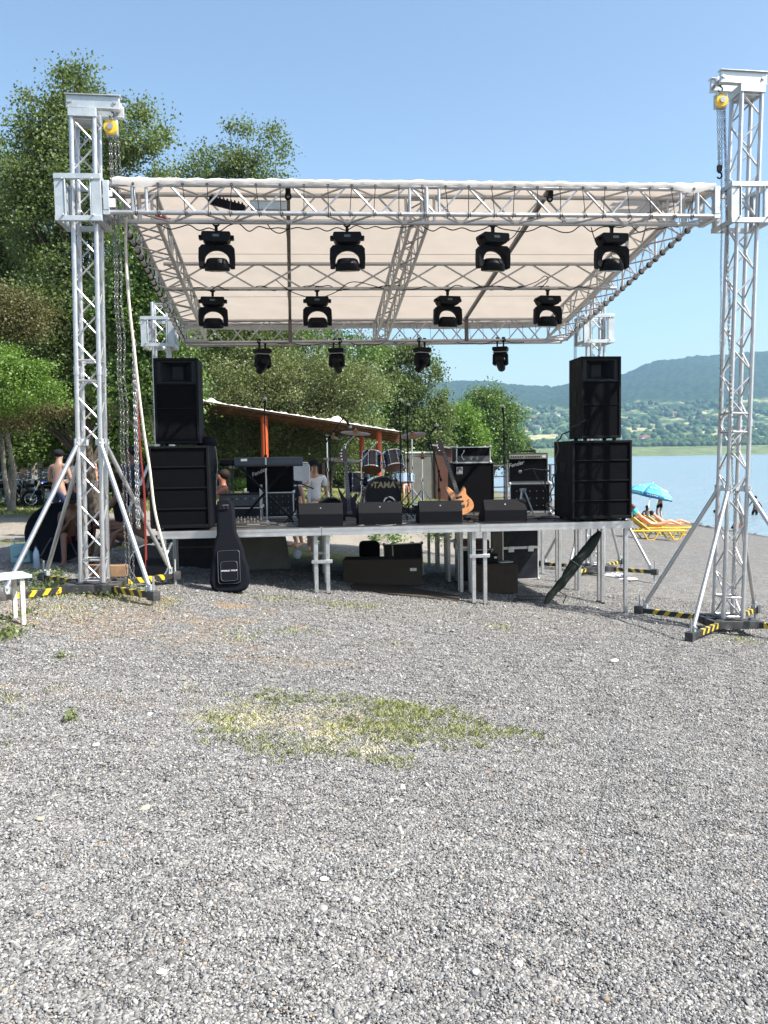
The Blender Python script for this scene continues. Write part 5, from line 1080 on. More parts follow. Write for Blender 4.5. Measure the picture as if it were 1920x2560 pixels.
def cymbal_stand(label, px, b, cy, r, tilt, roll, boom=None, hat=False):
    base = S(A(px, b, ZD), b, ZD); t = thing('cymbal_stand', label, 'cymbal', base, TH, 'cymbals on chrome stands')
    c = Matrix.Rotation(-TH, 3, 'Z') @ (onb(cy[0], cy[1], b)-base); m = MB()
    if boom:
        q = Matrix.Rotation(-TH, 3, 'Z') @ (onb(boom[0], boom[1], b)-base); stand_mb(m, Vector((0, 0, 0)), q.z, rot=.5); q.x = 0; q.y = 0; m.tube(q-(c-q)*.35, c-Vector((0, 0, .03)), .008, 8); m.ball(q, .024, n=8, m=6)
    else: stand_mb(m, Vector((0, 0, 0)), c.z-.03, rot=.5)
    m.tube(c-Vector((0, 0, .05)), c+Vector((0, 0, .05)), .006, 6); m.ball(c+Vector((0, 0, .04)), .014, n=8, m=5); m.build('stand', CHROME, t)
    R = rotm(R_(tilt), R_(roll)); P = [(r, -.02), (r*.75, -.012), (r*.35, -.002), (r*.22, .004), (r*.16, .022), (.012, .03)]
    MB().lathe(P+[(.012, .028)]+[(x, z-.0025) for x, z in P[::-1][1:]], 36, c, R).build('cymbal', BRASS, t)
    if hat: MB().lathe([(x, -z-.04) for x, z in P]+[(.012, -.068)], 36, c, R).build('cymbal', BRASS, t)
    MB().lathe([(.018, .03), (.018, .045)], 10, c, R).build('felt', pm('felt', (.1, .1, .1), .9), t)
cymbal_stand('wide bronze crash cymbal above the left tom', 866, DB+.35, (889, 1080), .24, 10, 4, (868, 1112)); cymbal_stand('bronze cymbal tilted right of the drum kit', 1032, DB+.5, (1031, 1086), .22, 14, -9)
cymbal_stand('large dark ride cymbal seen edge-on left of the kit', 905, DB+.3, (853, 1147), .29, 6, 5, (903, 1152)); cymbal_stand('pair of hi-hat cymbals on the right of the kit', 1057, DB+.2, (1056, 1137), .17, 3, 0, None, True)
cymbal_stand('small dark splash cymbal behind the left microphone boom', 821, DB+.6, (832, 1090), .12, 12, 18)
t = thing('cymbal_boom', 'empty silver boom arm reaching over the left tom', 'boom stand', S(A(905, DB+.0, ZD), DB, ZD), TH); m = MB(); base = t.location; q0 = Matrix.Rotation(-TH, 3, 'Z') @ (onb(905, 1152, DB)-base); q1 = Matrix.Rotation(-TH, 3, 'Z') @ (onb(941, 1106, DB)-base); stand_mb(m, Vector((0, 0, 0)), q0.z, rot=.2); q0.x = q0.y = 0; m.tube(q0, q1, .009, 8); m.ball(q0, .022, n=8, m=5); m.ring(q1, .014, .005, 10, 5, rotm(R_(90))); m.build('stand', CHROME, t)
t = thing('drum_stool', 'low black round drum stool behind the kit', 'stool', S(A(945, DB+1., ZD), DB+1., ZD), TH); m = MB(); m.lathe([(.16, .45), (.17, .47), (.17, .52), (.15, .54)], 20); m.build('seat', BLK, t); m = MB(); stand_mb(m, Vector((0, 0, 0)), .46, .25); m.build('tripod', CHROME, t)
MB().box(-.75, .75, -.4, .7, 0, .006).build('rug', CLOTHK, None, smooth=False)
rg = col.objects['rug']; rg.location = S(A(957, DB+.4, ZD), DB+.4, ZD+.002); rg.rotation_euler = (0, 0, TH); tag(rg, 'black rug under the drum kit', 'rug')
# ---- microphone stands
def mic_stand(label, px, b, top, boom=None, mic=None, pole=None, round_base=False, chrome=False, updir=None):
    base = S(A(px, b, ZD), b, ZD); t = thing('microphone_stand', label, 'microphone stand', base, TH, 'microphone stands on the stage'); L = lambda x, y, bb=b: Matrix.Rotation(-TH, 3, 'Z') @ (onb(x, y, bb)-base)
    zt = L(px, top).z; m = MB()
    if round_base: m.lathe([(.13, 0), (.13, .012), (.03, .03), (.014, .05)], 24); m.tube((0, 0, .03), (0, 0, zt), .0105, 8)
    else: stand_mb(m, Vector((0, 0, 0)), zt, .3, .0095, 3, rng.uniform(0, 2), .2)
    m.build('pole', EDGE if chrome else BLK, t); tip = Vector((0, 0, zt))
    if boom:
        e = L(*boom); mb_ = MB(); mb_.tube(tip-(e-tip)*.28, e, .0085, 8); mb_.ball(tip, .022, n=8, m=5); mb_.tube(tip-(e-tip)*.28, tip-(e-tip)*.2, .016, 8); mb_.build('boom_arm', BLK, t); tip = e
    if mic:
        q = L(*mic); d = (q-tip) if (q-tip).length > .02 else Vector((0, -.1, .03)); d.normalize(); q = tip+d*.02; m = MB(); m.tube(q, q+d*.13, .011, 10, r2=.017); mc = m.build('microphone', BLK, t); m = MB(); m.ball(q+d*.155, .027, n=12, m=8); m.build('mic_grille', GALV if mic[2:] else BLK, mc) if False else m.build('mic_grille', GALV, mc)
        m = MB(); m.path([q, q-d*.04+Vector((0, 0, -.02)), Vector((q.x*.5, q.y*.5, zt-.12)), Vector((.02, -.015, zt*.6)), Vector((.018, -.02, .1)), Vector((.05, -.05, .02))], .004, 5); m.build('mic_cable', CORD, t)
    return t
mic_stand('overhead microphone on a black boom rising over the shed roof', 828, 2.7, 1092, (860, 1042), (866, 1052)); mic_stand('tall black stand just right of the right tom, microphone at its top', 1003, 2.6, 1030, None, (1000, 1018)); mic_stand('tallest black stand right of the drum kit', 1021, 2.4, 1042, None, (1019, 1030)); mic_stand('straight stand with microphone between bass amplifier and guitar combo', 1261, 2.3, 1046, None, (1258, 1030))
mic_stand('silver-legged microphone stand in front of the keyboard', 668, 1.75, 1140, (661, 1030), (662, 1015), None, True, True); mic_stand('low stand with black boom slanting down right of the keyboard case', 745, 1.9, 1205, (784, 1222), None); mic_stand('stand with long black boom leaning left beside the bass guitar', 1098, 2.3, 1178, (1073, 1088), (1081, 1078)); mic_stand('low microphone stand in front of the guitar combo', 1363, 2., 1176, (1330, 1172), (1302, 1179))
t = mic_stand('low boom slanting in front of the left tom and drum', 1000, 2.0, 1262, (882, 1186), None)
# ---- guitars
def guitar(nm, label, cpx, b, tilt, back, scale, body_mat, neck_mat, outline, neck_len, headpts, dark=True, pick=True):
    c = onb(cpx[0], cpx[1], b); t = thing(nm, label, 'guitar', c, 0, None, rot=(0, 0, 0)); M_ = Matrix.Rotation(TH, 3, 'Z') @ rotm(R_(-back)) @ rotm(0, R_(tilt)); t.rotation_euler = M_.to_euler(); t.scale = (scale,)*3
    # smooth outline
    P = [Vector((x, 0, z)) for x, z in outline]; out = []; n = len(P)
    for i in range(n):
        p0, p1, p2, p3 = P[i-1], P[i], P[(i+1) % n], P[(i+2) % n]
        for k in range(4):
            u = k/4; q = .5*((2*p1)+(p2-p0)*u+(2*p0-5*p1+4*p2-p3)*u*u+(3*p1-p0-3*p2+p3)*u**3); out.append((q.x, q.z))
    bd = MB().prism(out, -.02, .02, 'y').build('body', body_mat, t, bevel=.007)
    nk = MB().prism([(-.03, .1), (.03, .1), (.022, neck_len), (-.022, neck_len)], -.026, -.004, 'y').build('neck', neck_mat, t, bevel=.003)
    MB().prism([(-.031, .08), (.031, .08), (.0225, neck_len), (-.0225, neck_len)], -.0315, -.0262, 'y').build('fretboard', pm('rosewood', (.03, .02, .014), .5), nk, smooth=False)
    for k in range(20):
        z = neck_len-(neck_len+.28)*(1-2**(-k/12.)) - .005
        if z > .1: m = MB(); m.box(-.02, .02, -.033, -.0317, z-.0012, z+.0012); m.build('fret', SILV, nk, smooth=False)
    hs = MB().prism([(x, z+neck_len) for x, z in headpts], -.022, -.008, 'y').build('headstock', neck_mat, t, bevel=.002)
    for (x, z) in headpts[1:5]: MB().cbox((x*1.25, -.014, z*.9+neck_len), (.025, .014, .016)).build('tuner', CHROME, hs, bevel=.003)
    for z in (.02, -.05): MB().cbox((0, -.023, z), (.09, .008, .03)).build('pickup', BLK, bd, bevel=.003)
    MB().cbox((0, -.024, -.12), (.08, .012, .045)).build('bridge', pm('brown_black', (0, 0, 0)), bd, bevel=.003)
    m = MB()
    for x in (-.015, -.005, .005, .015): m.tube((x*1.5, -.034, -.12), (x, -.036, neck_len), .0009, 4)
    m.build('strings', SILV, t)
    for (x, z) in ((.09, -.13), (.11, -.1), (.12, -.06)): MB().tube((x, -.034, z), (x, -.02, z), .009, 8).build('knob', BLK, bd)
    return t
ash = pm('natural_ash', (.52, .22, .07), .3, 0, .22, 9, coat=.4)
bass_out = [(-.04, .12), (-.09, .2), (-.125, .24), (-.145, .2), (-.13, .12), (-.115, .03), (-.15, -.06), (-.17, -.15), (-.13, -.225), (-.03, -.245), (.07, -.235), (.155, -.19), (.175, -.1), (.14, -.02), (.12, .04), (.135, .1), (.12, .15), (.085, .13), (.05, .09), (.03, .1)]
hd4 = [(-.022, 0), (-.04, .05), (-.045, .1), (-.042, .15), (-.03, .2), (.02, .2), (.035, .12), (.03, .04), (.022, 0)]
gt = guitar('bass_guitar', 'natural orange-brown bass guitar standing upright before the bass cabinet', (1148, 1247), 2.55, -17, 9, 1.0, ash, pm('dark_neck', (.05, .028, .018), .4), bass_out, .72, hd4)
t = thing('guitar_stand', 'low black stand holding the natural bass guitar', 'stand', S(A(1150, 2.65, ZD), 2.65, ZD), TH); m = MB(); stand_mb(m, Vector((0, .05, 0)), .32, .22, .01); m.tube((-.1, -.08, .08), (.12, -.08, .08), .01, 6); m.tube((0, .05, .12), (0, -.08, .08), .01, 6); m.build('frame', BLK, t)
ag_out = [(-.04, .1), (-.1, .2), (-.14, .26), (-.12, .15), (-.09, .02), (-.12, -.06), (-.19, -.17), (-.17, -.2), (-.06, -.15), (0, -.17), (.09, -.2), (.2, -.27), (.17, -.17), (.11, -.05), (.1, .03), (.13, .12), (.12, .16), (.07, .11), (.03, .1)]
gt = guitar('electric_guitar', 'pointed purple-black electric guitar standing between the two left wedges', (872, 1262), 1.9, -3, 8, .95, pm('purple_black', (.012, .005, .014), .4), pm('dark_neck', (0, 0, 0)), ag_out, .62, hd4)
t = thing('guitar_stand', 'black stand under the pointed electric guitar', 'stand', S(A(876, 2.0, ZD), 2.0, ZD), TH); m = MB(); stand_mb(m, Vector((0, .05, 0)), .3, .2, .01); m.tube((-.1, -.1, .07), (.1, -.1, .07), .01, 6); m.tube((0, .05, .1), (0, -.1, .07), .01, 6); m.build('frame', BLK, t)
t = thing('guitar_stand', 'grey A-frame guitar stand right of the far right wedge monitor', 'stand', S(A(1312, 1.75, ZD), 1.75, ZD), TH+.2); m = MB(); m.path([(-.1, 0, .02), (-.02, .05, .38), (.02, .05, .38), (.13, -.04, .02)], .012, 6); m.tube((.13, -.04, .02), (.13, -.2, .02), .011, 6); m.tube((0, .06, .37), (.02, .24, .02), .011, 6); m.tube((-.1, 0, .02), (-.1, -.15, .02), .011, 6); m.cbox((0, .05, .39), (.08, .04, .04)); m.build('frame', GALV, t)
t = thing('gig_bag', 'soft black domed gig bag lying behind the leftmost wedge', 'bag', S(A(818, 2.1, ZD), 2.1, ZD), TH); m = MB(); out = [(-.33, 0), (-.28, .05), (-.2, .15), (-.09, .27), (.02, .325), (.12, .32), (.2, .27), (.24, .15), (.26, 0)]; m.prism(out, -.08, .08, 'y'); m.build('bag_body', CLOTHK, t, bevel=.03); m = MB(); m.path([(x*.98, -.083, z*.98) for x, z in out], .006, 5); m.build('piping', GREYP, t)
t = thing('stage_case', 'white-topped low case standing behind the second wedge on the right of the kit', 'case', S(A(1085, 3.2, ZD), 3.2, ZD), TH); MB().box(-.3, .25, 0, .3, 0, .12).build('case_body', LAM, t, bevel=.01); MB().box(-.31, .26, -.01, .31, .121, .135).build('lid', WHITE, t, bevel=.004)
t = thing('folding_chair', 'white-edged folding chair back standing behind the keyboard amplifier', 'chair', S(A(745, 4.4, ZD), 4.4, ZD), TH); m = MB(); m.path([(-.2, 0, 0), (-.2, 0, .75), (-.17, 0, .8), (.17, 0, .8), (.2, 0, .75), (.2, 0, 0)], .012, 8); m.build('frame', WHITE, t); MB().box(-.19, .19, -.01, .01, .5, .78).build('backrest', pm('pale_plastic', (.55, .56, .6), .5), t, bevel=.008); MB().box(-.19, .19, -.36, -.02, .42, .44).build('seat', pm('pale_plastic', (0, 0, 0)), t, bevel=.008); m = MB(); m.path([(-.18, -.34, 0), (-.18, -.34, .42)], .01, 6); m.build('leg', WHITE, t); m = MB(); m.path([(.18, -.34, 0), (.18, -.34, .42)], .01, 6); m.build('leg', WHITE, t)
# ---- cables over the deck
def squiggle(label, pts, r=.0045, seed=0, nm='stage_cable', jit=.05, mat=None):
    rr = random.Random(seed); P = []
    for (px, b) in pts: P.append(S(A(px, b, ZD)+rr.uniform(-jit, jit), b+rr.uniform(-jit, jit), ZD+.008+rr.uniform(0, .01)))
    return cable(nm, label, P, r, mat, group='cables lying on the stage deck')
wc = pm('grey_cable', (.2, .2, .2), .5)
for i, (pts, lab, mt) in enumerate((([(690, 1.3), (720, 1.5), (760, 1.2), (700, 1.1), (735, 1.35), (680, 1.5), (720, 1.2)], 'tangle of thin cable at the foot of the keyboard microphone stand', wc), ([(1005, 1.3), (1030, 1.6), (1015, 1.9), (1040, 1.5), (1010, 1.2), (1035, 1.35), (960, .95), (930, 1.), (900, .95)], 'thin cable curling between the two middle wedge monitors', wc), ([(1020, 2.), (1042, 1.7), (1012, 1.5), (1040, 1.3), (1015, 1.2)], 'pale coil of cable right of the bass drum wedge', wc),
    ([(1160, 1.2), (1175, 1.5), (1200, 1.4), (1190, 1.1), (1208, 1.25), (1180, 1.7)], 'black cable curled between the two right wedge monitors', None), ([(1320, 1.4), (1345, 1.6), (1380, 1.4), (1350, 1.3), (1395, 1.5), (1370, 1.7), (1330, 1.5), (1400, 1.3)], 'heap of black cable beside the right bass cabinet', None), ([(1150, 2.2), (1190, 2.1), (1230, 2.), (1260, 2.1)], 'black lead running from the bass guitar pedal', None),
    ([(560, 1.6), (640, 1.7), (700, 1.9), (760, 1.7), (690, 1.4)], 'black cable before the left rack cases', None), ([(745, 1.1), (790, .95), (850, .93), (905, .97), (1000, .93), (1060, .95), (1200, .96), (1400, 1.0)], 'long black cable running along the stage front edge', None), ([(755, 1.8), (765, 1.6), (742, 1.4), (752, 1.2)], 'loop of cable left of the leftmost wedge', None))):
    squiggle(lab, pts, .005, i, mat=mt)
for (px, b, lab) in ((1172, 1.6, 'small black foot pedal on the deck right of the bass guitar'), (1235, 2.6, 'tiny silver pedal before the bass cabinet'), (1385, 2.2, 'white-lit plug box by the right speaker')):
    t = thing('effects_pedal', lab, 'pedal', S(A(px, b, ZD), b, ZD), .3, 'effects pedals'); MB().prism([(0, 0), (0, .03), (.12, .05), (.12, 0)], -.035, .035, 'x').build('housing', BLK if px < 1230 else SILV, t, bevel=.004); MB().tube((0, .03, .035), (0, .03, .052), .012, 8).build('switch', CHROME, t); MB().tube((0.015, .09, .045), (.015, .09, .06), .008, 8).build('knob', BLK, t)
# curly cable of the right stack
pts = []; ks = [(1463, 1048), (1455, 1056), (1432, 1068), (1418, 1080), (1400, 1092), (1393, 1110), (1390, 1150), (1385, 1190), (1380, 1220), (1377, 1250), (1366, 1266), (1372, 1278)]
for i in range(len(ks)-1):
    for k in range(6):
        u = i+k/6; x = ks[i][0]+(ks[i+1][0]-ks[i][0])*k/6; y = ks[i][1]+(ks[i+1][1]-ks[i][1])*k/6; pts.append(onb(x+3*math.sin(u*5), y, .86))
cable('speaker_cable', 'wavy black cable falling from the right top speaker to the deck', pts, .009, sub=2)
cable('speaker_cable', 'thin cable behind the left stack rising to the top speaker', [S(A(540, 1.75, 1.3), 1.75, 1.9), S(A(545, 1.75, 1.3), 1.75, 1.6), S(A(541, 1.75, 1.3), 1.75, 1.3), S(A(547, 1.75, 1), 1.75, ZD+.02)], .007, wc)
# rear right chain, white hanging cables and red rope at the left tower
m = MB(); a_ = A(1436, BR-.1, 3); chain_mb(m, S(a_, BR-.1, ZB+.3), S(a_, BR-.1, ZD-.8), .04, .0036); chain_mb(m, S(a_+.03, BR-.1, ZB+.3), S(a_+.03, BR-.1, ZD-.5), .04, .0036); tag(m.build('hanging_chain', CHAIN), 'double chain hanging beside the right speaker stack', 'chain')
m = MB(); chain_mb(m, onb(333, 850, .35), onb(343, 1320, .3), .045, .0055); chain_mb(m, onb(337, 850, .33), onb(348, 1322, .3), .045, .0055); tag(m.build('hanging_chain', GALV), 'thick bright chain hanging between left tower and speaker stack', 'chain')
cable('hanging_cable', 'thick off-white cable dropping from the roof corner to the left outrigger', [onb(316, 545, .15), onb(314, 600, .15), onb(318, 700, .15), onb(325, 780, .15), onb(334, 860, .12), onb(346, 970, .1), onb(360, 1080, .1), onb(374, 1170, .08), onb(386, 1270, .05), onb(402, 1340, .02), onb(424, 1420, 0)], .017, pm('offwhite_rubber', (.55, .5, .43), .6))
cable('hanging_cable', 'thin grey cable beside the thick white one at the roof corner', [onb(320, 550, .2), onb(317, 620, .2), onb(324, 730, .2), onb(330, 850, .2)], .008, pm('bluegrey_cable', (.2, .24, .3), .5))
cable('red_rope', 'thin red rope hanging beside the thick chain at the left tower', [onb(338, 880, .4), onb(342, 1000, .4), onb(348, 1110, .38), onb(358, 1210, .36), onb(362, 1320, .35), onb(364, 1420, .3)], .006, pm('red_rope', (.17, .015, .012), .8), 'rope'); cable('red_rope', 'second red strand drooping lower next to the first red rope', [onb(340, 960, .42), onb(352, 1130, .4), onb(362, 1240, .4), onb(366, 1400, .36)], .009, pm('red_rope', (0, 0, 0)), 'rope')
# ------------------------------------------------------------ gig bags and things round and under the stage
bx = .42; Pg = S(A(575, bx, .1), bx, 0); Pg.z = g(Pg.x, Pg.y)+.0
t = thing('guitar_bag', 'tall black gig bag leaning on the stage front, bottom pocket lettered', 'guitar bag', Pg, 0, rot=(R_(-11), R_(-1.5), TH)); t.scale = (1.22, 1.1, 1.0); out = [(-.17, .05), (-.19, .14), (-.175, .3), (-.15, .44), (-.155, .52), (-.13, .62), (-.105, .7), (-.1, 1.06), (-.07, 1.13), (.03, 1.13), (.07, 1.06), (.085, .72), (.12, .62), (.15, .5), (.155, .42), (.19, .3), (.2, .14), (.17, .04), (.1, 0), (-.11, 0)]
MB().prism(out, -.06, .06, 'y').build('bag_body', CLOTHK, t, bevel=.028)
def rrect(x0, x1, z0, z1, r, y): return [(cx+r*math.cos(R_(d)), y, cz+r*math.sin(R_(d))) for cx, cz, d0 in ((x1-r, z1-r, 0), (x0+r, z1-r, 90), (x0+r, z0+r, 180), (x1-r, z0+r, 270)) for d in range(d0, d0+91, 30)]
MB().box(-.105, .115, -.085, -.055, .1, .5).build('pocket', CLOTHK, t, bevel=.02)
MB().box(-.075, .09, -.105, -.08, .13, .37).build('front_pocket', CLOTHK, t, bevel=.015)
MB().path(rrect(-.1, .11, .105, .495, .03, -.0865), .0028, 5, closed=True).build('piping', GREYP, t); MB().path(rrect(-.072, .087, .135, .365, .03, -.1065), .0028, 5, closed=True).build('piping', GREYP, t)
text_obj('WORLD TOUR', pm('white_print', (.6, .6, .62), .5), t, .024, (.008, -.107, .255), (R_(90), 0, 0), depth=.001, bold=.0004)
MB().path([(-.02, -.07, 1.), (-.03, -.1, 1.04), (.02, -.1, 1.04), (.01, -.07, 1.)], .009, 6).build('handle', GREYP, t)
# long green-black tube bag leaning right under the stage
p0 = onb(1362, 1478, .9); p0.z = g(p0.x, p0.y)+.05; p1 = onb(1500, 1332, 1.0); m = MB(); n = 12; pts = [p0.lerp(p1, i/(n-1))+Vector((0, 0, .015*math.sin(i*1.3))) for i in range(n)]
m.path(pts, .06, 12, rs=[.02, .05, .045, .062, .055, .07, .075, .062, .075, .07, .06, .03]); t = thing('long_bag', 'long dark tube bag leaning diagonally between the right stage legs', 'bag', (0, 0, 0)); m.build('bag_body', pm('green_black_nylon', (.02, .024, .02), .7, 0, .3, 9, .6, 50), t)
m = MB(); m.path([pts[2]+Vector((.03, -.05, .0)), pts[3]+Vector((.07, -.06, -.13)), pts[2]+Vector((.09, -.05, -.17))], .008, 5); m.build('strap', BLK, t); m = MB(); m.ring(pts[6], .077, .006, 14, 5, (pts[6]-pts[5]).to_track_quat('Z', 'Y').to_matrix()); m.build('tie', pm('green_tie', (.1, .14, .08), .6), t)
def onG(px, b): P = S(A(px, b, -.1), b, 0); P.z = g(P.x, P.y); return P
def under(nm, lab, cat, px, b, w, d, h, mat, rz=0, edges=False, tilt=0, grp=None, bev=.006):
    P = onG(px, b); t = thing(nm, lab, cat, P, 0, grp, rot=(R_(tilt), 0, TH+R_(rz)))
    if edges: case_mb(t, w, d, h)
    else: MB().box(-w/2, w/2, 0, d, 0, h).build('box_body' if 'box' in nm or 'crate' in nm else 'body', mat, t, bevel=bev)
    return t
t = under('cardboard_box', 'long dark cardboard box standing on the cardboard sheet under the stage', 'box', 957, 1.9, 1.1, .42, .36, CARD, -8); MB().box(-.555, .555, -.004, .0, .3, .36).build('flap', CARD, t, smooth=False); MB().box(.38, .47, -.005, -.0005, .2, .24).build('paper_label', WHITE, t, smooth=False)
P = onG(1000, 1.25); t = thing('cardboard_sheet', 'big flat cardboard sheet on the gravel under the stage centre', 'cardboard', P, 0, rot=(0, R_(5.3), TH-.12)); MB().prism([(-.7, .25), (-.62, -.02), (-.45, -.12), (.75, -.3), (.8, .1), (.1, .55), (-.6, .5)], .012, .018, 'z').build('sheet', CARD, t, smooth=False)
t = under('flight_case', 'tilted flight case leaning behind the long box under the stage', 'case', 1022, 3.2, .5, .4, .5, LAM, 14, True, -6)
t = under('flight_case', 'tall closed flight case with butterfly latches under the right platform', 'case', 1302, 3.7, .62, .55, .86, LAM, 8, True, 0); MB().box(-.312, .312, -.004, .0078, .5, .54).build('lid_seam', EDGE, t, smooth=False)
for x in (-.17, .17): m = MB(); m.cbox((x, -.01, .5), (.1, .012, .09)); m.build('latch', EDGE, t, bevel=.003)
for x in (-.22, .22): MB().tube((x-.02, .1, -.04), (x+.02, .1, -.04), .04, 12).build('wheel', RUBBER, t)
t = under('wooden_crate', 'worn brown wooden crate on the gravel under the right platform', 'crate', 1240, 1.9, .62, .4, .4, WOOD, -4); MB().box(.1, .24, -.004, .0, .28, .36).build('paper_label', CARD, t, smooth=False); MB().box(-.312, .312, -.01, .41, .4, .415).build('lid', WOOD, t, bevel=.003)
t = under('equipment_case', 'black equipment case with red striped sticker under the right platform', 'case', 1190, 3.0, .5, .4, .5, LAM, 0, True)
sk = MB()
for i in range(4): sk.box(.08, .16, -.006, 0, .32+i*.028, .336+i*.028)
sk.build('striped_sticker', pm('red_print', (.45, .1, .07), .5), t, smooth=False)
t = thing('equipment_case', 'red-brown flat case on top of the black case with the striped sticker', 'case', S(A(1186, 3.0, .3), 3.0, g(*S(A(1186, 3.0, 0), 3.0).xy)+.502), TH); MB().box(-.26, .24, .02, .38, 0, .13).build('body', pm('oxblood', (.1, .02, .015), .5), t, bevel=.01); MB().path([(-.06, .015, .06), (-.05, -.02, .08), (.05, -.02, .08), (.06, .015, .06)], .008, 6).build('handle', BLK, t)
t = thing('tool_case', 'small black tool case lying on the wooden crate', 'case', S(A(1225, 2.0, .1), 2.0, g(*onG(1240, 1.9).xy)+.416), TH+.05); MB().box(-.17, .12, 0, .25, 0, .13).build('body', BLK, t, bevel=.01); MB().cbox((.08, -.004, .08), (.04, .01, .03)).build('latch', EDGE, t, bevel=.002); MB().path([(-.08, 0, .06), (-.07, -.03, .07), (.0, -.03, .07), (.01, 0, .06)], .007, 6).build('handle', BLK, t)
t = thing('magazine', 'pale magazine lying at the right end of the wooden crate', 'magazine', S(A(1270, 1.95, .1), 2.0, g(*onG(1240, 1.9).xy)+.417), TH+.3); MB().box(-.1, .1, 0, .14, 0, .012).build('pages', WHITE, t, smooth=False); MB().box(-.1, .1, 0, .14, .012, .014).build('cover', pm('pale_print', (.45, .5, .52), .4), t, smooth=False)
t = under('concrete_block', 'wide grey concrete block with slanted end under the left platform', 'block', 640, 2.6, .1, .1, .1, CONC); [bpy.data.objects.remove(c) for c in list(t.children)]; MB().prism([(-.55, 0), (.5, 0), (.42, .5), (-.55, .55)], 0, .6, 'y').build('block_body', CONC, t, bevel=.02)
t = under('black_trunk', 'black trunk in the shade left of the concrete block under the stage', 'trunk', 500, 2.4, .62, .45, .42, LAM, 4); MB().box(-.315, .315, -.004, 0, .3, .315).build('lid_seam', STEEL, t, smooth=False)
t = under('amplifier_bag', 'soft black bag slumped behind the long box at the middle of the stage', 'bag', 928, 3.0, .3, .25, .5, CLOTHK, 5, bev=.06); MB().ring((0, .02, .44), .06, .01, 12, 6, rotm(R_(90))).build('handle', BLK, t)
MB().prism([(0, 0), (.5, 0), (.42, .05), (0, .35)], 0, .012, 'y').build('cardboard_flap', CARD, None, smooth=False); o = col.objects['cardboard_flap']; P = onG(1290, 1.6); o.location = (P.x, P.y, P.z+.02); o.rotation_euler = (R_(84), 0, TH-.2); tag(o, 'torn tan cardboard piece at the right foot of the wooden crate', 'cardboard')
t = thing('plastic_bag', 'small translucent plastic bag hanging under the stage beside the left leg pair', 'bag', S(A(744, 1.6, .4), 1.6, .62), TH); m = MB(); m.ball((0, 0, -.22), .055, (1, .7, 1.4), 12, 9); m.build('bag_body', pm('bluish_plastic', (.3, .36, .45), .3), t); m = MB(); m.path([(0, 0, -.15), (.01, 0, -.05), (0, 0, .09)], .004, 5); m.build('string', WHITE, t)
t = thing('folded_legs', 'stack of spare white stage legs leaning under the left stage corner', 'stage legs', S(A(400, .5, .1), .75, g(*S(A(400, .5, 0), .5).xy)), TH)
for i in range(4): MB().tube((-.35+i*.075, .0+i*.01, .03), (-.12+i*.075, .12, .5), .018, 4).build('leg', WHITE, t, smooth=False)
for px in (472, 480): pass
t = thing('wheel_rim', 'thin hoop and black cover leaning behind the left outrigger', 'hoop', S(A(370, .55, .1), .7, g(*S(A(370, .55, 0), .55).xy)+.26), TH, rot=(R_(80), 0, TH)); MB().ring((0, 0, 0), .23, .007, 28, 5).build('hoop', GALV, t); MB().lathe([(.22, -.01), (.22, .01)], 24).build('cover', BLK, t)
MB().cbox((0, 0, 0), (.5, .16, .13)).build('timber_block', pm('timber', (.24, .145, .08), .8, 0, .25, 8, .4, 40), None, bevel=.004); o = col.objects['timber_block']; o.location = S(.05, .3, LTz+.13); o.rotation_euler = (0, R_(.9), TH); tag(o, 'squared timber block laid across the base of the left front tower', 'timber')
# bench at the left edge
pb = atg(52, 1560); bl = 1.55; t = thing('bench', 'weathered blue-white plank bench cut by the left edge of the photo', 'bench', (pb.x+.03, pb.y+.1, pb.z), R_(218))
bm = pm('peeling_blue_paint', (.38, .5, .55), .7, 0, .25, 4, .5, 30, dirt=((.55, .53, .48), .9))
for i in range(3): MB().box(0, bl, -.17+i*.115, -.06+i*.115, .42, .45).build('plank', bm, t, bevel=.004)
for x in (.08, .62, 1.35):
    for y in (-.13, .13): MB().box(x-.02, x+.02, y-.018, y+.018, 0, .42).build('leg', pm('peeling_white_paint', (.5, .49, .45), .8, 0, .2, 12, .5, 40, dirt=((.25, .14, .08), .8)), t, bevel=.003)
# ------------------------------------------------------------ shed behind the stage
YS = 33.; Z0 = lambda px, py: atY(px, py, YS).z
t = thing('shed_roof', 'sloping open shed roof with ragged white sheeting on orange posts', 'shed', (0, 0, 0)); RUSTW = pm('rusty_wood', (.12, .055, .035), .85, 0, .4, 1.2, .6, 10, dirt=((.34, .2, .12), .8))
L0, R0 = atY(478, 1000, YS), atY(1003, 1082, YS); 
m = MB(); d = (R0-L0)
for k in range(5):   # stacked long boards of the roof edge, seen from the low side
    zz = -.05-.085*k; y0 = -.15+.5*k; a_ = L0+Vector((0, y0, zz)); b_ = R0+Vector((0, y0, zz*.9)); m.add([a_, b_, b_+Vector((0, 0, .075)), a_+Vector((0, 0, .075)), a_+Vector((0, .42, -.01)), b_+Vector((0, .42, -.01)), b_+Vector((0, .42, .065)), a_+Vector((0, .42, .065))], [(0, 1, 2, 3), (4, 7, 6, 5), (3, 2, 6, 7), (0, 4, 5, 1), (0, 3, 7, 4), (1, 5, 6, 2)])
m.build('roof_boards', RUSTW, t, smooth=False)
m = MB(); n = 90; V = []
for i in range(n):
    p = L0.lerp(R0, i/(n-1)); h = .02+abs(rng.normal(0, .03))+(.14*math.exp(-((i-8)/3)**2)) + (.2*math.exp(-((i-62)/2.5)**2)); V += [p+Vector((0, -.2, .03)), p+Vector((0, .1, .03+h)), p+Vector((0, 2.4, -.1))]
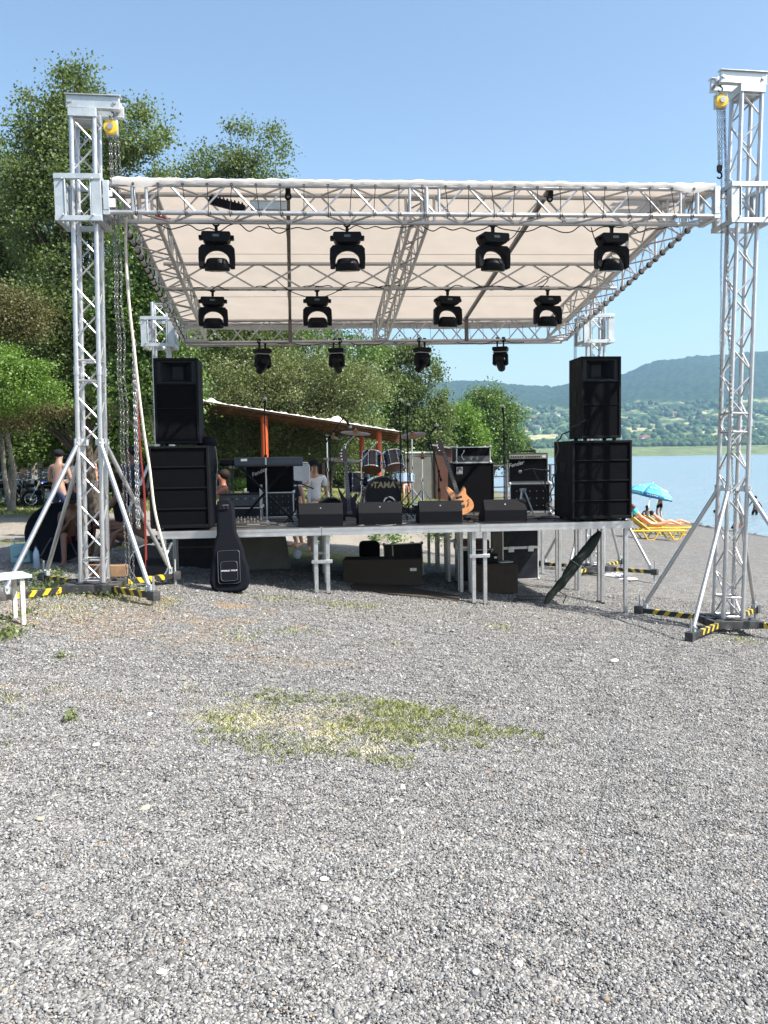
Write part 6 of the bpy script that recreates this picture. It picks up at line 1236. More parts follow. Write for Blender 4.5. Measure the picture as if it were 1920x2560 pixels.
m.add(V, [q for i in range(n-1) for q in ((3*i, 3*i+3, 3*i+4, 3*i+1), (3*i+1, 3*i+4, 3*i+5, 3*i+2))]); m.build('torn_sheeting', pm('torn_sheet', (.62, .6, .56), .7, 0, .3, 1.5, .5, 10, dirt=((.3, .26, .22), .8)), t)
for (px, py, r, dy) in ((660, 1040, .14, .1), (947, 1078, .11, .2), (904, 1090, .1, 1.9)):
    P = atY(px, py, YS+dy); m = MB(); m.tube((P.x, YS+dy, g(P.x, YS)-.05), (P.x, YS+dy, P.z), r, 14); m.build('post', ORANGE, t)
# walls and rusty gate further back on the right
YW = 47.; P0, P1 = atY(1036, 1133, YW), atY(1083, 1133, YW); t = thing('concrete_wall', 'grey concrete wall piece seen between the hi-hat stand and bass guitar', 'wall', ((P0.x+P1.x)/2, YW, g(P0.x, YW)), 0); h = P0.z-g(P0.x, YW); MB().box(-(P1.x-P0.x)/2-.5, (P1.x-P0.x)/2, 0, .25, -.2, h).build('wall_body', CONC, t, smooth=False); MB().box(-(P1.x-P0.x)/2-.5, (P1.x-P0.x)/2+.02, -.03, .3, h, h+.08).build('coping', WHITE, t, smooth=False)
P0, P1 = atY(1084, 1115, YW), atY(1215, 1140, YW); t = thing('rusty_shed', 'rusty red sheet metal shed behind the bass guitar neck', 'shed', (P0.x, YW-.05, g(P0.x, YW)), 0); h = P0.z-g(P0.x, YW); w = P1.x-P0.x; RS = pm('rusty_sheet', (.085, .035, .024), .8, .1, .3, 1.5, .4, 10, dirt=((.09, .03, .02), .7))
MB().prism([(0, -.4), (w, -.4), (w, h-.5), (0, h)], 0, 1.4, 'y').build('wall_sheet', RS, t, smooth=False); MB().prism([(-.1, h+.02), (w+.15, h-.52), (w+.15, h-.44), (-.1, h+.1)], -.15, 1.6, 'y').build('roof', pm('grey_roof', (.3, .28, .26), .8), t, smooth=False); m = MB(); m.box(.08, .16, -.05, -.001, -.4, h-.05); m.build('post', WOOD, t, smooth=False)
P = atY(820, 1190, 38); 
# railing between the amplifiers down to the lake
for (x0, x1, Yf, n, lab) in ((1228, 1410, 44, 6, 'dark metal railing between the amplifiers and the lake'),):
    p0 = atY(x0, 1200, Yf); p1 = atY(x1, 1200, Yf+3); z0 = g(p0.x, p0.y); t = thing('metal_railing', lab, 'railing', (p0.x, p0.y, z0), math.atan2(p1.y-p0.y, p1.x-p0.x)); L = math.hypot(p1.x-p0.x, p1.y-p0.y); hh_ = atY(x0, 1165, Yf).z-z0
    for k in range(4): MB().tube((0, 0, hh_*(.22+.26*k)), (L, 0, hh_*(.22+.26*k)), .04, 6).build('rail', STEEL, t)
    for k in range(n): MB().box(L*k/(n-1)-.05, L*k/(n-1)+.05, -.05, .05, -.5, hh_).build('post', STEEL, t, smooth=False)
# ------------------------------------------------------------ people
def skinned(name, V, E, Rd, mat, parent, lv=2, root=0):
    me = bpy.data.meshes.new(name); me.from_pydata([tuple(v) for v in V], E, []); me.materials.append(mat); o = bpy.data.objects.new(name, me); col.objects.link(o); o.parent = parent
    md = o.modifiers.new('skin', 'SKIN'); md.use_smooth_shade = True; md.branch_smoothing = .6
    for i, r in enumerate(Rd): me.skin_vertices[0].data[i].radius = r if isinstance(r, tuple) else (r, r)
    me.skin_vertices[0].data[root].use_root = True
    s_ = o.modifiers.new('subd', 'SUBSURF'); s_.levels = lv; s_.render_levels = lv; return o
def V3(*a): return Vector(a)
def bend(a, b, l1, l2, hint):
    a = Vector(a); b = Vector(b); d = b-a; L = min(d.length, (l1+l2)*.995); u = d.normalized(); x = (l1*l1-l2*l2+L*L)/(2*L); h = math.sqrt(max(0, l1*l1-x*x)); hn = (Vector(hint)-u*Vector(hint).dot(u)); hn.normalize(); return a+u*x+hn*h
def person(label, loc, rz, kind='stand', s=1., skin=None, hair=HAIR, hands=None, feet=None, shorts=None, shirt=None, long_=False, lean=0., turn=0., sleeves=.45, group=None, hairlen=0, cap=None, glasses=False, extra=None, trunkrot=None, female=False):
    """faces -y in its own frame; z=0 is the ground it stands on"""
    t = thing('person', label, 'person', loc, rz, group); t.scale = (s, s, s); skin = skin or SKIN
    hz_ = {'stand': .93, 'sit': .48, 'low': .3, 'ground': .12, 'lie': .0}[kind]
    pel = V3(0, 0, hz_); cl, sl_ = math.cos(lean), math.sin(lean)
    up = lambda h, x=0, y=0: pel+V3(x, -sl_*h+y*cl, cl*h+y*sl_)
    sh = {k: up(.47, sx*.175, 0) for k, sx in (('l', -1), ('r', 1))}; hp = {k: up(-.02, sx*.095) for k, sx in (('l', -1), ('r', 1))}
    V = [pel, up(.17), up(.34, 0, -.01), up(.46), up(.545, 0, .0), up(.6, 0, -.012), up(.68, 0, -.022), up(.755, 0, -.008)]; Rd = [(.145, .115), (.125, .1), (.15, .115), (.1, .085), (.054, .056), (.066, .075), (.078, .095), (.062, .075)]
    E = [(0, 1), (1, 2), (2, 3), (3, 4), (4, 5), (5, 6), (6, 7)]; A_ = {}
    nose = up(.665, 0, -.115); V.append(nose); Rd.append(.014); E.append((6, len(V)-1))
    D = {'stand': {'l': (-.26, -.03, .78), 'r': (.26, -.03, .78)}, 'sit': {'l': (-.15, -.42, .55), 'r': (.15, -.42, .55)}, 'low': {'l': (-.15, -.42, .45), 'r': (.15, -.42, .45)}, 'ground': {'l': (-.3, -.15, .05), 'r': (.2, -.45, .3)}}.get(kind)
    hands = {**(D or {}), **(hands or {})}; FT = {'stand': {'l': (-.11, .0, .08), 'r': (.12, -.02, .08)}, 'sit': {'l': (-.12, -.5, .08), 'r': (.12, -.46, .08)}, 'low': {'l': (-.14, -.62, .08), 'r': (.14, -.56, .08)}, 'ground': {'l': (-.14, -.7, .07), 'r': (.14, -.5, .07)}}[kind]; feet = {**FT, **(feet or {})}
    AL_, LL = [], []
    for k, sx in (('l', -1), ('r', 1)):
        h = Vector(hands[k]); el = bend(sh[k], h, .29, .25, (sx*.5, .6, -.5)); d = (h-el).normalized(); n = len(V)
        V += [sh[k], el, h]; Rd += [.056, .04, (.027, .027)]; E += [(3, n), (n, n+1), (n+1, n+2)]; AL_.append((n, n+1, n+2))
        pa = h+d*.05; V.append(pa); Rd.append((.034, .02)); E.append((n+2, n+3)); sd_ = d.cross(Vector((sx, .2, .1))).normalized(); dn = d.cross(sd_)
        for q in range(4):
            m0 = len(V); off = sd_*(q-1.5)*.019; l = (.035, .042, .038, .03)[q]; V += [pa+off+d*(.035), pa+off*1.1+d*(.035+l)-dn*.008*sx, pa+off*1.1+d*(.035+l*1.6)-dn*.024*sx]; Rd += [.0095, .0085, .007]; E += [(n+3, m0), (m0, m0+1), (m0+1, m0+2)]
        m0 = len(V); V += [pa-sd_*.034-d*.01, pa-sd_*.055+d*.03]; Rd += [.011, .009]; E += [(n+3, m0), (m0, m0+1)]
        f = Vector(feet[k]); kn = bend(hp[k], f, .44, .42, (sx*.1, -1, .35)); n = len(V); fd = Vector((sx*.15, -1, 0)).normalized()
        V += [hp[k], kn, f, f+fd*.1-V3(0, 0, .045), f+fd*.19-V3(0, 0, .055)]; Rd += [.088, .056, .038, .038, (.04, .022)]; E += [(0, n), (n, n+1), (n+1, n+2), (n+2, n+3), (n+3, n+4)]; LL.append((n, n+1, n+2))
    body = skinned('body', V, E, Rd, skin, t)
    hm = MB(); hc = up(.7, 0, .008); Rl = rotm(lean)
    if cap: hm.ball(hc+V3(0, 0, .03), .1, (.98, 1.12, .8), 14, 9, R=Rl); o = hm.build('cap', cap, t); MB().cbox(hc+Rl @ V3(0, -.14, .02), (.15, .12, .014), Rl).build('peak', cap, o, bevel=.005)
    else:
        hm.ball(hc+Rl @ V3(0, .022, .02), .1, (.96, 1.08, 1.0), 14, 9, R=Rl)
        if hairlen: hm.ball(hc+Rl @ V3(0, .06, -.1), .09, (1, .7, 1.2*hairlen), 12, 8, R=Rl)
        hm.build('hair', hair, t)
    ey = MB()
    for x in (-.03, .03): ey.ball(up(.685, x, -.108), .011, n=6, m=4)
    if glasses: ey.tube(up(.685, -.07, -.1), up(.685, .07, -.1), .006, 6); [ey.ball(up(.68, x, -.112), .027, (1, .4, .8), 10, 6) for x in (-.032, .032)]
    ey.build('sunglasses' if glasses else 'eyes', BLK, t)
    if shorts:
        Vs = [pel+up(.06)-pel, pel-V3(0, 0, .0)]; Rs = [(.152, .122), (.158, .128)]; Es = [(0, 1)]
        for (a, b, c) in LL: n = len(Vs); k_ = .62 if not long_ else .98; Vs += [V[a], V[a].lerp(V[b], k_)]; Rs += [.104, .082]; Es += [(1, n), (n, n+1)]; 
        if long_:
            for j, (a, b, c) in enumerate(LL): Vs.append(V[c]+V3(0, 0, .04)); Rs.append(.055); Es.append((3+2*j, len(Vs)-1))
        skinned('shorts' if not long_ else 'trousers', Vs, Es, Rs, shorts, t)
    if shirt:
        Vs = [up(.0), V[1], V[2], V[3]]; Rs = [(.15, .125), (.14, .115), (.165, .13), (.118, .1)]; Es = [(0, 1), (1, 2), (2, 3)]
        if sleeves:
            for (a, b, c) in AL_: n = len(Vs); Vs += [V[a], V[a].lerp(V[b], min(1, sleeves*1.5))]; Rs += [.074, .06]; Es += [(3, n), (n, n+1)]; 
        skinned('shirt', Vs, Es, Rs, shirt, t)
    return t
def G(px, Y, dz=0): P = atY(px, 1150, Y); return (P.x, Y, g(P.x, Y)+dz)
cl = lambda n, c: pm(n, c, .8, 0, .12, 6, .3, 80)
NAVY = cl('navy_cloth', (.02, .035, .09)); DKC = cl('black_cloth', (.012, .012, .014)); WHC = cl('white_cloth', (.72, .72, .78)); RDC = cl('red_cloth2', (.3, .03, .03)); GRC = cl('sage_cloth', (.14, .2, .12)); MAR = cl('maroon_cloth', (.09, .015, .03)); PAT = cl('dark_print_cloth', (.03, .035, .055)); PALE = cl('pale_cloth', (.5, .47, .42))
PS = pm('pale_skin', (.5, .34, .27), .55, 0, .08, 6)
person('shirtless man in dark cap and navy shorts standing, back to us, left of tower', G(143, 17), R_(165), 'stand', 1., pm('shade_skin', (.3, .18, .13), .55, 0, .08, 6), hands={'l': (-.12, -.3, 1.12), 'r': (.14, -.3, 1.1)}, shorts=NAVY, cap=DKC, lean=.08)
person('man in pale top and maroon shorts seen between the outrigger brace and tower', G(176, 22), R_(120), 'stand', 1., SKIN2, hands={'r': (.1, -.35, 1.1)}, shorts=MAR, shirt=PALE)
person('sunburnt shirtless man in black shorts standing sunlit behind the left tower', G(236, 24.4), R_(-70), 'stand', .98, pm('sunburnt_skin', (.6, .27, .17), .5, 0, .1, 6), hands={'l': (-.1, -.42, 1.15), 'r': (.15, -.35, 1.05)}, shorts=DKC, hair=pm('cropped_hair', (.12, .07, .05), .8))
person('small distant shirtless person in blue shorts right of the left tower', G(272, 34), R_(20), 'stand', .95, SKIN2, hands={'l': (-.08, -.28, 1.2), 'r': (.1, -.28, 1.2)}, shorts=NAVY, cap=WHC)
person('shirtless bearded man sitting among the motorcycles at the far left', G(54, 33, .38), R_(25), 'sit', 1., PS, shorts=NAVY, long_=True, glasses=True)
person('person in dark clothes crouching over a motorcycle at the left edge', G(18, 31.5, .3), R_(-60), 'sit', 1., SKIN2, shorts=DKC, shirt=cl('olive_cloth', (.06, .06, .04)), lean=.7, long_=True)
# group round the low table beside the left tower
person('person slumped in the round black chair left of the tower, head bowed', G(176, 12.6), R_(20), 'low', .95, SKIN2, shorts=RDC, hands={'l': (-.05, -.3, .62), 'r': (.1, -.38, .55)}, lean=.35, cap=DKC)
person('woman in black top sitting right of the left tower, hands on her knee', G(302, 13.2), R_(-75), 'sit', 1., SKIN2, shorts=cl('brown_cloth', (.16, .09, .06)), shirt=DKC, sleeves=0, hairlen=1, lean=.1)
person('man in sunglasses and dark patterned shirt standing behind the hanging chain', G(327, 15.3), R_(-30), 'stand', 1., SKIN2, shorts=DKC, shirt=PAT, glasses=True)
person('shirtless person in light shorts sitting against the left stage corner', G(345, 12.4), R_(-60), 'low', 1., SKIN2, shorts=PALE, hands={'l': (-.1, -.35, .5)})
P = G(140, 12.3); t = thing('camping_chair', 'big round black camping chair beside the left front tower', 'chair', P, R_(15))
m = MB(); R = rotm(R_(62), 0, 0); m.lathe([(.0, -.12), (.25, -.1), (.42, -.02), (.47, .05), (.455, .055), (.4, .0), (.24, -.07), (0, -.09)], 28, (0, .1, .42), R); m.build('shell', CLOTHK, t)
for x, y in ((-.3, -.2), (.3, -.2), (-.25, .35), (.25, .35)): MB().tube((x, y, 0), (x*.4, .1, .35), .012, 6).build('leg', STEEL, t)
P = G(222, 13.2); t = thing('low_table', 'low folding table with pale blue top between the seated people', 'table', P, .2); MB().box(-.32, .32, -.25, .25, .44, .46).build('tabletop', pm('pale_blue_top', (.3, .4, .45), .4), t, bevel=.005)
for x in (-.28, .28):
    for y in (-.21, .21): MB().tube((x, y, 0), (x*.9, y*.9, .44), .012, 6).build('leg', GALV, t)
P = atg(60, 1406); t = thing('cool_bag', 'light blue cool bag with dark logo lettering on the gravel at left', 'bag', P, .15); MB().box(-.16, .12, -.1, .1, 0, .27).build('bag_body', pm('light_blue_bag', (.2, .36, .4), .6, 0, .15, 5), t, bevel=.02); MB().path([(-.1, -.08, .26), (-.09, -.08, .36), (.05, -.08, .36), (.06, -.08, .26)], .01, 6).build('handle', pm('light_blue_bag', (0, 0, 0)), t); m = MB()
for x in (-.03, .03): m.ring((x, -.106, .1), .028, .004, 14, 5, rotm(R_(90)))
m.path([(-.11, -.105, .09), (-.08, -.105, .1), (-.05, -.105, .09)], .004, 5); m.build('logo', BLK, t)
P = atg(92, 1424); t = thing('water_bottle', 'clear blue plastic water bottle standing behind the bench', 'bottle', P); MB().lathe([(.035, 0), (.04, .01), (.04, .2), (.03, .25), (.015, .28), (.015, .3)], 16).build('bottle_body', pm('blue_clear', (.3, .4, .55), .1, 0, .1, 5, spec=.8), t); MB().lathe([(.018, .3), (.018, .32)], 12).build('cap', NAVY, t)
P = atg(255, 1440); 
# behind the stage
person('boy in white t-shirt behind the stage scratching his face', G(783, 15.6), R_(15), 'stand', .97, SKIN, hands={'l': (-.1, -.2, 1.42), 'r': (.26, -.05, .85)}, shorts=PALE, shirt=WHC, cap=DKC, lean=.12)
person('person leaning forward beside the white-shirted boy, partly behind the amplifier', G(744, 16.2), R_(-50), 'stand', .96, SKIN, hands={'l': (-.1, -.25, 1.4)}, shorts=DKC, shirt=cl('navy_shirt', (.02, .03, .07)), lean=.3)
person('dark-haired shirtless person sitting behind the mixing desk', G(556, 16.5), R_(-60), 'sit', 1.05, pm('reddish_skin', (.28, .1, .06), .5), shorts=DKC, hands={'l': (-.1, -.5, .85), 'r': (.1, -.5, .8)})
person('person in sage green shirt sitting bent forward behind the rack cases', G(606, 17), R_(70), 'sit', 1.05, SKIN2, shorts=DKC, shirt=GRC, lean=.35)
person('tiny distant child in white top standing on the gravel beyond the drum kit', G(1070, 70), 0, 'stand', .68, SKIN2, shorts=DKC, shirt=WHC)
person('distant person in pink shorts standing behind the snare drum', G(1012, 40), R_(20), 'stand', .95, SKIN, shorts=cl('pink_cloth', (.6, .35, .33)), shirt=WHC)
t = thing('washing_line', 'teal and black clothes hanging on a line right of the white-shirted boy', 'clothes', G(800, 34)); hA = atY(800, 1158, 34).z-t.location.z
MB().tube((-.9, 0, hA), (1.2, 0, hA), .008, 5).build('line', BLK, t)
for x, c, l in ((-.2, pm('teal_cloth', (.02, .22, .26), .8), .75), (.0, DKC, .75), (.14, cl('brown_print', (.1, .06, .05)), .6), (.27, DKC, .72)): m = MB(); m.add([(x-.08, 0, hA), (x+.08, 0, hA), (x+.07, .04, hA-l), (x+.01, -.03, hA-l), (x-.06, .03, hA-l*.95)], [(0, 1, 2, 3, 4)]); o = m.build('garment', c, t, smooth=False); o.modifiers.new('s', 'SOLIDIFY').thickness = .03
for x in (-.9, 1.2): MB().tube((x, 0, -.05), (x, 0, hA+.03), .02, 6).build('pole', STEEL, t)
t = thing('garden_lamp', 'small white-topped garden lamp post on the lawn behind the left stack', 'lamp post', G(581, 36)); h = atY(581, 1172, 36).z-t.location.z; MB().tube((0, 0, -.05), (0, 0, h), .05, 8).build('post', STEEL, t); MB().lathe([(.1, 0), (.16, .03), (.12, .16), (.03, .2)], 14, (0, 0, h)).build('shade', WHITE, t)
# motorcycles, car, notice board
def motorcycle(paint):
    t = thing('motorcycle', '', 'motorcycle'); TY = RUBBER
    for x, nm in ((-.72, 'wheel'), (.72, 'wheel')):
        w_ = MB().ring((x, 0, .32), .26, .06, 24, 8, rotm(R_(90))).build(nm, TY, t); MB().ring((x, 0, .32), .2, .018, 20, 6, rotm(R_(90))).build('rim', CHROME, w_); m = MB()
        for k in range(6): m.tube((x, 0, .32), (x+.2*math.cos(k*1.047), 0, .32+.2*math.sin(k*1.047)), .008, 5)
        m.tube((x, -.07, .32), (x, .07, .32), .04, 10); m.build('spokes', CHROME, w_)
    m = MB(); m.ball((.12, 0, .78), .2, (1.35, .75, .62), 14, 9); m.build('fuel_tank', paint, t); m = MB(); m.ball((-.38, 0, .74), .2, (1.5, .7, .38), 12, 8); m.ball((-.8, 0, .74), .12, (1.5, .6, .5), 10, 7); m.build('seat', BLK, t)
    m = MB(); m.cbox((.05, 0, .42), (.46, .3, .28)); m.tube((.02, -.05, .5), (.12, -.16, .66), .08, 10); m.tube((.02, .05, .5), (-.08, .16, .66), .08, 10); m.build('engine', GALV, t, bevel=.03)
    m = MB(); m.path([(.72, -.1, .32), (.55, -.1, .62), (.42, -.1, .95)], .025, 8); m.build('fork', CHROME, t); m = MB(); m.path([(.72, .1, .32), (.55, .1, .62), (.42, .1, .95)], .025, 8); m.build('fork', CHROME, t)
    m = MB(); m.path([(.25, -.38, 1.02), (.36, -.2, 1.04), (.4, 0, .98), (.36, .2, 1.04), (.25, .38, 1.02)], .015, 6); m.build('handlebar', CHROME, t)
    m = MB(); m.lathe([(.03, -.09), (.1, -.02), (.11, .04), (.1, .045)], 16, (.55, 0, .88), rotm(0, R_(90))); h = m.build('headlight', BLK, t); MB().lathe([(.095, .046), (.09, .05)], 16, (.55, 0, .88), rotm(0, R_(90))).build('lens', pm('headlight_glass', (.8, .8, .8), .1), h)
    m = MB(); m.path([(.1, -.17, .3), (-.3, -.2, .24), (-.9, -.2, .3)], .04, 8); m.build('exhaust_pipe', CHROME, t); m = MB(); m.prism([(.5+.35*math.cos(R_(a))*1+.22, .32+.34*math.sin(R_(a))) for a in range(10, 150, 20)]+[(.5+.3*math.cos(R_(a))+.22, .32+.3*math.sin(R_(a))) for a in range(130, 9, -20)], -.07, .07, 'y'); m.build('mudguard', paint, t)
    for y in (-.28, .28): m = MB(); m.tube((.36, y, 1.03), (.3, y*1.2, 1.2), .008, 5); m.ball((.3, y*1.2, 1.22), .05, (.4, 1.1, .8), 8, 6); m.build('mirror', CHROME, t)
    return t
bk_ = pm('gloss_black', (.01, .01, .012), .2, 0, .1, 4, coat=.5); bl_ = pm('gloss_blue', (.02, .05, .25), .25, 0, .1, 4, coat=.5)
k1 = motorcycle(bk_); k2 = motorcycle(bl_)
for i, (px, Y, rz, src, lab) in enumerate(((-20, 32, 20, k1, 'black motorcycle at the very left edge under the trees'), (28, 31.5, -60, None, 'black motorcycle beside the crouching person at far left'), (70, 32.5, -100, None, 'black motorcycle under the shirtless sitting man, headlight to us'), (100, 31, -70, None, 'black motorcycle with a bright round headlight left of the standing shirtless man'), (115, 34, -120, k2, 'blue-tanked motorcycle behind the bright headlight one'), (185, 31, -140, None, 'black motorcycle partly behind the outrigger brace'), (215, 33, -60, None, 'black motorcycle seen through the left tower lattice'), (128, 30.5, 200, None, 'black motorcycle hidden behind the shirtless man in the navy shorts'))):
    o = src or dup(k1); P = G(px, Y); o.location = P; o.rotation_euler = (R_(6), 0, R_(rz)); o['label'] = lab; o['group'] = 'motorcycles parked under the trees'
t = thing('parked_car', 'dark hatchback parked in deep shade behind the motorcycles', 'car', G(115, 40), R_(8)); prof = [(-2, .35), (-2.05, .8), (-1.3, .95), (-.8, 1.42), (.8, 1.46), (1.5, 1.0), (2.05, .9), (2.1, .35)]; m = MB(); m.prism(prof, -.82, .82, 'y'); m.build('body', bk_, t, bevel=.08)
MB().prism([(-1.12, .98), (-.74, 1.36), (-.05, 1.39), (-.05, .98)], -.835, -.8, 'y').build('window', pm('car_glass', (.03, .04, .05), .08), t, smooth=False); MB().prism([(.03, .98), (.03, 1.39), (.75, 1.4), (1.25, 1.0)], -.835, -.8, 'y').build('window', pm('car_glass', (0, 0, 0)), t, smooth=False)
for x in (-1.3, 1.3):
    for y in (-.78, .78): w_ = MB().ring((x, y, .32), .23, .09, 20, 8, rotm(R_(90))).build('wheel', RUBBER, t); MB().lathe([(.2, -.05), (.2, .05)], 14, (x, y, .32), Rx).build('rim', GALV, w_)
P0 = atY(201, 1168, 35); P1 = atY(232, 1145, 35); t = thing('notice_board', 'blue-grey notice board among the trees seen through the left tower', 'sign', G(216, 35)); zz = t.location.z; MB().box(P0.x-t.location.x, P1.x-t.location.x, -.02, .02, P0.z-zz, P1.z-zz).build('board', pm('blue_grey_board', (.2, .26, .36), .5, 0, .2, 3), t, smooth=False)
for x in (-.22, .22): MB().tube((x, .04, -.05), (x, .04, P1.z-zz), .03, 8).build('post', STEEL, t)
for r_ in range(5): MB().box(P0.x-t.location.x+.04, P1.x-t.location.x-.06-.05*(r_ % 2), -.024, -.0205, P1.z-zz-.07-.065*r_, P1.z-zz-.05-.065*r_).build('text_line', WHITE, t, smooth=False)
# ------------------------------------------------------------ the beach
YB = 41.
def lounger(label, px, py, rz, s=1.):
    P = atg(px, py); t = thing('sun_lounger', label, 'sun lounger', P, R_(rz), 'yellow plastic sun loungers'); t.scale = (s, s, s); Y_ = pm('yellow_plastic', (.62, .4, .03), .4, 0, .06, 5)
    m = MB()
    for y in (-.3, .3): m.path([(-.95, y, .34), (.95, y, .3)], .035, 8); m.path([(-.6, y, .32), (-.4, y, .02), (-.2, y, .02), (0, y, .3)], .03, 6); m.path([(.3, y, .3), (.5, y, .02), (.7, y, .02), (.88, y, .3)], .03, 6)
    m.build('frame', Y_, t)
    for i in range(11): MB().box(-.3+i*.11, -.22+i*.11, -.3, .3, .33, .35).build('slat', Y_, t, bevel=.006)
    m = MB(); R = rotm(0, R_(38)); 
    for i in range(6): m.cbox(V3(-.36, 0, .37)+R @ V3(-.06-i*.11, 0, 0), (.085, .6, .02), R)
    m.tube((-.36, -.3, .36), V3(-.36, -.3, .37)+R @ V3(-.7, 0, 0), .03, 6); m.tube((-.36, .3, .36), V3(-.36, .3, .37)+R @ V3(-.7, 0, 0), .03, 6); m.build('backrest', Y_, t); return t
l1 = lounger('yellow sun lounger with raised back at the right end of the stage', 1640, 1349, 5, .95); l2 = lounger('yellow sun lounger standing behind and right of the first, towel on it', 1672, 1338, 0, .9)
def lying(label, base, rz, skin, cloth_mat, bot, haircol, s=1.):
    t = thing('person', label, 'person', base, R_(rz)); t.scale = (s, s, s)     # lies along +x, head at -x, on the lounger
    z = .42; V = [V3(0, 0, z+.06), V3(-.17, 0, z+.1), V3(-.36, 0, z+.22), V3(-.47, 0, z+.3), V3(-.55, 0, z+.38), V3(-.62, 0, z+.44), V3(-.68, 0, z+.5)]; Rd = [(.13, .1), (.11, .09), (.13, .1), (.09, .08), .05, .075, .08]; E = [(i, i+1) for i in range(6)]; LL = []
    for sx in (-1, 1):
        n = len(V); V += [V3(.03, sx*.09, z+.05), V3(.42, sx*.12, z+(.2 if sx < 0 else .08)), V3(.82, sx*.1, z+.05), V3(.86, sx*.11, z+.13)]; Rd += [.085, .055, .04, .03]; E += [(0, n), (n, n+1), (n+1, n+2), (n+2, n+3)]; LL.append(n)
        n = len(V); V += [V3(-.45, sx*.17, z+.27), V3(-.3, sx*.28, z+.12), V3(-.1, sx*.24, z+.12)]; Rd += [.05, .036, .026]; E += [(3, n), (n, n+1), (n+1, n+2)]
        for q in range(4): m0 = len(V); V += [V3(-.04, sx*.24+(q-1.5)*.02, z+.12), V3(0, sx*.24+(q-1.5)*.02, z+.11)]; Rd += [.009, .007]; E += [(n+2, m0), (m0, m0+1)]
        m0 = len(V); V += [V3(-.07, sx*.2, z+.13)]; Rd += [.01]; E += [(n+2, m0)]
    skinned('body', V, E, Rd, skin, t); skinned('swimwear', [V[0]+V3(-.04, 0, 0), V[0]+V3(.02, 0, 0), V3(.1, -.09, z+.05), V3(.1, .09, z+.05)], [(0, 1), (1, 2), (1, 3)], [(.14, .11), (.14, .11), .095, .095], bot, t)
    m = MB(); m.ball((-.7, 0, z+.5), .095, (1, 1, 1.05), 12, 8); m.build('hair' if haircol is HAIR else 'headscarf', haircol, t); return t
P = atg(1640, 1349); lying('sunbather with turquoise headscarf lying on the nearer yellow lounger', P, 5, pm('sunburnt_skin', (0, 0, 0)), None, pm('pink_cloth', (0, 0, 0)) if False else RDC, pm('turquoise_cloth', (.05, .55, .6), .7))
P = atg(1672, 1338); lying('pink-skinned sunbather stretched on the farther yellow lounger', P, 0, SKIN, None, NAVY, HAIR, .9)
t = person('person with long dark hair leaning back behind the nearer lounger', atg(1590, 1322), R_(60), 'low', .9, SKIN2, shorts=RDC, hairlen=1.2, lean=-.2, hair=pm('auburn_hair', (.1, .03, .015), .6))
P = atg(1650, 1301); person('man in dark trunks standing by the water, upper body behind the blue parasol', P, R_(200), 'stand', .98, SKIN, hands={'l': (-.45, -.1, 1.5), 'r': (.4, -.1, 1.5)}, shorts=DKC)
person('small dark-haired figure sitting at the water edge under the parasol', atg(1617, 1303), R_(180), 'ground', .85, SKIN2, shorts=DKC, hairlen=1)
P = atY(1888, 1245, 50); person('dark-skinned wader standing thigh-deep in the lake at far right', (P.x, 50, ZL-.62), R_(175), 'stand', 1., pm('deep_tan_skin', (.13, .06, .04), .5), hands={'l': (-.42, -.15, 1.0), 'r': (.42, -.15, 1.0)}, shorts=DKC)
person('bather crouching at the shore behind the right front tower', atg(1833, 1324), R_(90), 'ground', .8, SKIN, shorts=DKC, lean=1.0, hands={'l': (-.2, -.5, .1), 'r': (.2, -.5, .1)})
P = atY(1787, 1283, 52); t = thing('person', 'swimmer half under water with one arm raised, between the tower and its brace', 'person', (P.x, 52, ZL-.12), R_(160)); skinned('body', [V3(0, 0, -.35), V3(0, 0, -.05), V3(0, 0, .08), V3(0, 0, .18), V3(0, 0, .27), V3(-.18, 0, -.02), V3(-.32, -.1, .12), V3(-.4, -.12, .32), V3(.18, 0, -.03), V3(.4, -.15, -.02)], [(0, 1), (1, 2), (2, 3), (3, 4), (1, 5), (5, 6), (6, 7), (1, 8), (8, 9)], [.13, .13, .055, .08, .07, .055, .04, .03, .055, .03], SKIN, t); MB().ball((0, .02, .24), .095, (1, 1.05, 1), 12, 8).build('hair', HAIR, t)
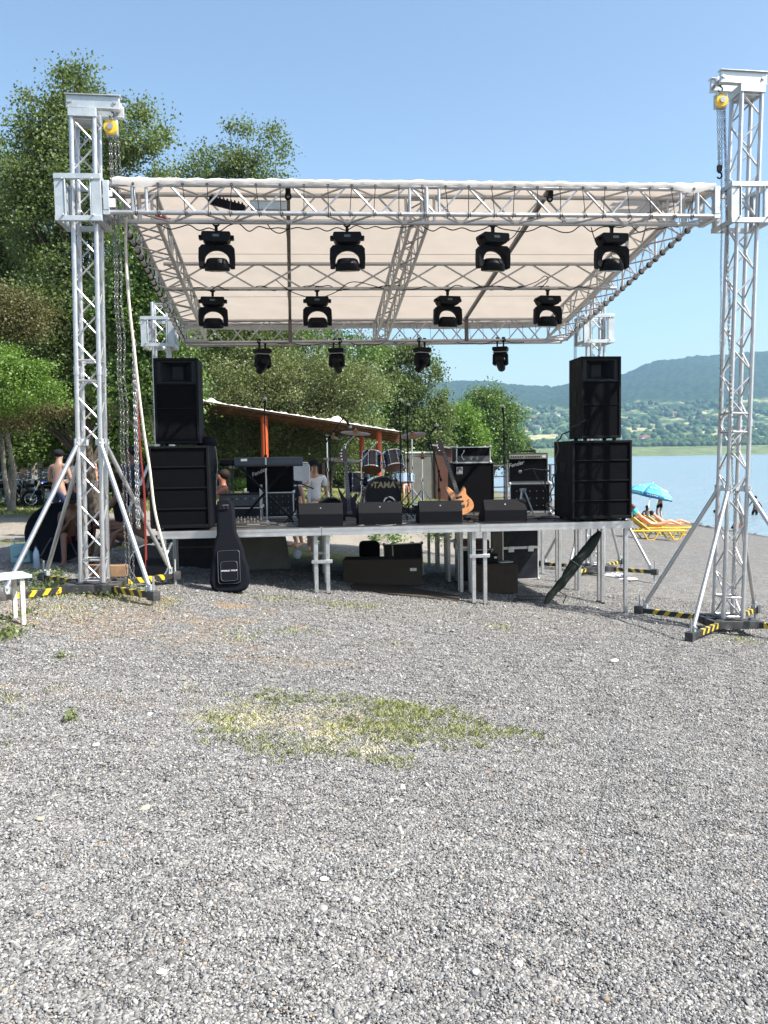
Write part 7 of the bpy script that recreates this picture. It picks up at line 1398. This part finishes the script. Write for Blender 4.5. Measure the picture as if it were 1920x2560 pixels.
# parasol
Pp = atY(1616, 1296, 45.); top_ = atY(1632, 1214, 45.); base = atg(1613, 1303); t = thing('parasol', 'tilted light blue beach parasol with white printed emblems', 'parasol', base)
axis_ = (top_-base)+V3(0, 0, .12); H = axis_.length; Rq = axis_.to_track_quat('Z', 'Y').to_matrix(); tilt = rotm(0, R_(14), 0)
MB().tube((0, 0, -.2), axis_, .02, 8).build('pole', WHITE, t)
PB1 = pm('parasol_blue', (.05, .3, .62), .6, 0, .06, 3); PB2 = pm('parasol_light_blue', (.12, .48, .75), .6, 0, .06, 3); PB3 = pm('parasol_navy', (.03, .1, .3), .6)
cN = axis_; R0_ = 1.18
for k in range(8):
    a0_, a1_ = 2*math.pi*(k+.25)/8, 2*math.pi*(k+1.25)/8; m = MB(); rows = [(0, .0), (.4, -.13), (.8, -.36), (1., -.55)]; V = []; n = 5
    for (r, z) in rows:
        for j in range(n):
            a = a0_+(a1_-a0_)*j/(n-1); rr = r*R0_*(1-.035*math.sin(math.pi*j/(n-1))); V.append(cN+tilt @ V3(rr*math.cos(a), rr*math.sin(a), z-.02*r*math.sin(math.pi*j/(n-1))))
    for j in range(n): V.append(V[(len(rows)-1)*n+j]+tilt @ V3(0, 0, -.17))
    m.add(V, [(i*n+j, i*n+j+1, (i+1)*n+j+1, (i+1)*n+j) for i in range(4) for j in range(n-1)]); o = m.build('canopy_panel', PB1 if k % 2 else PB2, t); o.modifiers.new('s', 'SOLIDIFY').thickness = .004
    if k in (4, 5, 6, 7):
        am = (a0_+a1_)/2; q = MB(); c0 = lambda u, v: cN+tilt @ V3(R0_*(.99+.02)*math.cos(am+u), R0_*(.99+.02)*math.sin(am+u), -.59+v)
        for u in (-.2, -.1, 0, .1, .2): q.add([c0(u-.035, -.07), c0(u+.035, -.07), c0(u+.035, -.03), c0(u-.035, -.03)], [(0, 1, 2, 3)])
        q.build('white_print', WHITE, t, smooth=False)
        q = MB(); c1_ = cN+tilt @ V3(R0_*.66*math.cos(am), R0_*.66*math.sin(am), -.25); q.ring(c1_, .17, .014, 16, 4, tilt @ rotm(0, 0, am) @ rotm(0, R_(22)), sx=.55); q.build('white_emblem', WHITE, t)
    m = MB(); m.tube(cN+tilt @ V3(0, 0, -.05), cN+tilt @ V3(R0_*math.cos(a0_), R0_*math.sin(a0_), -.56), .008, 5); m.build('rib', WHITE, t)
MB().ball(cN+V3(0, 0, .03), .03).build('finial', WHITE, t)
# stones at the waterline
m = MB()
for i in range(150):
    px = rng.uniform(1560, 1930); Y = rng.uniform(38, 52); P = None
    X = (px-960)/2150*Y
    if abs(g(X, Y)-ZL-.02) > .07: continue
    m.ball((X, Y, g(X, Y)), rng.uniform(.05, .16), (1, .8, .6), 7, 5)
tag(m.build('shore_rocks', pm('shore_rock', (.07, .065, .06), .7, 0, .3, 2)), 'dark stones scattered along the waterline', 'rocks', kind='stuff')
for (px, py, s_, lab) in ((1530, 1442, .5, 'crumpled white cloth lying by the right rear tower foot'), (1570, 1452, .3, 'smaller white cloth beside the crumpled one')):
    P = atg(px, py); me_ = MB(); me_.ball((0, 0, 0), s_*.5, (1, .6, .18), 14, 8); me_.v = [tuple(np.array(v)*(1+rng.uniform(-.2, .2))) for v in me_.v]; tag(me_.build('white_cloth', WHC, loc=(P.x, P.y, P.z+.03), ang=80), lab, 'cloth')
P = atg(1900, 1328); t = thing('sandals', 'pair of black shoes left on the shore at far right', 'shoes', P, .5)
for x in (-.1, .1): MB().ball((x, 0, .05), .12, (.5, 1, .4), 10, 6).build('sandal', BLK, t)
P = atg(1890, 1330)
print('objects', len(col.objects))
